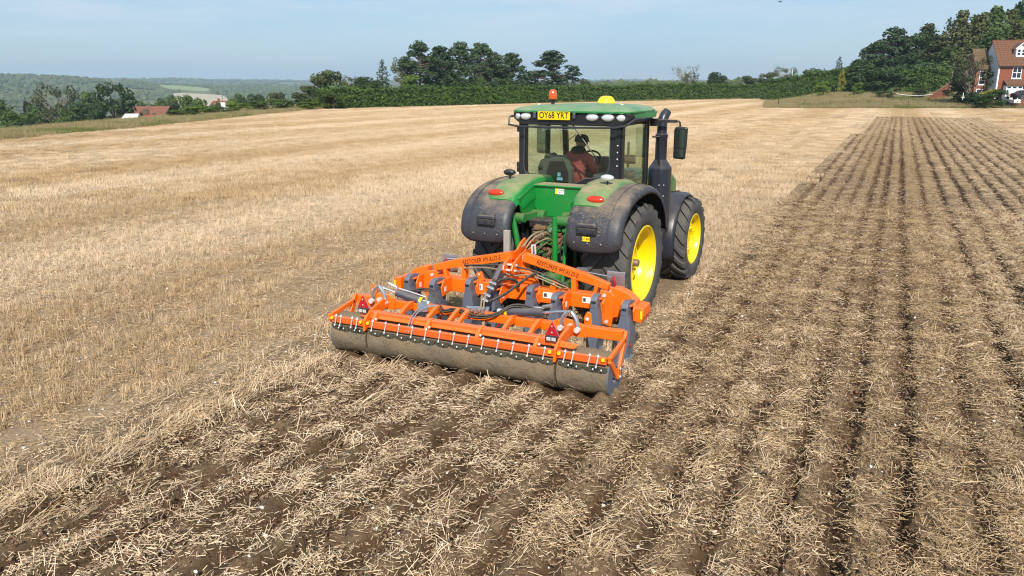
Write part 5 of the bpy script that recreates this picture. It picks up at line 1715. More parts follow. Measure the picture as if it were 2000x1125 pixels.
for x_ in (IX - 0.85, IX + 0.80):
    text_mesh('worn_lettering', 'RESTORER 4M ALO-E', 0.075, 'ink_worn', tb, (x_, TY_ + 0.0, TZ_ + 0.0457), (1, 0, 0), (0, 1, 0), 0.0006, shear=0.2, squeeze=0.85)
# swan-neck arms between the front member and the tube
for x_, two in ((IX - 1.02, 0), (IX - 0.60, 0), (IX - 0.28, 1), (IX - 0.14, 1), (IX + 0.50, 0), (IX + 0.86, 0)):
    MB().prism([(FY_ + 0.03, 0.56), (FY_ + 0.02, 0.69), (FY_ - 0.10, 0.715), (FY_ - 0.22, 0.675), (TY_ + 0.05, 0.60), (TY_ + 0.05, 0.525), (FY_ - 0.22, 0.605), (FY_ - 0.06, 0.60)], (x_, 0, 0), (0, 1, 0), (0, 0, 1), (1, 0, 0), 0.05).build('swan_neck_arm', 'orange', cult, bevel=0.008)
# cranked arms from the member to the scraper beam
for x_ in (IX - 1.28, IX - 0.47, IX + 0.26, IX + 1.04):
    MB().prism([(TY_ + 0.02, TZ_ + 0.02), (TY_ + 0.02, TZ_ + 0.06), (TY_ - 0.07, TZ_ + 0.05), (SY_ - 0.02, SZ_ + 0.06), (SY_ - 0.03, SZ_ - 0.02), (TY_ - 0.06, TZ_ - 0.05)], (x_, 0, 0), (0, 1, 0), (0, 0, 1), (1, 0, 0), 0.045).build('scraper_bracket', 'orange', cult, bevel=0.008)
    MB().ellipsoid((x_ + 0.06, SY_ - 0.02, SZ_ + 0.085), (0.018, 0.014, 0.018), 8, 5).build('bolt', 'bolt', cult, smooth=True)
# scraper beams: long middle and two short outer ones
SEG = [(RLX + 0.02, -1.555), (-1.50, 1.145), (1.20, RRX - 0.02)]
for a, b_ in SEG:
    so_ = MB().prism([(-0.012, -0.05), (0.012, -0.05), (0.032, 0.02), (0.026, 0.04), (-0.028, 0.04)], ((a + b_) / 2, SY_, SZ_), (0, 1, 0), (0, 0, 1), (1, 0, 0), b_ - a).build('scraper_beam', 'orange_worn', cult, bevel=0.006)
    n_ = max(4, int(round((b_ - a) / 0.205)))
    for k in range(n_):
        x_ = a + (b_ - a) * (k + 0.5) / n_
        if b_ - a < 1: x_ += (-0.025 if k % 2 else 0.025)
        rod = MB().tube([(x_ + 0.012, SY_ - 0.034, SZ_ + 0.062), (x_ - 0.008, SY_ - 0.055, SZ_ - 0.068)], 0.0065, 6).tube([(x_ + 0.006, SY_ - 0.034, SZ_ + 0.05), (x_ + 0.013, SY_ - 0.034, SZ_ + 0.074)], [0.018, 0.008], 8).ellipsoid((x_ - 0.008, SY_ - 0.058, SZ_ - 0.072), (0.012, 0.012, 0.014), 8, 5)
        rod.build('scraper_bolt', 'bolt', so_, smooth=True)
        MB().ellipsoid((x_ + 0.06, SY_ - 0.065, SZ_ - 0.098), (0.010, 0.010, 0.013), 8, 5).build('scraper_nut', 'bolt', so_, smooth=True)
        # scraper plate, curved edge resting on the roller
        MB().prism([(-0.10, 0.0), (0.10, 0.0), (0.102, -0.035), (0.085, -0.062), (0.03, -0.078), (-0.04, -0.07), (-0.085, -0.045), (-0.102, -0.02)], (x_ + 0.02, SY_ - 0.035, SZ_ - 0.07), (1, 0, 0), (0, -0.25, 1), (0, 1, 0.25), 0.008).build('scraper', 'scraper', so_)
    for e_ in (a + 0.03, b_ - 0.03):
        MB().lathe([(0, -0.012), (0.022, -0.012), (0.022, 0)], (e_, SY_ - 0.035, SZ_ + 0.02), 'y', 14).build('yellow_cap', 'yellow_plastic', so_, smooth=True)
# cheek plates where the sections meet
for x_ in (-1.53, 1.175):
    MB().prism([(FY_ - 0.02, FZ_ + 0.05), (FY_ - 0.20, FZ_ + 0.10), (TY_ - 0.05, FZ_ + 0.03), (SY_ - 0.04, SZ_ + 0.05), (SY_ - 0.05, SZ_ - 0.10), (SY_ + 0.05, SZ_ - 0.06), (TY_ + 0.05, TZ_ - 0.07), (FY_ - 0.10, FZ_ - 0.03)], (x_, 0, 0), (0, 1, 0), (0, 0, 1), (1, 0, 0), 0.035).build('cheek_plate', 'orange', cult, bevel=0.008)
for s, x_ in ((1, RRX + 0.0), (-1, RLX + 0.0)):
    # sloping plate from the wing member to the scraper beam
    MB().prism([(IX + s * 1.22 - IX, 0), (abs(x_ - IX) - 0.45, 0), (abs(x_ - IX) - 0.40, 0.06), (IX * 0 + 1.12, 0.10)], (IX, SY_ + 0.09, SZ_ + 0.05), (s, 0, 0), (0, 0.3, 0.9), (0, 1, -0.3), 0.02).build('wing_plate', 'orange', cult, bevel=0.006)
    # open triangular end frame down to the roller bearing
    ex_ = x_ + s * 0.015
    ef = MB()
    for a, b_, w_ in (((FY_, FZ_ + 0.06), (FY_ - 0.28, 0.22), 0.075), ((SY_, SZ_ + 0.01), (FY_ - 0.30, 0.20), 0.07), ((FY_ - 0.06, FZ_ - 0.02), (SY_ - 0.01, SZ_ + 0.02), 0.06)):
        ef.bar((ex_, a[0], a[1]), (ex_, b_[0], b_[1]), 0.04, w_, up=(0, 1, 0))
    ef.build('end_frame', 'orange', cult, bevel=0.006)
    MB().box((ex_ + s * 0.025, FY_ - 0.31, 0.27), (0.02, 0.09, 0.14)).build('bearing_plate', 'orange', cult, bevel=0.006)
    for q in (0.32, 0.22):
        MB().ellipsoid((ex_ + s * 0.04, FY_ - 0.31, q), (0.012, 0.018, 0.018), 8, 5).build('bolt', 'bolt', cult, smooth=True)
# roller in three sections with end discs
RYC, RR0 = -3.09, 0.262
for a, b_ in ((RLX, -1.545), (-1.50, 1.15), (1.20, RRX)):
    n_ = 40; xsn = max(4, int((b_ - a) / 0.035)) + 1
    vs, fs = [], []
    for i in range(xsn):
        xx = a + (b_ - a) * i / (xsn - 1)
        for k in range(n_):
            an = 2 * math.pi * k / n_
            r_ = RR0 + 0.006 * mnoise.noise(Vector((xx * 19, math.cos(an) * 5, math.sin(an) * 5))) + 0.012 * (mnoise.noise(Vector((xx * 6, math.cos(an) * 2, math.sin(an) * 2))))
            r_ += 0.018 * max(0.0, mnoise.noise(Vector((xx * 4 + 9, math.cos(an) * 1.6, math.sin(an) * 1.6))) - 0.05)
            vs.append((xx, RYC + r_ * math.cos(an), RR0 - 0.012 + r_ * math.sin(an)))
    for i in range(xsn - 1):
        for k in range(n_):
            fs.append((i * n_ + k, i * n_ + (k + 1) % n_, (i + 1) * n_ + (k + 1) % n_, (i + 1) * n_ + k))
    MB().add(vs, fs).build('roller_section', 'roller', cult, smooth=True)
    for e_, sg in ((a, -1), (b_, 1)):
        MB().lathe([(RR0 + 0.004, -0.008), (RR0 + 0.004, 0.008), (0.10, 0.008), (0.08, -sg * 0.03 + 0.0), (0.0, -sg * 0.03)], (e_, RYC, RR0 - 0.012), 'x', 36).build('roller_end_disc', 'legsteel' if e_ in (RLX, RRX) else 'roller', cult, smooth=True)
for x_ in np.arange(-1.98, 1.7, 0.36):
    MB().bar((x_, RYC - 0.258, 0.30), (x_ + 0.02, RYC - 0.262, 0.22), 0.02, 0.02, up=(0, 1, 0)).build('roller_lug', 'roller', cult)
MB().lathe([(0, RLX - 0.03), (0.04, RLX - 0.03), (0.04, RRX + 0.03), (0, RRX + 0.03)], (0, RYC, RR0 - 0.012), 'x', 14).build('roller_shaft', 'steel', cult, smooth=True)
# straw and soil stuck to the roller
stk = MB(); r7 = random.Random(4)
for k in range(120):
    an = math.radians(r7.uniform(150, 235)); x_ = r7.uniform(RLX + 0.05, RRX - 0.05); r_ = RR0 + 0.012
    c_ = Vector((x_, RYC + r_ * math.cos(an), RR0 - 0.012 + r_ * math.sin(an)))
    t_ = Vector((0, -math.sin(an), math.cos(an))); d_ = (Vector((1, 0, 0)) * r7.uniform(-1, 1) + t_ * r7.uniform(-1, 1)).normalized(); L_ = r7.uniform(0.01, 0.05)
    stk.bar(c_ - d_ * L_, c_ + d_ * L_, 0.005, 0.004, up=Vector((0, math.cos(an), math.sin(an))))
tag(stk.build('stuck_straw', 'hose_tan', cult), kind='stuff')
# warning triangles with lamps
for x_, z_ in ((1.10, 0.735), (-1.60, 0.735)):
    tb_ = MB().bar((x_ + 0.03, TY_ - 0.02, 0.62), (x_ + 0.03, TY_ - 0.06, 0.70), 0.05, 0.03, up=(0, 1, 0)).build('light_bracket', 'orange', cult)
    tg = MB().prism([(-0.09, -0.055), (0.09, -0.055), (0.0, 0.115)], (x_, TY_ - 0.085, z_), (1, 0, 0), (0, 0, 1), (0, 1, 0), 0.012).build('warning_triangle', 'red', cult, bevel=0.003)
    tl_ = MB().prism([(-0.095, -0.0615), (0.095, -0.0615), (0.0, 0.124)], (x_, TY_ - 0.078, z_), (1, 0, 0), (0, 0, 1), (0, 1, 0), 0.008).build('triangle_rim', 'steel', tg)
    for dz in (0.06, -0.015):
        MB().ellipsoid((x_, TY_ - 0.094, z_ + dz), (0.009, 0.006, 0.009), 8, 5).build('rivet', 'bolt', tg, smooth=True)
    lb = MB().box((x_ - 0.005, TY_ - 0.085, z_ - 0.093), (0.15, 0.045, 0.062)).build('lamp_box', 'black', cult, bevel=0.008)
    for q in (-0.035, 0.03):
        MB().box((x_ + q, TY_ - 0.110, z_ - 0.093), (0.055, 0.006, 0.042)).build('lamp_lens', 'lampglass', lb, bevel=0.004)
# top link ram from the headstock down to the rear frame
TA = Vector((IX - 0.17, -1.78, 1.07)); TB = Vector((-0.22, -2.50, 0.70)); TM = TA.lerp(TB, 0.42)
tl0 = MB().bar(TA, TM, 0.07, 0.07).build('top_link', 'ram', cult, bevel=0.012)
MB().tube([TM - (TB - TA) * 0.02, TB], 0.038, 12).build('top_link_barrel', 'stack', tl0, smooth=True)
for t in (0.50, 0.62, 0.80, 0.92):
    p = TA.lerp(TB, t)
    MB().box(p + Vector((0.01, -0.03, 0.02)), (0.11, 0.04, 0.045), rot=(0.5, 0.4 * t, 0)).build('link_clamp', 'steel', tl0, bevel=0.008)
MB().box(TB + Vector((0.0, -0.07, -0.06)), (0.22, 0.10, 0.06), rot=(0.3, 0, 0.3)).build('valve_manifold', 'steel', cult, bevel=0.01)
MB().tube([TB + Vector((-0.22, -0.06, -0.05)), TB + Vector((0.0, -0.06, -0.05))], 0.018, 8).build('manifold_pipe', 'chrome', cult, smooth=True)
for k in range(5):
    MB().box((IX - 0.12 + 0.05 * k, FY_ - 0.10, FZ_ + 0.085 + 0.004 * k), (0.035, 0.03, 0.07 if k in (0, 2, 4) else 0.03)).build('hose_clip', 'steel', cult, bevel=0.004)
MB().bar((IX - 0.90, FY_ + 0.0, 0.70), (IX - 0.68, TY_ + 0.12, 0.68), 0.13, 0.02).build('step_plate', 'steel', cult)
for q in (0, 0.04):
    MB().tube(smooth_path([(IX - 0.62 + q, FY_ - 0.06, 0.70), (IX - 0.70 + q, FY_ - 0.30, 0.72), (IX - 0.74 + q, TY_ - 0.02, 0.66), (IX - 0.75 + q, SY_ - 0.03, SZ_ - 0.02)], 5), 0.009, 6).build('bright_pipe', 'chrome', cult, smooth=True)
# hoses
H = [
    ('hose', 0.015, [(IX - 1.20, FY_ + 0.10, 0.78), (IX - 1.0, FY_ + 0.15, 0.83), (IX - 0.80, FY_ + 0.12, 0.84), (IX - 0.62, FY_ - 0.02, 0.72), (IX - 0.50, FY_ - 0.1, 0.66), (IX - 0.36, FY_ - 0.1, 0.69), (IX - 0.2, FY_ - 0.1, 0.69), (IX - 0.05, FY_ - 0.11, 0.65), (IX + 0.12, FY_ - 0.10, 0.66)]),
    ('hose', 0.011, [(IX - 1.18, FY_ + 0.06, 0.77), (IX - 1.0, FY_ + 0.11, 0.81), (IX - 0.80, FY_ + 0.08, 0.82), (IX - 0.63, FY_ - 0.05, 0.69), (IX - 0.50, FY_ - 0.13, 0.64), (IX - 0.36, FY_ - 0.13, 0.67), (IX - 0.2, FY_ - 0.13, 0.67), (IX - 0.06, FY_ - 0.14, 0.63), (IX + 0.12, FY_ - 0.13, 0.64)]),
    ('hose', 0.015, [(IX + 0.12, FY_ - 0.10, 0.66), (IX + 0.26, FY_ - 0.06, 0.70), (IX + 0.42, FY_ + 0.02, 0.80), (IX + 0.58, FY_ + 0.05, 0.82), (IX + 0.75, FY_ + 0.04, 0.80), (IX + 0.88, FY_ + 0.02, 0.79)]),
    ('hose', 0.011, [(IX + 0.12, FY_ - 0.13, 0.64), (IX + 0.27, FY_ - 0.09, 0.68), (IX + 0.42, FY_ - 0.0, 0.78), (IX + 0.60, FY_ + 0.02, 0.80), (IX + 0.86, FY_ + 0.0, 0.765)]),
    ('hose', 0.020, [(IX - 0.05, -2.45, 0.72), (IX + 0.10, -2.25, 0.80), (IX + 0.22, -2.0, 0.92), (IX + 0.30, -1.80, 0.99), (IX + 0.36, -1.66, 0.98)]),
    ('hose', 0.014, [(IX - 0.85, -1.66, 0.98), (IX - 0.5, -1.70, 1.03), (IX - 0.1, -1.72, 1.06), (IX + 0.25, -1.70, 1.03), (IX + 0.55, -1.70, 0.95), (IX + 0.80, -1.68, 0.86)]),
    ('hose_tan', 0.010, [(IX - 0.83, -1.70, 0.95), (IX - 0.5, -1.73, 1.0), (IX - 0.1, -1.76, 1.0), (IX + 0.22, -1.74, 1.01), (IX + 0.50, -1.72, 0.93), (IX + 0.80, -1.70, 0.84)]),
    ('hose_tan', 0.010, [(IX - 0.20, -1.80, 1.0), (IX + 0.0, -1.80, 0.95), (IX + 0.2, -1.76, 0.97), (IX + 0.42, -1.72, 0.92), (IX + 0.70, -1.70, 0.82)]),
    ('hose', 0.022, [(IX - 0.14, -2.10, 0.88), (IX - 0.05, -1.95, 0.93), (IX + 0.06, -1.85, 0.90), (IX + 0.10, -1.80, 0.80)]),
    ('hose_tan', 0.011, [(IX + 0.03, FY_ - 0.09, 0.66), (IX + 0.035, FY_ - 0.05, 0.82), (IX + 0.01, FY_ + 0.02, 0.88), (IX - 0.03, FY_ + 0.05, 0.84)]),
    ('hose_tan', 0.011, [(IX + 0.07, FY_ - 0.09, 0.66), (IX + 0.075, FY_ - 0.05, 0.82), (IX + 0.05, FY_ + 0.04, 0.90), (IX + 0.0, FY_ + 0.08, 0.86)]),
    ('hose_tan', 0.012, [(IX + 0.00, -1.44, 1.30), (IX + 0.04, -1.25, 1.42), (IX + 0.10, -1.05, 1.46), (IX + 0.13, -0.90, 1.42)]),
    ('hose_tan', 0.012, [(IX + 0.04, -1.44, 1.28), (IX + 0.09, -1.25, 1.40), (IX + 0.16, -1.05, 1.44), (IX + 0.19, -0.90, 1.38)]),
    ('hose_tan', 0.012, [(IX + 0.08, -1.44, 1.26), (IX + 0.15, -1.25, 1.34), (IX + 0.22, -1.05, 1.36), (IX + 0.24, -0.90, 1.28)]),
    ('hose_tan', 0.012, [(IX - 0.03, -1.44, 1.28), (IX + 0.0, -1.2, 1.40), (IX + 0.04, -1.05, 1.43), (IX + 0.08, -0.92, 1.36)]),
]
for mt, r_, pts in H:
    MB().tube(smooth_path(pts, 5), r_, 8).build('hydraulic_hose', mt, cult, smooth=True)
MB().tube([(IX + 0.40, -1.705, 0.985), (IX + 0.45, -1.705, 0.965)], 0.022, 8).build('hose_sleeve', 'teal', cult, smooth=True)
# parking stand, side plates and their stays
MB().box((-0.47, -1.28, 1.02), (0.10, 0.06, 0.92)).build('parking_stand', 'wood_grey', cult, bevel=0.012)
for s in (1, -1):
    px_ = IX + s * 1.32
    MB().box((px_ + 0.02, -1.30, 0.90), (0.26, 0.012, 0.28)).build('side_plate', 'steel', cult, bevel=0.01)
    MB().tube([(IX + s * 0.90, -1.34, 1.0), (px_ - s * 0.02, -1.40, 0.985)], 0.014, 8).build('stay_rod', 'chrome', cult, smooth=True)
    MB().box((IX + s * 0.86, -1.34, 1.03), (0.16, 0.10, 0.018), rot=(0.2, 0, 0.2)).build('stay_plate', 'steel', cult)
    for q in (-1, 1):
        MB().tube(smooth_path([(px_ + q * 0.05, -1.40, 0.80), (px_ + q * 0.045, -1.41, 0.92), (px_ + q * 0.015, -1.41, 0.99)], 4), 0.02, 8).build('stay_link', 'steel' if q < 0 else 'red', cult, smooth=True)
# ------------------------------------------------------------------ trees, hedges, buildings
def rep_color(c, k):
    return tuple(x * k for x in c)


M['bark'] = paint('bark', (0.10, 0.075, 0.055), 0.95, var=0.4, nscale=2)
M['bark_pine'] = paint('pine_bark', (0.19, 0.12, 0.085), 0.95, var=0.4, nscale=1.5)
M['bark_pale'] = paint('pale_bark', (0.22, 0.19, 0.145), 0.95, var=0.35, nscale=1.5)
M['leaf'] = leafmat('broad_leaves', (0.036, 0.070, 0.016), (0.130, 0.195, 0.046))
M['leaf_dark'] = leafmat('dark_leaves', (0.022, 0.046, 0.016), (0.082, 0.135, 0.040))
M['leaf_lime'] = leafmat('lime_leaves', (0.07, 0.13, 0.02), (0.20, 0.27, 0.045))
M['leaf_yellow'] = leafmat('golden_leaves', (0.20, 0.20, 0.02), (0.42, 0.38, 0.04))
M['leaf_olive'] = leafmat('olive_leaves', (0.045, 0.062, 0.020), (0.135, 0.155, 0.055))
M['leaf_purple'] = leafmat('purple_leaves', (0.012, 0.008, 0.012), (0.04, 0.022, 0.03), 0.1)
M['needle'] = leafmat('pine_needles', (0.022, 0.046, 0.020), (0.095, 0.140, 0.056), 0.2)
M['needle_brown'] = leafmat('larch_needles', (0.042, 0.052, 0.016), (0.150, 0.160, 0.050), 0.25)
M['hedge'] = leafmat('hedge_leaves', (0.036, 0.075, 0.015), (0.150, 0.235, 0.045), 0.25, 0.9)
M['hedge_twig'] = leafmat('hedge_twigs', (0.035, 0.032, 0.016), (0.09, 0.085, 0.035), 0.1, 0.9)
M['grass_g'] = leafmat('verge_grass', (0.10, 0.14, 0.03), (0.24, 0.25, 0.07), 0.3, 0.25)
M['grass_t'] = leafmat('dry_grass', (0.26, 0.21, 0.09), (0.48, 0.38, 0.20), 0.3, 0.25)


def faces_mesh(name, C, Nrm, size, mat, seed=1, elong=1.0, tri=False):
    """leaf-sprig faces: one bent quad for each point, random turn, mesh built in one go"""
    r_ = np.random.default_rng(seed)
    N = len(C)
    a = r_.normal(size=(N, 3)); nn = Nrm + 0.55 * r_.normal(size=(N, 3))
    nn /= np.linalg.norm(nn, axis=1)[:, None]
    a -= nn * (a * nn).sum(1)[:, None]; a /= np.linalg.norm(a, axis=1)[:, None]
    b = np.cross(nn, a)
    s = (size * r_.uniform(0.6, 1.35, N))[:, None]
    k = 3 if tri else 4
    if tri:
        V = np.stack([C - a * s * 0.5 * elong - b * s * 0.35, C + a * s * 0.6 * elong, C - a * s * 0.4 * elong + b * s * 0.45], 1)
    else:
        V = np.stack([C - a * s * 0.5 * elong, C - b * s * 0.38 + nn * s * 0.1, C + a * s * 0.55 * elong, C + b * s * 0.38 + nn * s * 0.08], 1)
    me = bpy.data.meshes.new(name)
    me.vertices.add(N * k); me.vertices.foreach_set('co', V.astype(np.float32).ravel())
    me.loops.add(N * k); me.loops.foreach_set('vertex_index', np.arange(N * k, dtype=np.int32))
    me.polygons.add(N); me.polygons.foreach_set('loop_start', np.arange(0, N * k, k, dtype=np.int32))
    me.update(calc_edges=True)
    me.materials.append(M[mat])
    return me


def clump_points(clumps, per, r_):
    """points on the outer part of ellipsoid clumps: (centre, radii)"""
    P, Nn = [], []
    for c, rad_ in clumps:
        n_ = max(6, int(per * (rad_[0] * rad_[1] * rad_[2]) ** (2 / 3)))
        d = r_.normal(size=(n_, 3)); d /= np.linalg.norm(d, axis=1)[:, None]
        q = r_.uniform(0.45, 1.06, n_)[:, None] ** 0.6
        P.append(np.array(c) + d * q * np.array(rad_)); Nn.append(d + np.array([0, 0, 0.35]))
    P = np.concatenate(P); Nn = np.concatenate(Nn)
    return P, Nn / np.linalg.norm(Nn, axis=1)[:, None]


TREES = {}


def tree_template(kind, var):
    """unit tree: height 1, crown reach about 0.5; returns (trunk mesh, crown mesh)"""
    key = (kind, var)
    if key in TREES: return TREES[key]
    r_ = np.random.default_rng(sum(map(ord, kind)) * 13 + var * 7 + 3)
    t = MB(); cl = []
    bark, leaf, fs_, per = 'bark', 'leaf', 0.05, 2600
    if kind in ('broad', 'broad_dark', 'lime', 'olive', 'purple', 'golden', 'bushy', 'bushy_dark', 'bushy_lime'):
        leaf = {'broad': 'leaf', 'broad_dark': 'leaf_dark', 'lime': 'leaf_lime', 'olive': 'leaf_olive', 'purple': 'leaf_purple', 'golden': 'leaf_yellow', 'bushy': 'leaf', 'bushy_dark': 'leaf_dark', 'bushy_lime': 'leaf_lime'}[kind]
        base = 0.10 if kind.startswith('bushy') or kind in ('lime', 'golden', 'olive') else 0.22
        t.tube([(0, 0, -0.03), (0.01, 0, base), (0.0, 0.015, 0.45), (0.02, 0, 0.78)], [0.032, 0.024, 0.015, 0.004], 7)
        for k in range(26):
            zc = r_.uniform(base + 0.06, 0.90)
            env = 0.46 * math.sin(math.pi * min(1, max(0.0, (zc - base * 0.55) / (1.04 - base * 0.55))) ** 0.85) ** 0.75
            an = r_.uniform(0, 6.28); rr = env * math.sqrt(r_.uniform(0.05, 1)) * 0.85
            q = r_.uniform(0.085, 0.17)
            c = (rr * math.cos(an), rr * math.sin(an), zc)
            cl.append((c, (q, q, q * r_.uniform(0.6, 0.85))))
            if k % 2 == 0:
                t.tube([(0, 0, max(base, zc - 0.25)), (c[0] * 0.5, c[1] * 0.5, zc - 0.08), c], [0.011, 0.007, 0.002], 5)
        per, fs_ = 8200, 0.052
    elif kind == 'pine':
        bark, leaf = 'bark_pine', 'needle'
        lean = r_.normal() * 0.02
        t.tube([(0, 0, -0.03), (lean, 0, 0.35), (lean * 1.5, 0.01, 0.7), (lean, 0, 0.95)], [0.020, 0.016, 0.011, 0.003], 7)
        lo = r_.uniform(0.20, 0.32)
        for k in range(62):
            zc = r_.uniform(lo, 0.97)
            f = (zc - lo) / (1 - lo)
            env = 0.27 * (1 - f ** 2.0) * (0.30 + 0.85 * r_.random()) * (0.75 + 0.5 * math.sin(f * 3.1)) + 0.02
            an = r_.uniform(0, 6.28); rr = env
            q = r_.uniform(0.045, 0.085)
            c = (lean + rr * math.cos(an), rr * math.sin(an), zc + 0.02)
            cl.append((c, (q * 1.15, q * 1.15, q * 0.72)))
            t.tube([(lean, 0, zc - 0.06), (c[0] * 0.6, c[1] * 0.6, zc - 0.03), c], [0.007, 0.005, 0.0015], 4)
        cl.append(((lean, 0, 0.965), (0.06, 0.06, 0.035)))
        per, fs_ = 15000, 0.036
    elif kind in ('larch', 'larch_green'):
        bark, leaf = 'bark', 'needle_brown' if kind == 'larch' else 'leaf'
        t.tube([(0, 0, -0.03), (0.0, 0, 0.5), (0.0, 0.0, 0.99)], [0.016, 0.011, 0.002], 6)
        for k in range(46):
            zc = 0.12 + 0.86 * (k / 45)
            env = 0.24 * (1 - ((zc - 0.1) / 0.9) ** 1.5) * r_.uniform(0.6, 1.15) + 0.012
            an = k * 2.4 + r_.uniform(-.4, .4); q = 0.04 + 0.05 * (1 - zc) + r_.uniform(0, 0.02)
            c = (env * math.cos(an), env * math.sin(an), zc - 0.02)
            cl.append((c, (q * 1.2, q * 1.2, q * 0.8)))
            cl.append(((c[0] * 0.5, c[1] * 0.5, zc), (q, q, q * 0.7)))
        per, fs_ = 11000, 0.036
    elif kind == 'spruce':
        leaf = 'needle'
        t.tube([(0, 0, -0.03), (0, 0, 0.5), (0, 0, 1.0)], [0.018, 0.012, 0.002], 6)
        for k in range(60):
            zc = 0.10 + 0.88 * (k / 59)
            env = 0.26 * (1 - zc) ** 0.8 * r_.uniform(0.5, 1.2)
            an = k * 2.4; q = 0.025 + 0.05 * (1 - zc)
            cl.append(((env * math.cos(an), env * math.sin(an), zc), (q * 1.3, q * 1.3, q * 0.6)))
        per, fs_ = 9000, 0.035
    elif kind == 'thin':                                 # nearly bare crown of fine branches
        bark, leaf = 'bark_pale', 'leaf_olive'
        t.tube([(0, 0, -0.03), (0.02, 0, 0.3), (-0.01, 0.02, 0.6)], [0.024, 0.018, 0.008], 7)
        for k in range(30):
            an = r_.uniform(0, 6.28); L = r_.uniform(0.25, 0.52); z0 = r_.uniform(0.18, 0.6)
            e = Vector((math.cos(an) * L * 0.8, math.sin(an) * L * 0.8, min(0.97, z0 + L * r_.uniform(0.4, 1.0))))
            m_ = Vector((e.x * 0.4, e.y * 0.4, z0 + (e.z - z0) * 0.55))
            t.tube([(0, 0, z0), m_, e], [0.009, 0.006, 0.002], 4)
            for j in range(5):
                p = m_.lerp(e, r_.uniform(0.1, 1)); d_ = Vector(r_.normal(size=3)) * 0.09; d_.z = abs(d_.z)
                t.tube([p, p + d_], [0.0035, 0.0012], 3)
            cl.append((tuple(e * 0.95), (0.07, 0.07, 0.055)))
            if var: cl.append((tuple(m_.lerp(e, 0.5)), (0.06, 0.06, 0.045)))
        per, fs_ = (11000 if var else 2600), 0.032
    P, Nn = clump_points(cl, per, r_)
    crown = faces_mesh('crown', P, Nn, np.full(len(P), fs_), leaf, seed=var + 5)
    tm = t.mesh('trunk'); tm.materials.append(M[bark])
    TREES[key] = (tm, crown)
    return TREES[key]


def place_tree(px, top, width, depth, kind, var, label, group, cat='tree', name=None, base_py=None, sink=0.0, rot=None):
    """tree whose top is seen at (px, top); it stands on the terrain at that depth"""
    g = at(px, 300, depth)
    x_, y_ = g.x, g.y
    zt = at(px, top, depth).z
    # follow the ray: at() moves a little with py, take the ground point under the top
    g2 = at(px, top, depth); x_, y_ = g2.x, g2.y
    zb = tz(x_, y_) - sink
    h_ = max(0.6, zt - zb)
    wd = width * depth / F_PX
    nm = name or {'pine': 'pine_tree', 'spruce': 'spruce_tree', 'larch': 'larch_tree', 'larch_green': 'larch_tree', 'thin': 'thin_tree'}.get(kind, 'tree')
    root = empty(nm, (x_, y_, zb), label, cat, group)
    tm, cr = tree_template(kind, var)
    reach = {'pine': 0.62, 'spruce': 0.5, 'larch': 0.5, 'larch_green': 0.5, 'thin': 0.85}.get(kind, 0.88)
    k = wd / reach
    for nm_, me in (('trunk', tm), ('crown', cr)):
        o = bpy.data.objects.new(nm_, me); COL.objects.link(o); o.parent = root
        o.scale = (k, k, h_)
        o.rotation_euler = (0, 0, rot if rot is not None else rng.uniform(0, 6.28))
    return root


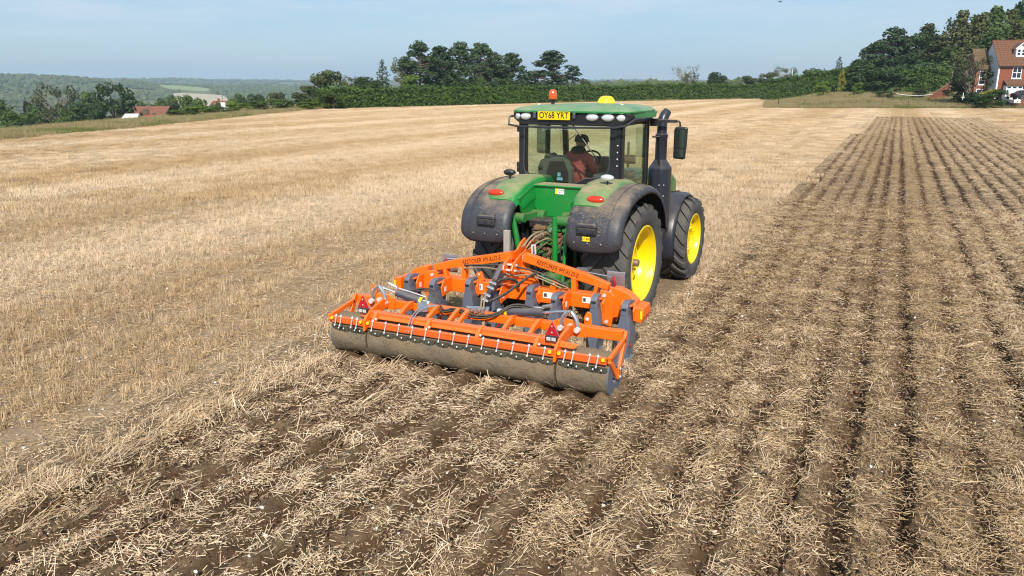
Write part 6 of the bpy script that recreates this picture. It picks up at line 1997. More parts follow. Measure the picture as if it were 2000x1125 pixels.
G1 = 'pines and trees behind the middle hedge'
for a in (
    (638, 132, 74, 136, 'olive', 0, 'tall feathery olive tree at the left end of the middle hedge', G1),
    (606, 166, 60, 128, 'olive', 1, 'pale bushy tree leaning out left of the feathery olive tree', G1),
    (650, 172, 56, 119, 'bushy', 1, 'light green shrub in front of the feathery olive tree', G1, 'shrub', 'shrub'),
    (684, 145, 44, 155, 'thin', 1, 'thin leafed tree right of the feathery olive tree', G1),
    (712, 148, 70, 152, 'broad_dark', 2, 'round dark tree left of the lone slim conifer', G1),
    (746, 116, 46, 165, 'spruce', 1, 'lone slim conifer standing left of the pine clump', G1),
    (787, 108, 52, 172, 'thin', 1, 'thin half bare tree at the left side of the pine clump', G1),
    (806, 146, 56, 160, 'lime', 1, 'light green tree below the tallest pine', G1),
    (818, 82, 84, 172, 'pine', 1, 'tallest pine of the middle clump', G1),
    (836, 164, 56, 148, 'bushy', 2, 'bright rounded bush rising over the hedge below the pines', G1, 'shrub', 'shrub'),
    (858, 93, 80, 178, 'pine', 2, 'second pine from the left in the tall clump', G1),
    (895, 86, 92, 182, 'pine', 3, 'broad topped pine in the middle of the tall clump', G1),
    (938, 86, 78, 186, 'pine', 0, 'pine with open trunk right of the broad topped pine', G1),
    (880, 140, 70, 176, 'broad_dark', 1, 'dark undergrowth tree among the pine trunks', G1),
    (925, 150, 60, 180, 'broad', 2, 'low green tree among the right hand pine trunks', G1),
    (968, 104, 70, 190, 'pine', 1, 'shorter pine left of the last of the clump', G1),
    (998, 106, 76, 190, 'pine', 2, 'last pine at the right of the tall clump', G1),
    (985, 150, 60, 186, 'broad_dark', 0, 'dark low tree under the last pine of the clump', G1),
    (1080, 103, 108, 196, 'pine', 3, 'wide solitary pine right of the clump, behind the orange beacon', G1),
    (1120, 143, 22, 200, 'spruce', 0, 'tiny spruce tip beside the wide solitary pine', G1),
    (1143, 155, 36, 196, 'olive', 2, 'small round tree on the hedge right of the solitary pine', G1),
    (1043, 158, 46, 200, 'olive', 0, 'low tree filling the gap between the clump and the solitary pine', G1),
    (1338, 124, 60, 240, 'thin', 0, 'nearly bare grey tree above the hedge, right of the tractor mirror', G1),
    (1352, 140, 30, 236, 'thin', 1, 'small leafy tree at the foot of the bare grey tree', G1),
    (1398, 139, 46, 240, 'broad_dark', 2, 'round dark green tree right of the bare grey tree', G1),
    (1460, 146, 44, 260, 'olive', 1, 'low hazy tree behind the hedge left of the garden', G1),
    (1500, 140, 52, 265, 'olive', 2, 'grey green round tree behind the right part of the hedge', G1),
    (1535, 127, 52, 262, 'thin', 1, 'pale rounded tree with a white post before it', G1),
    (1590, 131, 44, 262, 'broad', 2, 'tree with a feathery top left of the spruce', G1),
    (1641, 110, 34, 250, 'spruce', 0, 'dark spruce rising behind the golden conifer', G1),
    (1620, 135, 50, 256, 'broad_dark', 2, 'dark green tree at the foot of the dark spruce', G1),
    (1570, 150, 44, 258, 'bushy', 1, 'low hedge tree left of the golden conifer', G1),
    (1646, 134, 18, 178, 'golden', 0, 'bright golden conifer standing in front of the right hand hedge', None),
): place_tree(*a)

G2 = 'trees of the wood behind the brick house'
wood = [(1692, 112, 80, 182, 'broad_dark', 2), (1722, 82, 78, 186, 'pine', 0), (1752, 58, 84, 190, 'pine', 3), (1700, 130, 70, 178, 'broad_dark', 0), (1788, 60, 74, 192, 'broad_dark', 1), (1815, 46, 70, 196, 'larch', 0),
        (1772, 105, 90, 180, 'broad_dark', 2), (1838, 70, 70, 184, 'larch', 1), (1856, 34, 46, 206, 'spruce', 0), (1882, 20, 66, 200, 'larch', 0), (1910, 30, 60, 204, 'larch_green', 1), (1922, 26, 62, 200, 'larch', 1),
        (1948, 13, 72, 200, 'larch_green', 0), (1978, 18, 66, 202, 'larch', 0), (2000, 2, 76, 204, 'larch_green', 1), (2030, -5, 80, 204, 'larch', 1), (1862, 92, 90, 176, 'larch_green', 0), (1815, 120, 80, 174, 'broad_dark', 0),
        (1900, 90, 90, 172, 'larch', 1), (1945, 60, 90, 172, 'larch_green', 1), (1990, 55, 90, 172, 'larch', 0), (2060, 10, 90, 200, 'larch_green', 0), (1740, 128, 80, 176, 'broad_dark', 1), (1880, 130, 70, 166, 'broad', 1)]
wl_names = ['leftmost low dark tree of the wood behind the brick house', 'rounded dark pine at the left shoulder of the wood', 'broad dark pine crowning the left part of the wood', 'low dark tree under the left shoulder of the wood', 'dark leafy tree right of the broad pine in the wood',
            'brownish larch with a ragged top above the dark trees', 'dark tree low in the middle of the wood', 'larch in front of the ragged topped larch', 'small dark spruce tip between the larches of the wood', 'tall brown larch left of the house roof',
            'green larch next right of the tall brown larch', 'brown larch standing over the low house wing', 'tall green larch over the house roof ridge', 'brown larch above the dormer window', 'highest green larch at the right edge of the picture', 'brown larch cut by the right edge of the picture',
            'green tree left of the low house wing', 'dark low tree behind the tall garden hedge', 'brown tree rising just behind the low house wing', 'green tree close behind the house roof', 'brown tree close behind the dormer roof', 'green larch beyond the right edge of the picture', 'dark low tree at the left foot of the wood', 'green low tree beside the leaning pole']
for a, lab in zip(wood, wl_names):
    place_tree(a[0], a[1], a[2] * 1.3, a[3], a[4], a[5], lab, G2)
place_tree(1905, 98, 96, 132, 'thin', 1, 'twiggy olive tree growing against the low house wing', None)
place_tree(1875, 158, 74, 136, 'olive', 1, 'dark rounded shrub left of the house front', None, 'shrub', 'shrub')
place_tree(1908, 178, 60, 128, 'bushy_dark', 0, 'clipped dark shrub below the low house wing', None, 'shrub', 'shrub')
place_tree(1935, 174, 40, 126, 'golden', 1, 'yellow flowering shrub before the house corner', None, 'shrub', 'shrub')
place_tree(1952, 174, 50, 125, 'bushy_dark', 1, 'dark rounded shrub under the bay window', None, 'shrub', 'shrub')
place_tree(1930, 182, 60, 122, 'bushy', 2, 'bright low shrub in front of the dark garden shrubs', None, 'shrub', 'shrub')
place_tree(1610, 158, 30, 158, 'lime', 0, 'young lime green tree on the rough grass, nearest the field corner', None)
place_tree(1678, 160, 26, 158, 'lime', 1, 'young lime green tree on the rough grass, beside the tall hedge', None)
place_tree(1727, 178, 44, 150, 'bushy_dark', 2, 'low dark bush left of the washing line', None, 'shrub', 'shrub')
place_tree(1800, 171, 34, 150, 'olive', 2, 'low russet bush beside the brick garden wall', None, 'shrub', 'shrub')

G3 = 'trees on the slope at the left'
for a in (
    (-30, 190, 90, 190, 'broad', 0, 'green tree cut by the left edge of the picture', G3),
    (25, 212, 80, 180, 'broad', 1, 'low olive tree in the lower left corner of the tree line', G3),
    (52, 194, 26, 230, 'purple', 0, 'small purple leaved tree left of the half bare tree', G3),
    (105, 156, 92, 200, 'thin', 1, 'tall half bare tree with a pale leaning trunk at the left', G3),
    (75, 198, 56, 205, 'broad', 2, 'green tree below the half bare tree', G3),
    (150, 190, 70, 196, 'bushy_dark', 0, 'broad dark yew like tree between the half bare tree and the oak', G3),
    (168, 176, 46, 215, 'lime', 2, 'yellow green tree behind the broad dark tree', G3),
    (215, 158, 94, 190, 'broad_dark', 1, 'large dark oak left of the red roofed barn', G3),
    (130, 208, 50, 196, 'broad', 1, 'green tree low beside the pale leaning trunk', G3),
    (190, 206, 40, 186, 'bushy_dark', 1, 'dark bush at the foot of the large oak', G3),
    (318, 176, 54, 230, 'bushy', 1, 'bright green rounded tree behind the barn', G3),
    (332, 188, 38, 215, 'olive', 0, 'russet tree at the right end of the barn', G3),
    (360, 184, 50, 225, 'bushy', 2, 'green tree right of the barn', G3),
    (392, 190, 46, 225, 'bushy', 0, 'low green tree right of the bright rounded tree', G3),
    (282, 195, 44, 245, 'broad', 1, 'hazy green tree behind the barn ridge', G3),
    (345, 212, 50, 96, 'bushy', 1, 'low shrub in front of the barn end', G3, 'shrub', 'shrub'),
    (385, 205, 66, 98, 'bushy_lime', 0, 'long bright hedge shrub right of the barn', G3, 'shrub', 'shrub'),
    (425, 209, 56, 101, 'bushy', 0, 'rounded shrub below the small orange roof', G3, 'shrub', 'shrub'),
    (462, 201, 56, 105, 'bushy_lime', 1, 'yellow green shrub right of the small orange roof', G3, 'shrub', 'shrub'),
    (470, 182, 44, 240, 'broad_dark', 0, 'dark tree behind the small orange roof', G3),
    (500, 182, 56, 235, 'broad_dark', 2, 'dark tree line end right of the small orange roof', G3),
    (535, 178, 60, 220, 'olive', 1, 'olive tree on the slope left of the wooden post', G3),
    (505, 196, 60, 111, 'bushy', 2, 'green shrub on the verge left of the wooden post', G3, 'shrub', 'shrub'),
    (548, 189, 62, 116, 'bushy', 1, 'green shrub beside the wooden post', G3, 'shrub', 'shrub'),
    (585, 180, 62, 121, 'olive', 2, 'grey green shrub near the end of the middle hedge', G3, 'shrub', 'shrub'),
    (602, 192, 50, 117, 'bushy_lime', 2, 'light green shrub at the corner of the field', G3, 'shrub', 'shrub'),
    (420, 196, 30, 215, 'broad', 2, 'small tree left of the orange roofed house', G3),
    (455, 192, 34, 212, 'lime', 1, 'yellow green tree close behind the orange roofed house', G3),
): place_tree(*a)


# --- hedges
def hedge(name, pts, h0, h1, thick, dens, label, seed, mat='hedge', fsz=0.42):
    """pts: (px, depth) along the hedge; leafy box with an uneven top, standing on the terrain"""
    r_ = np.random.default_rng(seed)
    ws = []
    for px, dp in pts:
        g = at(px, 250, dp); u_, w_ = to_uw(g.x, g.y)
        ws.append((g.x, g.y))
    ws = np.array(ws); seg = np.hypot(*np.diff(ws, axis=0).T); cum = np.concatenate([[0], np.cumsum(seg)]); L = cum[-1]
    N = int(L * dens)
    t = r_.random(N) * L
    X = np.interp(t, cum, ws[:, 0]); Y = np.interp(t, cum, ws[:, 1])
    dx = np.gradient(ws[:, 0]); dy = np.gradient(ws[:, 1])
    tx = np.interp(t, cum, dx); ty = np.interp(t, cum, dy); ln = np.hypot(tx, ty); tx /= ln; ty /= ln
    hh = np.interp(t / L, [0, 1], [h0, h1]) * (0.86 + 0.30 * fbm(t / 2.6, t * 0, 3, seed))
    bulge = 0.75 + 0.5 * fbm(t / 1.5, t * 0 + 5, 2, seed + 3)
    which = r_.random(N)
    v = r_.random(N); s = r_.uniform(-1, 1, N)
    zf = np.where(which < 0.55, v, 1 - 0.16 * v ** 2)
    off = np.where(which < 0.55, -thick / 2 * bulge * (1 - 0.35 * zf ** 4), s * thick / 2 * bulge)
    off = np.where((which < 0.7) & (which > 0.6), thick / 2 * bulge, off)
    zf = np.where((which < 0.7) & (which > 0.6), v, zf)
    off += r_.normal(size=N) * 0.14
    # normal to the left of the run points away from the camera or towards: make it towards
    nx, ny = -ty, tx
    tow = np.sign((CAM.x - X) * nx + (CAM.y - Y) * ny)
    nx, ny = nx * tow, ny * tow
    PX_, PY_ = X - nx * off, Y - ny * off
    Z = terrain(PX_, PY_) + zf * hh + r_.normal(size=N) * 0.10 + np.where((which > 0.55) & (r_.random(N) < 0.12), r_.random(N) * 0.55, 0)
    C = np.stack([PX_, PY_, Z], -1)
    nrm = np.where((which < 0.55)[:, None], np.stack([nx, ny, np.full(N, 0.35)], -1), np.stack([nx * 0.2, ny * 0.2, np.ones(N)], -1))
    o0 = Vector((ws[0][0], ws[0][1], 0))
    root = empty(name, o0, label, 'hedge')
    me = faces_mesh('foliage', C - np.array(o0), nrm, np.full(N, fsz), mat, seed)
    fo = bpy.data.objects.new('foliage', me); COL.objects.link(fo); fo.parent = root
    # dense inner core of twigs so that no daylight shows through the bottom
    core = MB(); K_ = 120
    prevs = None
    tk = np.linspace(2.2, L - 2.2, K_)
    cx = np.interp(tk, cum, ws[:, 0]); cy = np.interp(tk, cum, ws[:, 1])
    nxk = -np.interp(tk, cum, dy); nyk = np.interp(tk, cum, dx); ll = np.hypot(nxk, nyk); nxk /= ll; nyk /= ll
    hk_ = np.interp(tk / L, [0, 1], [h0, h1]) * (0.86 + 0.30 * fbm(tk / 2.6, tk * 0, 3, seed)) - 0.35
    zz = terrain(cx, cy)
    vs, fs = [], []
    for i in range(K_):
        for a, b in ((-0.32, -0.2), (-0.30, 0.8), (0, 1.0), (0.30, 0.8), (0.32, -0.2)):
            vs.append((cx[i] + nxk[i] * a * thick, cy[i] + nyk[i] * a * thick, zz[i] + b * hk_[i]))
    for i in range(K_ - 1):
        for k in range(4):
            fs.append((i * 5 + k, i * 5 + k + 1, i * 5 + 6 + k, i * 5 + 5 + k))
    core.add(vs, fs)
    core.build('twig_core', 'hedge_twig', root)
    return root


hedge('hedge', [(628, 122), (700, 128), (850, 141), (1000, 157), (1150, 180), (1300, 200), (1420, 215), (1500, 222)], 2.9, 3.9, 2.6, 300, 'long dense green hedge along the far edge of the field behind the tractor', 5)
hedge('hedge', [(1490, 205), (1560, 196), (1640, 186), (1740, 178), (1850, 168)], 5.0, 5.0, 3.2, 430, 'tall clipped laurel hedge in front of the wood at the right', 9, fsz=0.46)


# --- grass: verge along the left and far edges, rough grass behind the fence
def grass_tuft(mat, nb, h0, h1, w, name, lean=0.35):
    r_ = np.random.default_rng(nb * 3 + int(h1 * 100))
    vs, fs = [], []
    for i in range(nb):
        p = r_.normal(size=2) * 0.16; d = r_.normal(size=2) * lean; h_ = r_.uniform(h0, h1); a = r_.uniform(0, 6.28)
        wx, wy = math.cos(a) * w, math.sin(a) * w
        o = len(vs)
        vs += [(p[0] - wx, p[1] - wy, -0.05), (p[0] + wx, p[1] + wy, -0.05), (p[0] + d[0] * h_ * 0.5 + wx * 0.7, p[1] + d[1] * h_ * 0.5 + wy * 0.7, h_ * 0.6), (p[0] + d[0] * h_ * 0.5 - wx * 0.7, p[1] + d[1] * h_ * 0.5 - wy * 0.7, h_ * 0.6), (p[0] + d[0] * h_, p[1] + d[1] * h_, h_)]
        fs += [(o, o + 1, o + 2, o + 3), (o + 3, o + 2, o + 4)]
    me = bpy.data.meshes.new(name); me.from_pydata(vs, [], fs); me.materials.append(M[mat])
    return me


COL_GRASS = template_collection('grass_tuft', [grass_tuft('grass_g', 22 + k, 0.18, 0.42, 0.012, 'g') for k in range(4)] + [grass_tuft('grass_t', 24 + k, 0.3, 0.75, 0.011, 't') for k in range(4)])


def grass(name, u, w, tan, hs, label):
    x_ = CAM.x + RGT.x * u + FG.x * w; y_ = CAM.y + RGT.y * u + FG.y * w
    N = len(x_)
    tn = (fbm(x_ / 5, y_ / 5, 3, 7) + 0.35 * (npr.random(N) - 0.5)) < tan
    idx = np.where(tn, npr.integers(4, 8, N), npr.integers(0, 4, N))
    sc = npr.uniform(0.7, 1.3, N) * hs
    scatter(name, np.stack([x_, y_, terrain(x_, y_)], -1), np.stack([npr.normal(size=N) * 0.1, npr.normal(size=N) * 0.1, npr.random(N) * 6.28], -1), np.stack([sc * 1.4, sc * 1.4, sc], -1), idx, COL_GRASS, label, 'grass')


N = 16000
w_ = npr.uniform(36, 150, N); ul = np.interp(w_, U_LEFT_W, U_LEFT_U)
u_ = ul + 0.5 - npr.random(N) * 14
grass('left_verge_grass', u_, w_, 0.52, 0.6, 'tall dry and green grass on the verge along the left side of the field')
N = 7000
u_ = npr.uniform(-34, 68, N); w_ = np.interp(u_, W_FAR_U, W_FAR_W) - 1.0 + npr.random(N) * 5
grass('hedge_verge_grass', u_, w_, 0.25, 0.75, 'short green grass strip at the foot of the long hedge')
N = 20000
u_ = npr.uniform(39, 112, N); w_ = 128.6 - 0.06 * (u_ - 40) + npr.random(N) ** 1.2 * 52
ok = u_ > 0.318 * w_
grass('rough_grass', u_[ok], w_[ok], 0.56, 0.9, 'rough tawny grass behind the wire fence at the right')


# --- wire fence at the corner of the rough grass
def fence():
    p0 = at(1520, 205, 134); p1 = at(2040, 203, 128)
    x0, y0, x1, y1 = p0.x, p0.y, p1.x, p1.y
    root = empty('wire_fence', (x0, y0, tz(x0, y0)), 'post and wire fence along the rough grass at the right', 'fence')
    n_ = 11
    for k in range(n_):
        t = k / (n_ - 1); x_, y_ = x0 + (x1 - x0) * t, y0 + (y1 - y0) * t; z_ = tz(x_, y_)
        r_ = 0.10 if k == 0 else 0.05
        MB().tube([(x_, y_, z_ - 0.2), (x_ + 0.03, y_, z_ + (1.35 if k == 0 else 1.15))], [r_, r_ * 0.9], 8).build('post', 'bark', root, smooth=True)
    for zz in (0.45, 0.75, 1.05):
        MB().tube([(x0 + (x1 - x0) * t, y0 + (y1 - y0) * t, tz(x0 + (x1 - x0) * t, y0 + (y1 - y0) * t) + zz + 0.02 * math.sin(t * 60)) for t in np.linspace(0, 1, 41)], 0.018, 4).build('wire', 'bark', root)


fence()


def pole(px, py0, py1, depth, r_, label, lean=0.0, mat='bark_pale', name='utility_pole', cross=False):
    a, b = at(px, py0, depth), at(px + lean, py1, depth)
    z_ = tz(b.x, b.y)
    root = empty(name, (b.x, b.y, z_), label, 'pole')
    MB().tube([(b.x, b.y, z_ - 0.3), (a.x, a.y, a.z)], [r_, r_ * 0.75], 10).build('shaft', mat, root, smooth=True)
    if cross:
        MB().bar(Vector((a.x, a.y, a.z - 0.5)) - RGT * 0.6, Vector((a.x, a.y, a.z - 0.5)) + RGT * 0.6, 0.1, 0.1).build('cross_arm', mat, root)
    MB().lathe([(0, a.z), (r_ * 0.8, a.z), (r_ * 0.7, a.z + 0.05), (0, a.z + 0.06)], (a.x, a.y, 0), 'z', 10).build('cap', 'bark', root, smooth=True)


pole(1866, 108, 158, 150, 0.13, 'leaning wooden pole before the wood, left of the house', lean=-8)
pole(1548, 134, 152, 230, 0.12, 'thin white post in front of the pale rounded tree', mat='white', name='white_post')
pole(525, 188, 205, 150, 0.13, 'short wooden post among the shrubs left of the middle hedge')
pole(589, 180, 195, 155, 0.12, 'pale wooden post beside the grey green shrub')
pole(433, 178, 195, 260, 0.14, 'far wooden pole with cross arm beside the orange roofed house', cross=True)

# ------------------------------------------------------------------ brick house at the right
M['brick'] = paint('red_brick', (0.235, 0.075, 0.04), 0.9, var=0.3, nscale=3)
M['brick_dark'] = paint('mellow_brick', (0.27, 0.11, 0.065), 0.9, var=0.35, nscale=3)
M['tile'] = paint('clay_roof_tile', (0.165, 0.066, 0.036), 0.9, var=0.6, nscale=1.6, dust=0.25, dust_col=(0.16, 0.13, 0.07))
M['tile_red'] = paint('orange_roof_tile', (0.20, 0.078, 0.046), 0.9, var=0.6, nscale=1.5)
M['tile_old'] = paint('mossy_roof_tile', (0.125, 0.075, 0.04), 0.9, var=0.5, nscale=1.2, dust=0.3, dust_col=(0.2, 0.17, 0.07))
M['board'] = paint('white_weatherboard', (0.62, 0.66, 0.70), 0.6, var=0.06)
M['pane'] = paint('dark_window_pane', (0.02, 0.026, 0.045), 0.08, var=0.3)
M['timber'] = paint('black_timber', (0.03, 0.028, 0.03), 0.8)
M['car_dark'] = paint('dark_car_paint', (0.02, 0.022, 0.03), 0.25, coat=0.6)
M['car_red'] = paint('red_sheeting', (0.45, 0.03, 0.04), 0.5)

HB = at(1960, 190, 130)
ang_h = YAW + math.radians(-8)
HU = Vector((math.cos(ang_h), math.sin(ang_h), 0)); HV = Vector((-HU.y, HU.x, 0))        # along the front, and back into the plot
HO = Vector((HB.x, HB.y, tz(HB.x, HB.y)))
HO.z = HB.z - 0.15
S_ = 130 / F_PX


def hp(a, b, z_):
    return HO + HU * a + HV * b + Vector((0, 0, z_))


house = empty('brick_house', HO, 'red brick house with clay tiled roof and white windows at the right edge', 'house')
xl, xr = (1944 - 1960) * S_, 7.5
ZE, ZR = 5.35, 9.45           # eaves, ridge
D_ = 7.0


def hbox(m, a0, a1, b0, b1, z0, z1, mi=0):
    vs = [hp(a, b, z_) for z_ in (z0, z1) for a, b in ((a0, b0), (a1, b0), (a1, b1), (a0, b1))]
    m.add(vs, [(0, 3, 2, 1), (4, 5, 6, 7), (0, 1, 5, 4), (1, 2, 6, 5), (2, 3, 7, 6), (3, 0, 4, 7)], mi)
    return m


hbox(MB(), xl, xr, 0, D_, -1.5, ZE).build('wall', 'brick', house)
# brick courses: proud bands so that the wall shows its joints
for k in range(26):
    if k % 2: continue
    z_ = 0.15 + k * 0.2
    hbox(MB(), xl + 0.003, xr, -0.012, 0.01, z_, z_ + 0.19).build('brick_course', 'brick', house)
gb_ = MB(); gb_.add([hp(xl, 0, ZE), hp(xl, D_, ZE), hp(xl, D_ / 2, ZR - 0.1), hp(xl - 0.02, 0, ZE), hp(xl - 0.02, D_, ZE), hp(xl - 0.02, D_ / 2, ZR - 0.1)], [(0, 1, 2), (5, 4, 3), (0, 3, 4, 1), (1, 4, 5, 2), (2, 5, 3, 0)])
gb_.build('gable', 'board', house)
for k in range(22):
    z_ = 0.2 + k * 0.30
    b0 = 0.02 + max(0, (z_ - ZE)) * (D_ / 2) / (ZR - ZE); b1 = D_ - b0
    if b1 - b0 > 0.4:
        hbox(MB(), xl - 0.07, xl - 0.022, b0, b1, z_, z_ + 0.285).build('weatherboard', 'board', house)
hbox(MB(), xl - 0.09, xl + 0.14, -0.05, 0.0, -0.5, ZE).build('corner_board', 'white', house)


def roof_slope(parent, a0, a1, b_e, z_e, b_r, z_r, rows, cols, mat, name='roof'):
    """a tiled slope: slab plus courses of tiles, each tile its own piece"""
    sl = MB()
    vs = [hp(a, b, z_) for a in (a0, a1) for b, z_ in ((b_e, z_e), (b_r, z_r), (b_r, z_r - 0.12), (b_e, z_e - 0.12))]
    sl.add(vs, [(0, 1, 2, 3), (7, 6, 5, 4), (0, 4, 5, 1), (1, 5, 6, 2), (2, 6, 7, 3), (3, 7, 4, 0)])
    ro = sl.build(name, mat, parent)
    db, dz = (b_r - b_e) / rows, (z_r - z_e) / rows
    cw = (a1 - a0) / cols
    tile = None
    n_up = Vector((0, 0, 1)) * abs(b_r - b_e) - HV * (dz * rows) * (1 if b_r > b_e else -1)
    n_up.normalize()
    org = world_origin(ro)
    for i in range(rows):
        for j in range(cols):
            if tile is None:
                m = MB(); q = []
                for up in (0.004, 0.05):
                    for a, t in ((0.03, -0.04), (cw - 0.03, -0.04), (cw - 0.03, 1.02), (0.03, 1.02)):
                        q.append(HU * a + HV * (db * t) + Vector((0, 0, dz * t)) + n_up * (up if t < 0 else up * 0.35))
                m.add(q, [(0, 3, 2, 1), (4, 5, 6, 7), (0, 1, 5, 4), (1, 2, 6, 5), (2, 3, 7, 6), (3, 0, 4, 7)])
                tile = m.mesh('tile'); tile.materials.append(M[mat])
            o = bpy.data.objects.new('tile', tile); COL.objects.link(o); o.parent = ro
            off = (0.5 * cw if i % 2 and j < cols - 1 else 0)
            o.location = hp(a0 + j * cw + off * 0.5, b_e + i * db, z_e + i * dz) - org + n_up * rng.uniform(0, 0.012)
    return ro


roof_slope(house, xl - 0.25, xr, -0.35, ZE - 0.15, D_ / 2, ZR, 12, 16, 'tile')
rb_ = MB(); rb_.add([hp(xl - 0.25, D_ + 0.35, ZE - 0.15), hp(xr, D_ + 0.35, ZE - 0.15), hp(xr, D_ / 2, ZR), hp(xl - 0.25, D_ / 2, ZR), hp(xl - 0.25, D_ + 0.35, ZE - 0.27), hp(xr, D_ + 0.35, ZE - 0.27), hp(xr, D_ / 2, ZR - 0.12), hp(xl - 0.25, D_ / 2, ZR - 0.12)], [(0, 1, 2, 3), (7, 6, 5, 4), (0, 4, 5, 1), (2, 6, 7, 3), (3, 7, 4, 0), (1, 5, 6, 2)])
rb_.build('back_roof', 'tile', house)
hbox(MB(), xl - 0.25, xr, D_ / 2 - 0.12, D_ / 2 + 0.12, ZR - 0.05, ZR + 0.08).build('ridge', 'tile', house)
hbox(MB(), xl - 0.2, xr, -0.42, -0.30, ZE - 0.34, ZE - 0.18).build('gutter', 'timber', house)


def window(parent, a, z_, w, h, nx, nz, b=-0.01, name='window'):
    f = MB()
    hbox(f, a - w / 2, a + w / 2, b - 0.05, b + 0.02, z_, z_ + h)
    wo_ = f.build(name, 'white', parent)
    fw = 0.11
    pw, ph = (w - fw * (nx + 1)) / nx, (h - fw * (nz + 1)) / nz
    for i in range(nx):
        for k in range(nz):
            x0 = a - w / 2 + fw + i * (pw + fw); z0 = z_ + fw + k * (ph + fw)
            hbox(MB(), x0, x0 + pw, b - 0.06, b - 0.053, z0, z0 + ph).build('pane', 'pane', wo_)
    hbox(MB(), a - w / 2 - 0.1, a + w / 2 + 0.1, b - 0.16, b - 0.052, z_ - 0.12, z_).build('sill', 'white', wo_)
    return wo_


window(house, (1977 - 1960) * S_, 3.2, 1.45, 1.85, 2, 2)
window(house, 5.2, 3.2, 1.45, 1.85, 2, 2)
# dormer on the front slope
da = (1983.5 - 1960) * S_
db_ = 0.55
dz0 = 6.75
dm = hbox(MB(), da - 0.75, da + 0.75, db_ + 0.3, db_ + 2.6, dz0 - 0.4, dz0 + 1.35).build('dormer', 'white', house)
dg_ = MB(); dg_.add([hp(da - 0.75, db_ + 0.3, dz0 + 1.35), hp(da + 0.75, db_ + 0.3, dz0 + 1.35), hp(da, db_ + 0.3, dz0 + 2.05), hp(da - 0.75, db_ + 0.4, dz0 + 1.35), hp(da + 0.75, db_ + 0.4, dz0 + 1.35), hp(da, db_ + 0.4, dz0 + 2.05)], [(0, 1, 2), (5, 4, 3), (0, 3, 4, 1), (1, 4, 5, 2), (2, 5, 3, 0)])
dg_.build('dormer_gable', 'white', dm)
for s in (1, -1):
    q = []
    for up in (0, 0.12):
        q += [hp(da + s * 1.0, db_ + 0.05, dz0 + 1.12 + up), hp(da, db_ + 0.05, dz0 + 2.08 + up), hp(da, db_ + 3.0, dz0 + 2.08 + up), hp(da + s * 1.0, db_ + 2.4, dz0 + 1.12 + up)]
    MB().add(q, [(0, 1, 2, 3), (7, 6, 5, 4), (0, 4, 5, 1), (1, 5, 6, 2), (2, 6, 7, 3), (3, 7, 4, 0)]).build('dormer_roof', 'tile', dm)
    MB().bar(hp(da + s * 1.0, db_ + 0.03, dz0 + 1.16), hp(da, db_ + 0.03, dz0 + 2.12), 0.06, 0.14).build('bargeboard', 'white', dm)
window(dm, da - 0.34, dz0 + 0.05, 0.62, 1.15, 1, 2, b=db_ + 0.29)
window(dm, da + 0.34, dz0 + 0.05, 0.62, 1.15, 1, 2, b=db_ + 0.29)
# lean-to roof and bay window at ground level
roof_slope(house, (1950 - 1960) * S_ + 0.4, xr, -1.5, 2.15, 0.0, 3.0, 4, 14, 'tile', 'porch_roof')
bay = hbox(MB(), (1956 - 1960) * S_, (1986 - 1960) * S_, -1.2, 0.0, -0.8, 2.05).build('bay', 'white', house)
bw_ = (1986 - 1956) * S_
for k in range(3):
    window(bay, (1956 - 1960) * S_ + bw_ * (k + 0.5) / 3, 0.35, bw_ / 3 - 0.06, 1.05, 1, 1, b=-1.2)
    window(bay, (1956 - 1960) * S_ + bw_ * (k + 0.5) / 3, 1.48, bw_ / 3 - 0.06, 0.5, 1, 1, b=-1.2)
MB().bar(hp((1986 - 1960) * S_, -1.25, 1.2), hp((1986 - 1960) * S_ + 0.7, -1.4, 2.0), 0.1, 0.1).build('porch_bracket', 'white', bay)
dr_ = hbox(MB(), 3.3, 4.3, -0.06, 0.0, -0.9, 1.9).build('door', 'white', house)
hbox(MB(), 3.45, 4.15, -0.075, -0.062, 0.2, 1.6).build('door_panel', 'timber', dr_)
# low wing at the back left
wing = empty('house_wing', hp((1925 - 1960) * S_, 3.0, 0), 'low mellow brick wing with mossy tiled roof at the left of the brick house', 'house')
wa0, wa1 = (1918 - 1960) * S_, xl - 0.09
hbox(MB(), wa0, wa1, 3.0, 8.0, -1.5, 5.0).build('wall', 'brick_dark', wing)
roof_slope(wing, wa0 - 0.2, wa1, 2.7, 4.75, 5.5, 8.2, 9, 6, 'tile_old')
MB().add([hp(wa0, 3.0, 5.0), hp(wa0, 8.0, 5.0), hp(wa0, 5.5, 8.0), hp(wa0 + 0.1, 3.0, 5.0), hp(wa0 + 0.1, 8.0, 5.0), hp(wa0 + 0.1, 5.5, 8.0)], [(0, 1, 2), (5, 4, 3), (0, 3, 4, 1), (1, 4, 5, 2), (2, 5, 3, 0)]).build('gable', 'brick_dark', wing)
rb_ = MB(); rb_.add([hp(wa0 - 0.2, 8.3, 4.75), hp(wa1, 8.3, 4.75), hp(wa1, 5.5, 8.2), hp(wa0 - 0.2, 5.5, 8.2), hp(wa0 - 0.2, 8.3, 4.63), hp(wa1, 8.3, 4.63), hp(wa1, 5.5, 8.08), hp(wa0 - 0.2, 5.5, 8.08)], [(0, 1, 2, 3), (7, 6, 5, 4), (0, 4, 5, 1), (2, 6, 7, 3), (3, 7, 4, 0), (1, 5, 6, 2)])
rb_.build('back_roof', 'tile_old', wing)
window(wing, (1930 - 1960) * S_, 2.2, 1.0, 2.3, 1, 2, b=2.99)
window(wing, (1928 - 1960) * S_, -0.1, 1.0, 1.6, 1, 2, b=2.99)

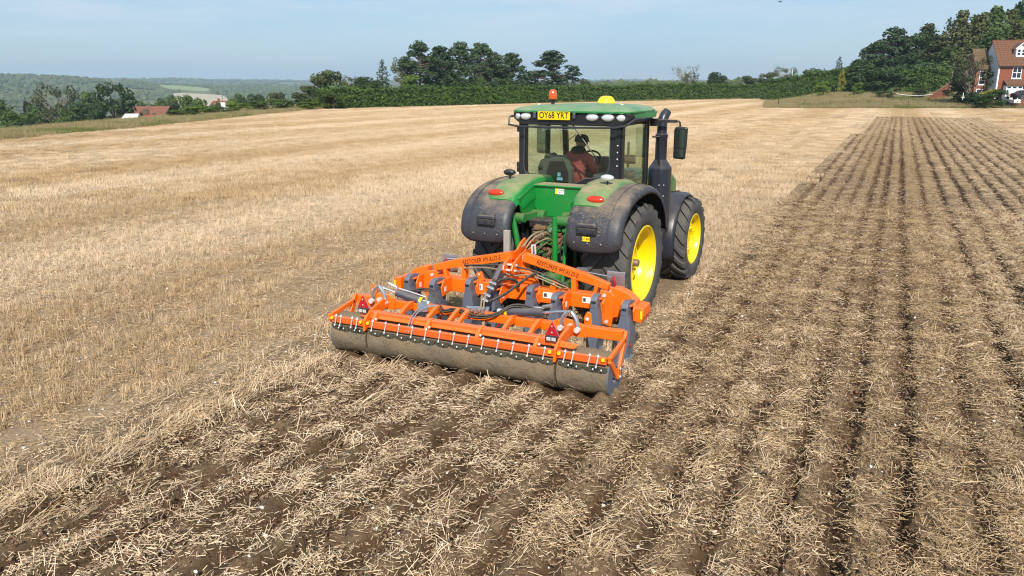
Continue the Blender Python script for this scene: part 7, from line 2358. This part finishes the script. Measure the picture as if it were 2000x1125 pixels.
# --- garden wall, washing line, cross marker, cars
gw0, gw1 = at(1818, 186, 146), at(1856, 163, 152)
z0_ = tz(gw0.x, gw0.y)
gwall = empty('garden_wall', (gw0.x, gw0.y, z0_), 'sloping red brick garden wall below the tall hedge', 'wall')
a_, b_ = Vector((gw0.x, gw0.y, z0_)), Vector((gw1.x, gw1.y, z0_))
nn_ = (b_ - a_).cross(Vector((0, 0, 1))).normalized() * 0.15
hh0, hh1 = 0.9, gw1.z - z0_ + 0.2
MB().add([a_ - nn_ - Vector((0, 0, .5)), b_ - nn_ - Vector((0, 0, .5)), b_ - nn_ + Vector((0, 0, hh1)), a_ - nn_ + Vector((0, 0, hh0)), a_ + nn_ - Vector((0, 0, .5)), b_ + nn_ - Vector((0, 0, .5)), b_ + nn_ + Vector((0, 0, hh1)), a_ + nn_ + Vector((0, 0, hh0))],
         [(0, 1, 2, 3), (7, 6, 5, 4), (0, 4, 5, 1), (1, 5, 6, 2), (2, 6, 7, 3), (3, 7, 4, 0)]).build('brickwork', 'brick', gwall)
MB().bar(a_ + Vector((0, 0, hh0 + 0.05)), b_ + Vector((0, 0, hh1 + 0.05)), 0.42, 0.08).build('coping', 'tile', gwall)
wl0, wl1 = at(1746, 182, 150), at(1822, 184, 146)
line = empty('washing_line', (wl0.x, wl0.y, tz(wl0.x, wl0.y)), 'white sagging line strung between garden posts before the hedge', 'washing line')
for p in (at(1744, 172, 150), at(1762, 172, 151)):
    MB().tube([(p.x, p.y, tz(p.x, p.y) - 0.2), p], 0.05, 6).build('post', 'bark_pale', line)
pa, pb = at(1738, 172, 150), at(1768, 172, 151)
MB().tube([pa, pb], 0.035, 6).build('cross_bar', 'bark_pale', line)
MB().tube([wl0.lerp(wl1, t) - Vector((0, 0, 0.55 * 4 * t * (1 - t) * 0.6)) for t in np.linspace(0, 1, 13)], 0.05, 6).build('rope', 'white', line, smooth=True)
xp = at(1881, 188, 124)
xm = empty('white_cross_marker', (xp.x, xp.y, tz(xp.x, xp.y)), 'small white cross shaped post in the grass before the house', 'marker')
MB().box((xp.x, xp.y, xp.z), (0.09, 0.09, 1.1)).build('upright', 'white', xm)
MB().bar(Vector((xp.x, xp.y, xp.z - 0.15)) - RGT * 0.25, Vector((xp.x, xp.y, xp.z - 0.15)) + RGT * 0.25, 0.08, 0.1).build('cross_piece', 'white', xm)


def car(loc, heading, mat, label, van=False):
    root = empty('parked_van' if van else 'parked_car', loc, label, 'van' if van else 'car')
    U_ = Vector((math.cos(heading), math.sin(heading), 0)); V_ = Vector((-U_.y, U_.x, 0))
    L_, W_, H_ = (4.8, 1.9, 1.95) if van else (4.4, 1.8, 1.45)
    o = Vector(loc)
    if van:
        prof = [(-2.4, 0.35), (2.35, 0.35), (2.4, 0.75), (2.25, 0.95), (1.55, 1.15), (0.95, 1.85), (0.6, 1.95), (-2.3, 1.95), (-2.4, 1.7)]
        win = [(0.35, 1.15), (1.35, 1.15), (0.85, 1.72), (0.35, 1.72)]
    else:
        prof = [(-2.15, 0.35), (2.15, 0.35), (2.2, 0.65), (1.95, 0.80), (1.05, 0.95), (0.35, 1.38), (-0.2, 1.45), (-1.0, 1.42), (-1.75, 1.05), (-2.15, 0.98), (-2.2, 0.6)]
        win = [(-1.45, 1.0), (0.85, 1.0), (0.28, 1.33), (-0.25, 1.38), (-0.95, 1.35)]
    MB().prism(prof, o, U_, (0, 0, 1), V_, W_).build('body', mat, root, bevel=0.08, seg=3)
    for s in (1, -1):
        MB().prism(win, o + V_ * (s * (W_ / 2 + 0.004)), U_, (0, 0, 1), V_, 0.02).build('window', 'pane', root)
        for a in (-1.35, 1.35):
            c_ = o + U_ * a + V_ * (s * (W_ / 2 - 0.1))
            wv, wf = [], []
            wh_ = MB()
            n2 = 18
            for q in (-0.11, 0.11):
                wv += [c_ + V_ * q + U_ * (0.33 * math.cos(2 * math.pi * i / n2)) + Vector((0, 0, 0.33 + 0.33 * math.sin(2 * math.pi * i / n2))) for i in range(n2)]
            wf = [tuple(range(n2)), tuple(range(2 * n2 - 1, n2 - 1, -1))] + [(i, (i + 1) % n2, (i + 1) % n2 + n2, i + n2) for i in range(n2)]
            wh_.add(wv, wf); wh_.build('wheel', 'tyre', root)
        for e_ in (2.2, -2.2):
            MB().box(o + U_ * e_ + V_ * (s * 0.65) + Vector((0, 0, 0.72)), (0.1, 0.3, 0.14), rot=(0, 0, heading)).build('headlight' if e_ > 0 else 'tail_lamp', 'lampglass' if e_ > 0 else 'red', root)


cp_ = at(1981, 184, 126); cz_ = at(1981, 193, 126).z
car((cp_.x, cp_.y, cz_ - 0.05), ang_h + 1.2, 'white', 'white car parked before the bay window of the brick house')
cp_ = at(2006, 186, 123); cz_ = at(2006, 194, 123).z
car((cp_.x, cp_.y, cz_ - 0.05), ang_h + 0.2, 'car_dark', 'dark car parked at the right edge before the brick house')


# ------------------------------------------------------------------ barn and cottages on the left slope
def gabled(name, px0, px1, py_e, py_r, py_b, depth, dpt, wall, roofm, label, cat='barn', gable_front=None, turn=0.0):
    a, b = at(px0, py_b, depth), at(px1, py_b, depth)
    zb = min(a.z, b.z) - 1.0
    ze, zr = at(px0, py_e, depth).z, at(px0, py_r, depth).z
    U_ = (b - a); U_.z = 0; L_ = U_.length; U_.normalize()
    U_ = Matrix.Rotation(turn, 3, 'Z') @ U_
    V_ = Vector((-U_.y, U_.x, 0))
    o = Vector((a.x, a.y, 0))
    P = lambda x, y, z_: o + U_ * x + V_ * y + Vector((0, 0, z_))
    root = empty(name, (a.x, a.y, tz(a.x, a.y)), label, cat)
    m = MB(); m.add([P(0, 0, zb), P(L_, 0, zb), P(L_, dpt, zb), P(0, dpt, zb), P(0, 0, ze), P(L_, 0, ze), P(L_, dpt, ze), P(0, dpt, ze), P(0, dpt / 2, zr - 0.1), P(L_, dpt / 2, zr - 0.1)],
                    [(0, 1, 5, 4), (1, 2, 6, 9, 5), (2, 3, 7, 6), (3, 0, 4, 8, 7), (4, 5, 9, 8), (6, 7, 8, 9)])
    m.build('wall', wall, root)
    for s, nm in ((0, 'roof'), (1, 'back_roof')):
        y0 = -0.4 if s == 0 else dpt + 0.4
        q = [P(-0.3, y0, ze - 0.2), P(L_ + 0.3, y0, ze - 0.2), P(L_ + 0.3, dpt / 2, zr), P(-0.3, dpt / 2, zr)]
        q += [p + Vector((0, 0, 0.15)) for p in q]
        MB().add(q, [(0, 1, 2, 3), (7, 6, 5, 4), (0, 4, 5, 1), (1, 5, 6, 2), (2, 6, 7, 3), (3, 7, 4, 0)]).build(nm, roofm, root)
    return root, P, L_, ze, zr, zb


barn, P, L_, ze, zr, zb = gabled('barn', 246, 320, 226, 209, 232, 205, 8, 'timber', 'tile_red', 'dark timbered barn with red tiled roof on the left slope')
# cross gable and dormer on the barn
for x0, w_b, hh in ((L_ * 0.30, 4.2, 2.3), (L_ * 0.64, 2.4, 1.3)):
    q = [P(x0, -0.9, ze - 0.6), P(x0 + w_b, -0.9, ze - 0.6), P(x0 + w_b / 2, -0.9, ze - 0.6 + hh), P(x0, 3, ze - 0.6), P(x0 + w_b, 3, ze - 0.6), P(x0 + w_b / 2, 3, ze - 0.6 + hh)]
    MB().add(q, [(0, 1, 2), (5, 4, 3), (0, 3, 4, 1), (1, 4, 5, 2), (2, 5, 3, 0)]).build('porch', 'tile_old' if hh > 1 else 'timber', barn)
    for k in range(3):
        MB().box(P(x0 + w_b * (0.3 + 0.2 * k), -0.95, ze - 0.35), (0.5, 0.1, 0.5), rot=(0, 0, YAW)).build('window', 'board', barn)
for k in range(4):
    MB().box(P(L_ * 0.9 + 0.5 * k, -0.05, ze - 0.8), (0.25, 0.1, 1.4), rot=(0, 0, YAW)).build('timber_post', 'board', barn)
barn2 = gabled('barn', 229, 246, 222, 209, 234, 208, 7, 'brick_dark', 'tile_old', 'short brown roofed outbuilding at the left end of the barn')[0]
cot = gabled('cottage', 412, 449, 206, 198, 212, 235, 6, 'white', 'tile_red', 'small orange roofed cottage among the trees at the left', 'cottage')
cr0 = cot[0]; Pc = cot[1]
MB().box(Pc(cot[2] * 0.68, -0.5, cot[3] + 0.2), (1.5, 0.2, 1.4), rot=(0, 0, YAW)).build('dormer_window', 'white', cr0)
MB().box(Pc(cot[2] * 0.25, 3, cot[4] + 0.3), (0.6, 0.5, 1.0), rot=(0, 0, YAW)).build('chimney', 'brick', cr0)
cot2 = gabled('cottage', 170, 184, 216, 207, 225, 240, 6, 'white', 'tile_red', 'white gabled cottage end peeping out beside the oak', 'cottage')[0]
cot3 = gabled('cottage', 498, 518, 208, 203, 213, 200, 6, 'board', 'tile_old', 'grey roof among the shrubs left of the wooden post', 'cottage')[0]
# marquee, red sheeting and pale sheep-like bales near the barn
tp = at(259, 233, 185)
tent = empty('white_gazebo', (tp.x, tp.y, tz(tp.x, tp.y)), 'white pitched canvas gazebo before the barn', 'gazebo')
U_ = RGT
w3, h3 = 1.9, at(259, 225, 185).z
zb_ = tz(tp.x, tp.y)
for s in (1, -1):
    q = [tp + U_ * (-w3) + FG * (s * 1.6), tp + U_ * w3 + FG * (s * 1.6), tp + U_ * (w3 * 0.85), tp - U_ * (w3 * 0.85)]
    q[0].z = q[1].z = h3 - 0.7; q[2].z = q[3].z = h3 + 0.3
    q += [p + Vector((0, 0, 0.05)) for p in q]
    MB().add(q, [(0, 1, 2, 3), (7, 6, 5, 4), (0, 4, 5, 1), (1, 5, 6, 2), (2, 6, 7, 3), (3, 7, 4, 0)]).build('canvas', 'white', tent)
    for k in (-1, 1):
        p = tp + U_ * (w3 * k) + FG * (s * 1.5)
        MB().tube([(p.x, p.y, zb_ - 0.2), (p.x, p.y, h3 - 0.7)], 0.05, 6).build('pole', 'steel', tent)
rp = at(292, 230, 190)
MB_ = MB().prism([(-2.6, 0), (2.6, 0), (2.2, 0.7), (0.6, 1.1), (-1.4, 0.8)], (rp.x, rp.y, rp.z - 0.4), RGT, (0, 0, 1), FG, 2.0)
o_ = MB_.build('red_tarpaulin', 'car_red', None, bevel=0.15)
tag(o_, 'red tarpaulin heap in front of the red roofed barn', 'tarpaulin')
# bird
bp_ = at(1524, 3, 60)
bird = MB().ellipsoid(bp_, (0.05, 0.12, 0.045), 10, 6, rot=(0, 0, 1.2))
for s in (1, -1):
    bird.add([bp_ + Vector((0, 0.05, 0.01)), bp_ + Vector((0.16 * s, 0.02, 0.06)), bp_ + Vector((0.30 * s, -0.03, 0.02)), bp_ + Vector((0.14 * s, -0.07, 0.05)), bp_ + Vector((0, -0.05, 0.01)), bp_ + Vector((0.14 * s, -0.02, 0.042))], [(0, 1, 5), (1, 2, 5), (2, 3, 5), (3, 4, 5), (4, 0, 5)])
bo2 = bird.build('bird', 'timber', None)
tag(bo2, 'small dark bird flying high in the sky', 'bird')

# ------------------------------------------------------------------ woods and fields on the far hills
M['canopy'] = leafmat('far_wood_canopy', (0.024, 0.042, 0.014), (0.105, 0.130, 0.042), 0.0, 0.012)


def blob_template(seed):
    bm = bmesh.new(); bmesh.ops.create_icosphere(bm, subdivisions=2, radius=1)
    r_ = random.Random(seed); off = Vector((seed * 3.1, seed * 1.7, 0))
    for v in bm.verts:
        k = 0.72 + 0.45 * mnoise.noise(v.co * 1.9 + off) + 0.25 * mnoise.noise(v.co * 4.5 + off)
        v.co *= k
        v.co.z = v.co.z * 0.8
    me = bpy.data.meshes.new('crown'); bm.to_mesh(me); bm.free(); me.materials.append(M['canopy'])
    return me


PATCHES = [  # pixel outline of open fields on the hillside: (name, px range, depth range, colour, label)
    ('tan_field', 345, 452, 1450, 1950, (0.50, 0.40, 0.26)),
    ('pale_green_field', 322, 418, 2120, 2420, (0.26, 0.30, 0.11)),
    ('thin_pale_field', 186, 250, 2200, 2330, (0.40, 0.36, 0.22)),
]
fields = []
for nm, p0, p1, d0, d1, colr in PATCHES:
    us = np.linspace((p0 - 1000) / F_PX, (p1 - 1000) / F_PX, 24); ds = np.linspace(d0, d1, 24)
    UU, DD = np.meshgrid(us, ds)
    # rounded outline
    tt = (UU - us[0]) / (us[-1] - us[0]) * 2 - 1; ss = (DD - d0) / (d1 - d0) * 2 - 1
    kx = np.sqrt(np.clip(1 - (ss * 0.75) ** 2, 0, 1))
    UU = (us[0] + us[-1]) / 2 + (us[-1] - us[0]) / 2 * tt * kx
    u2 = UU * DD * 0.985
    X_ = CAM.x + RGT.x * u2 + FG.x * DD; Y_ = CAM.y + RGT.y * u2 + FG.y * DD
    M[nm] = paint(nm, colr, 0.95, var=0.2, nscale=0.02)
    o = grid_mesh(nm, X_, Y_, terrain(X_, Y_) + 0.8, M[nm]); tag(o, kind='structure')
    fields.append((p0, p1, d0, d1))
COL_BLOB = template_collection('wood_crown', [blob_template(k) for k in range(6)])
N = 34000
ang_ = npr.uniform(-0.68, 0.66, N); rr_ = np.sqrt(npr.random(N)) * 1.0
r2 = np.where(npr.random(N) < 0.55, 330 + (2900 - 330) * np.sqrt(npr.random(N)), 2900 + (5600 - 2900) * npr.random(N))
u_, w_ = r2 * np.sin(ang_), r2 * np.cos(ang_)
x_ = CAM.x + RGT.x * u_ + FG.x * w_; y_ = CAM.y + RGT.y * u_ + FG.y * w_
pxs = 1000 + F_PX * u_ / w_ / math.cos(PITCH) * 0.985
ok = np.ones(N, bool)
for p0, p1, d0, d1 in fields:
    ok &= ~((pxs > p0 - 2) & (pxs < p1 + 2) & (w_ > d0 - (260 if d0 < 1000 else 120)) & (w_ < d1))
ok &= (fbm(x_ / 260, y_ / 260, 3, 77) > 0.36)
x_, y_, r2 = x_[ok], y_[ok], r2[ok]; N = len(x_)
sc = npr.uniform(4.0, 8.5, N) * np.where(r2 > 2900, 1.6, np.where(r2 < 700, 0.8, 1.0))
scatter('hill_woodland', np.stack([x_, y_, terrain(x_, y_) + sc * 0.55], -1), npr.random((N, 3)) * np.array([0.4, 0.4, 6.28]), np.stack([sc, sc, sc * npr.uniform(0.7, 1.25, N)], -1), npr.integers(0, 6, N), COL_BLOB,
        'far woodland covering the hazy hills along the horizon', 'woodland')
# ------------------------------------------------------------------ haze
hz = MB()
hz.box((CAM.x, CAM.y, (HAZE_TOP - 90) / 2), (14000, 14000, HAZE_TOP + 90))
hm = bpy.data.materials.new('haze_air'); hm.use_nodes = True
hn = hm.node_tree.nodes; hn.clear()
ho_ = hn.new('ShaderNodeOutputMaterial'); pv = hn.new('ShaderNodeVolumePrincipled')
pv.inputs['Color'].default_value = (0.68, 0.85, 1.0, 1)
pv.inputs['Density'].default_value = 0.00018
pv.inputs['Anisotropy'].default_value = 0.1
hm.node_tree.links.new(pv.outputs['Volume'], ho_.inputs['Volume'])
haze = hz.build('haze', hm, None)
tag(haze, 'thin bluish haze in the air over the whole landscape', 'haze', kind='stuff')
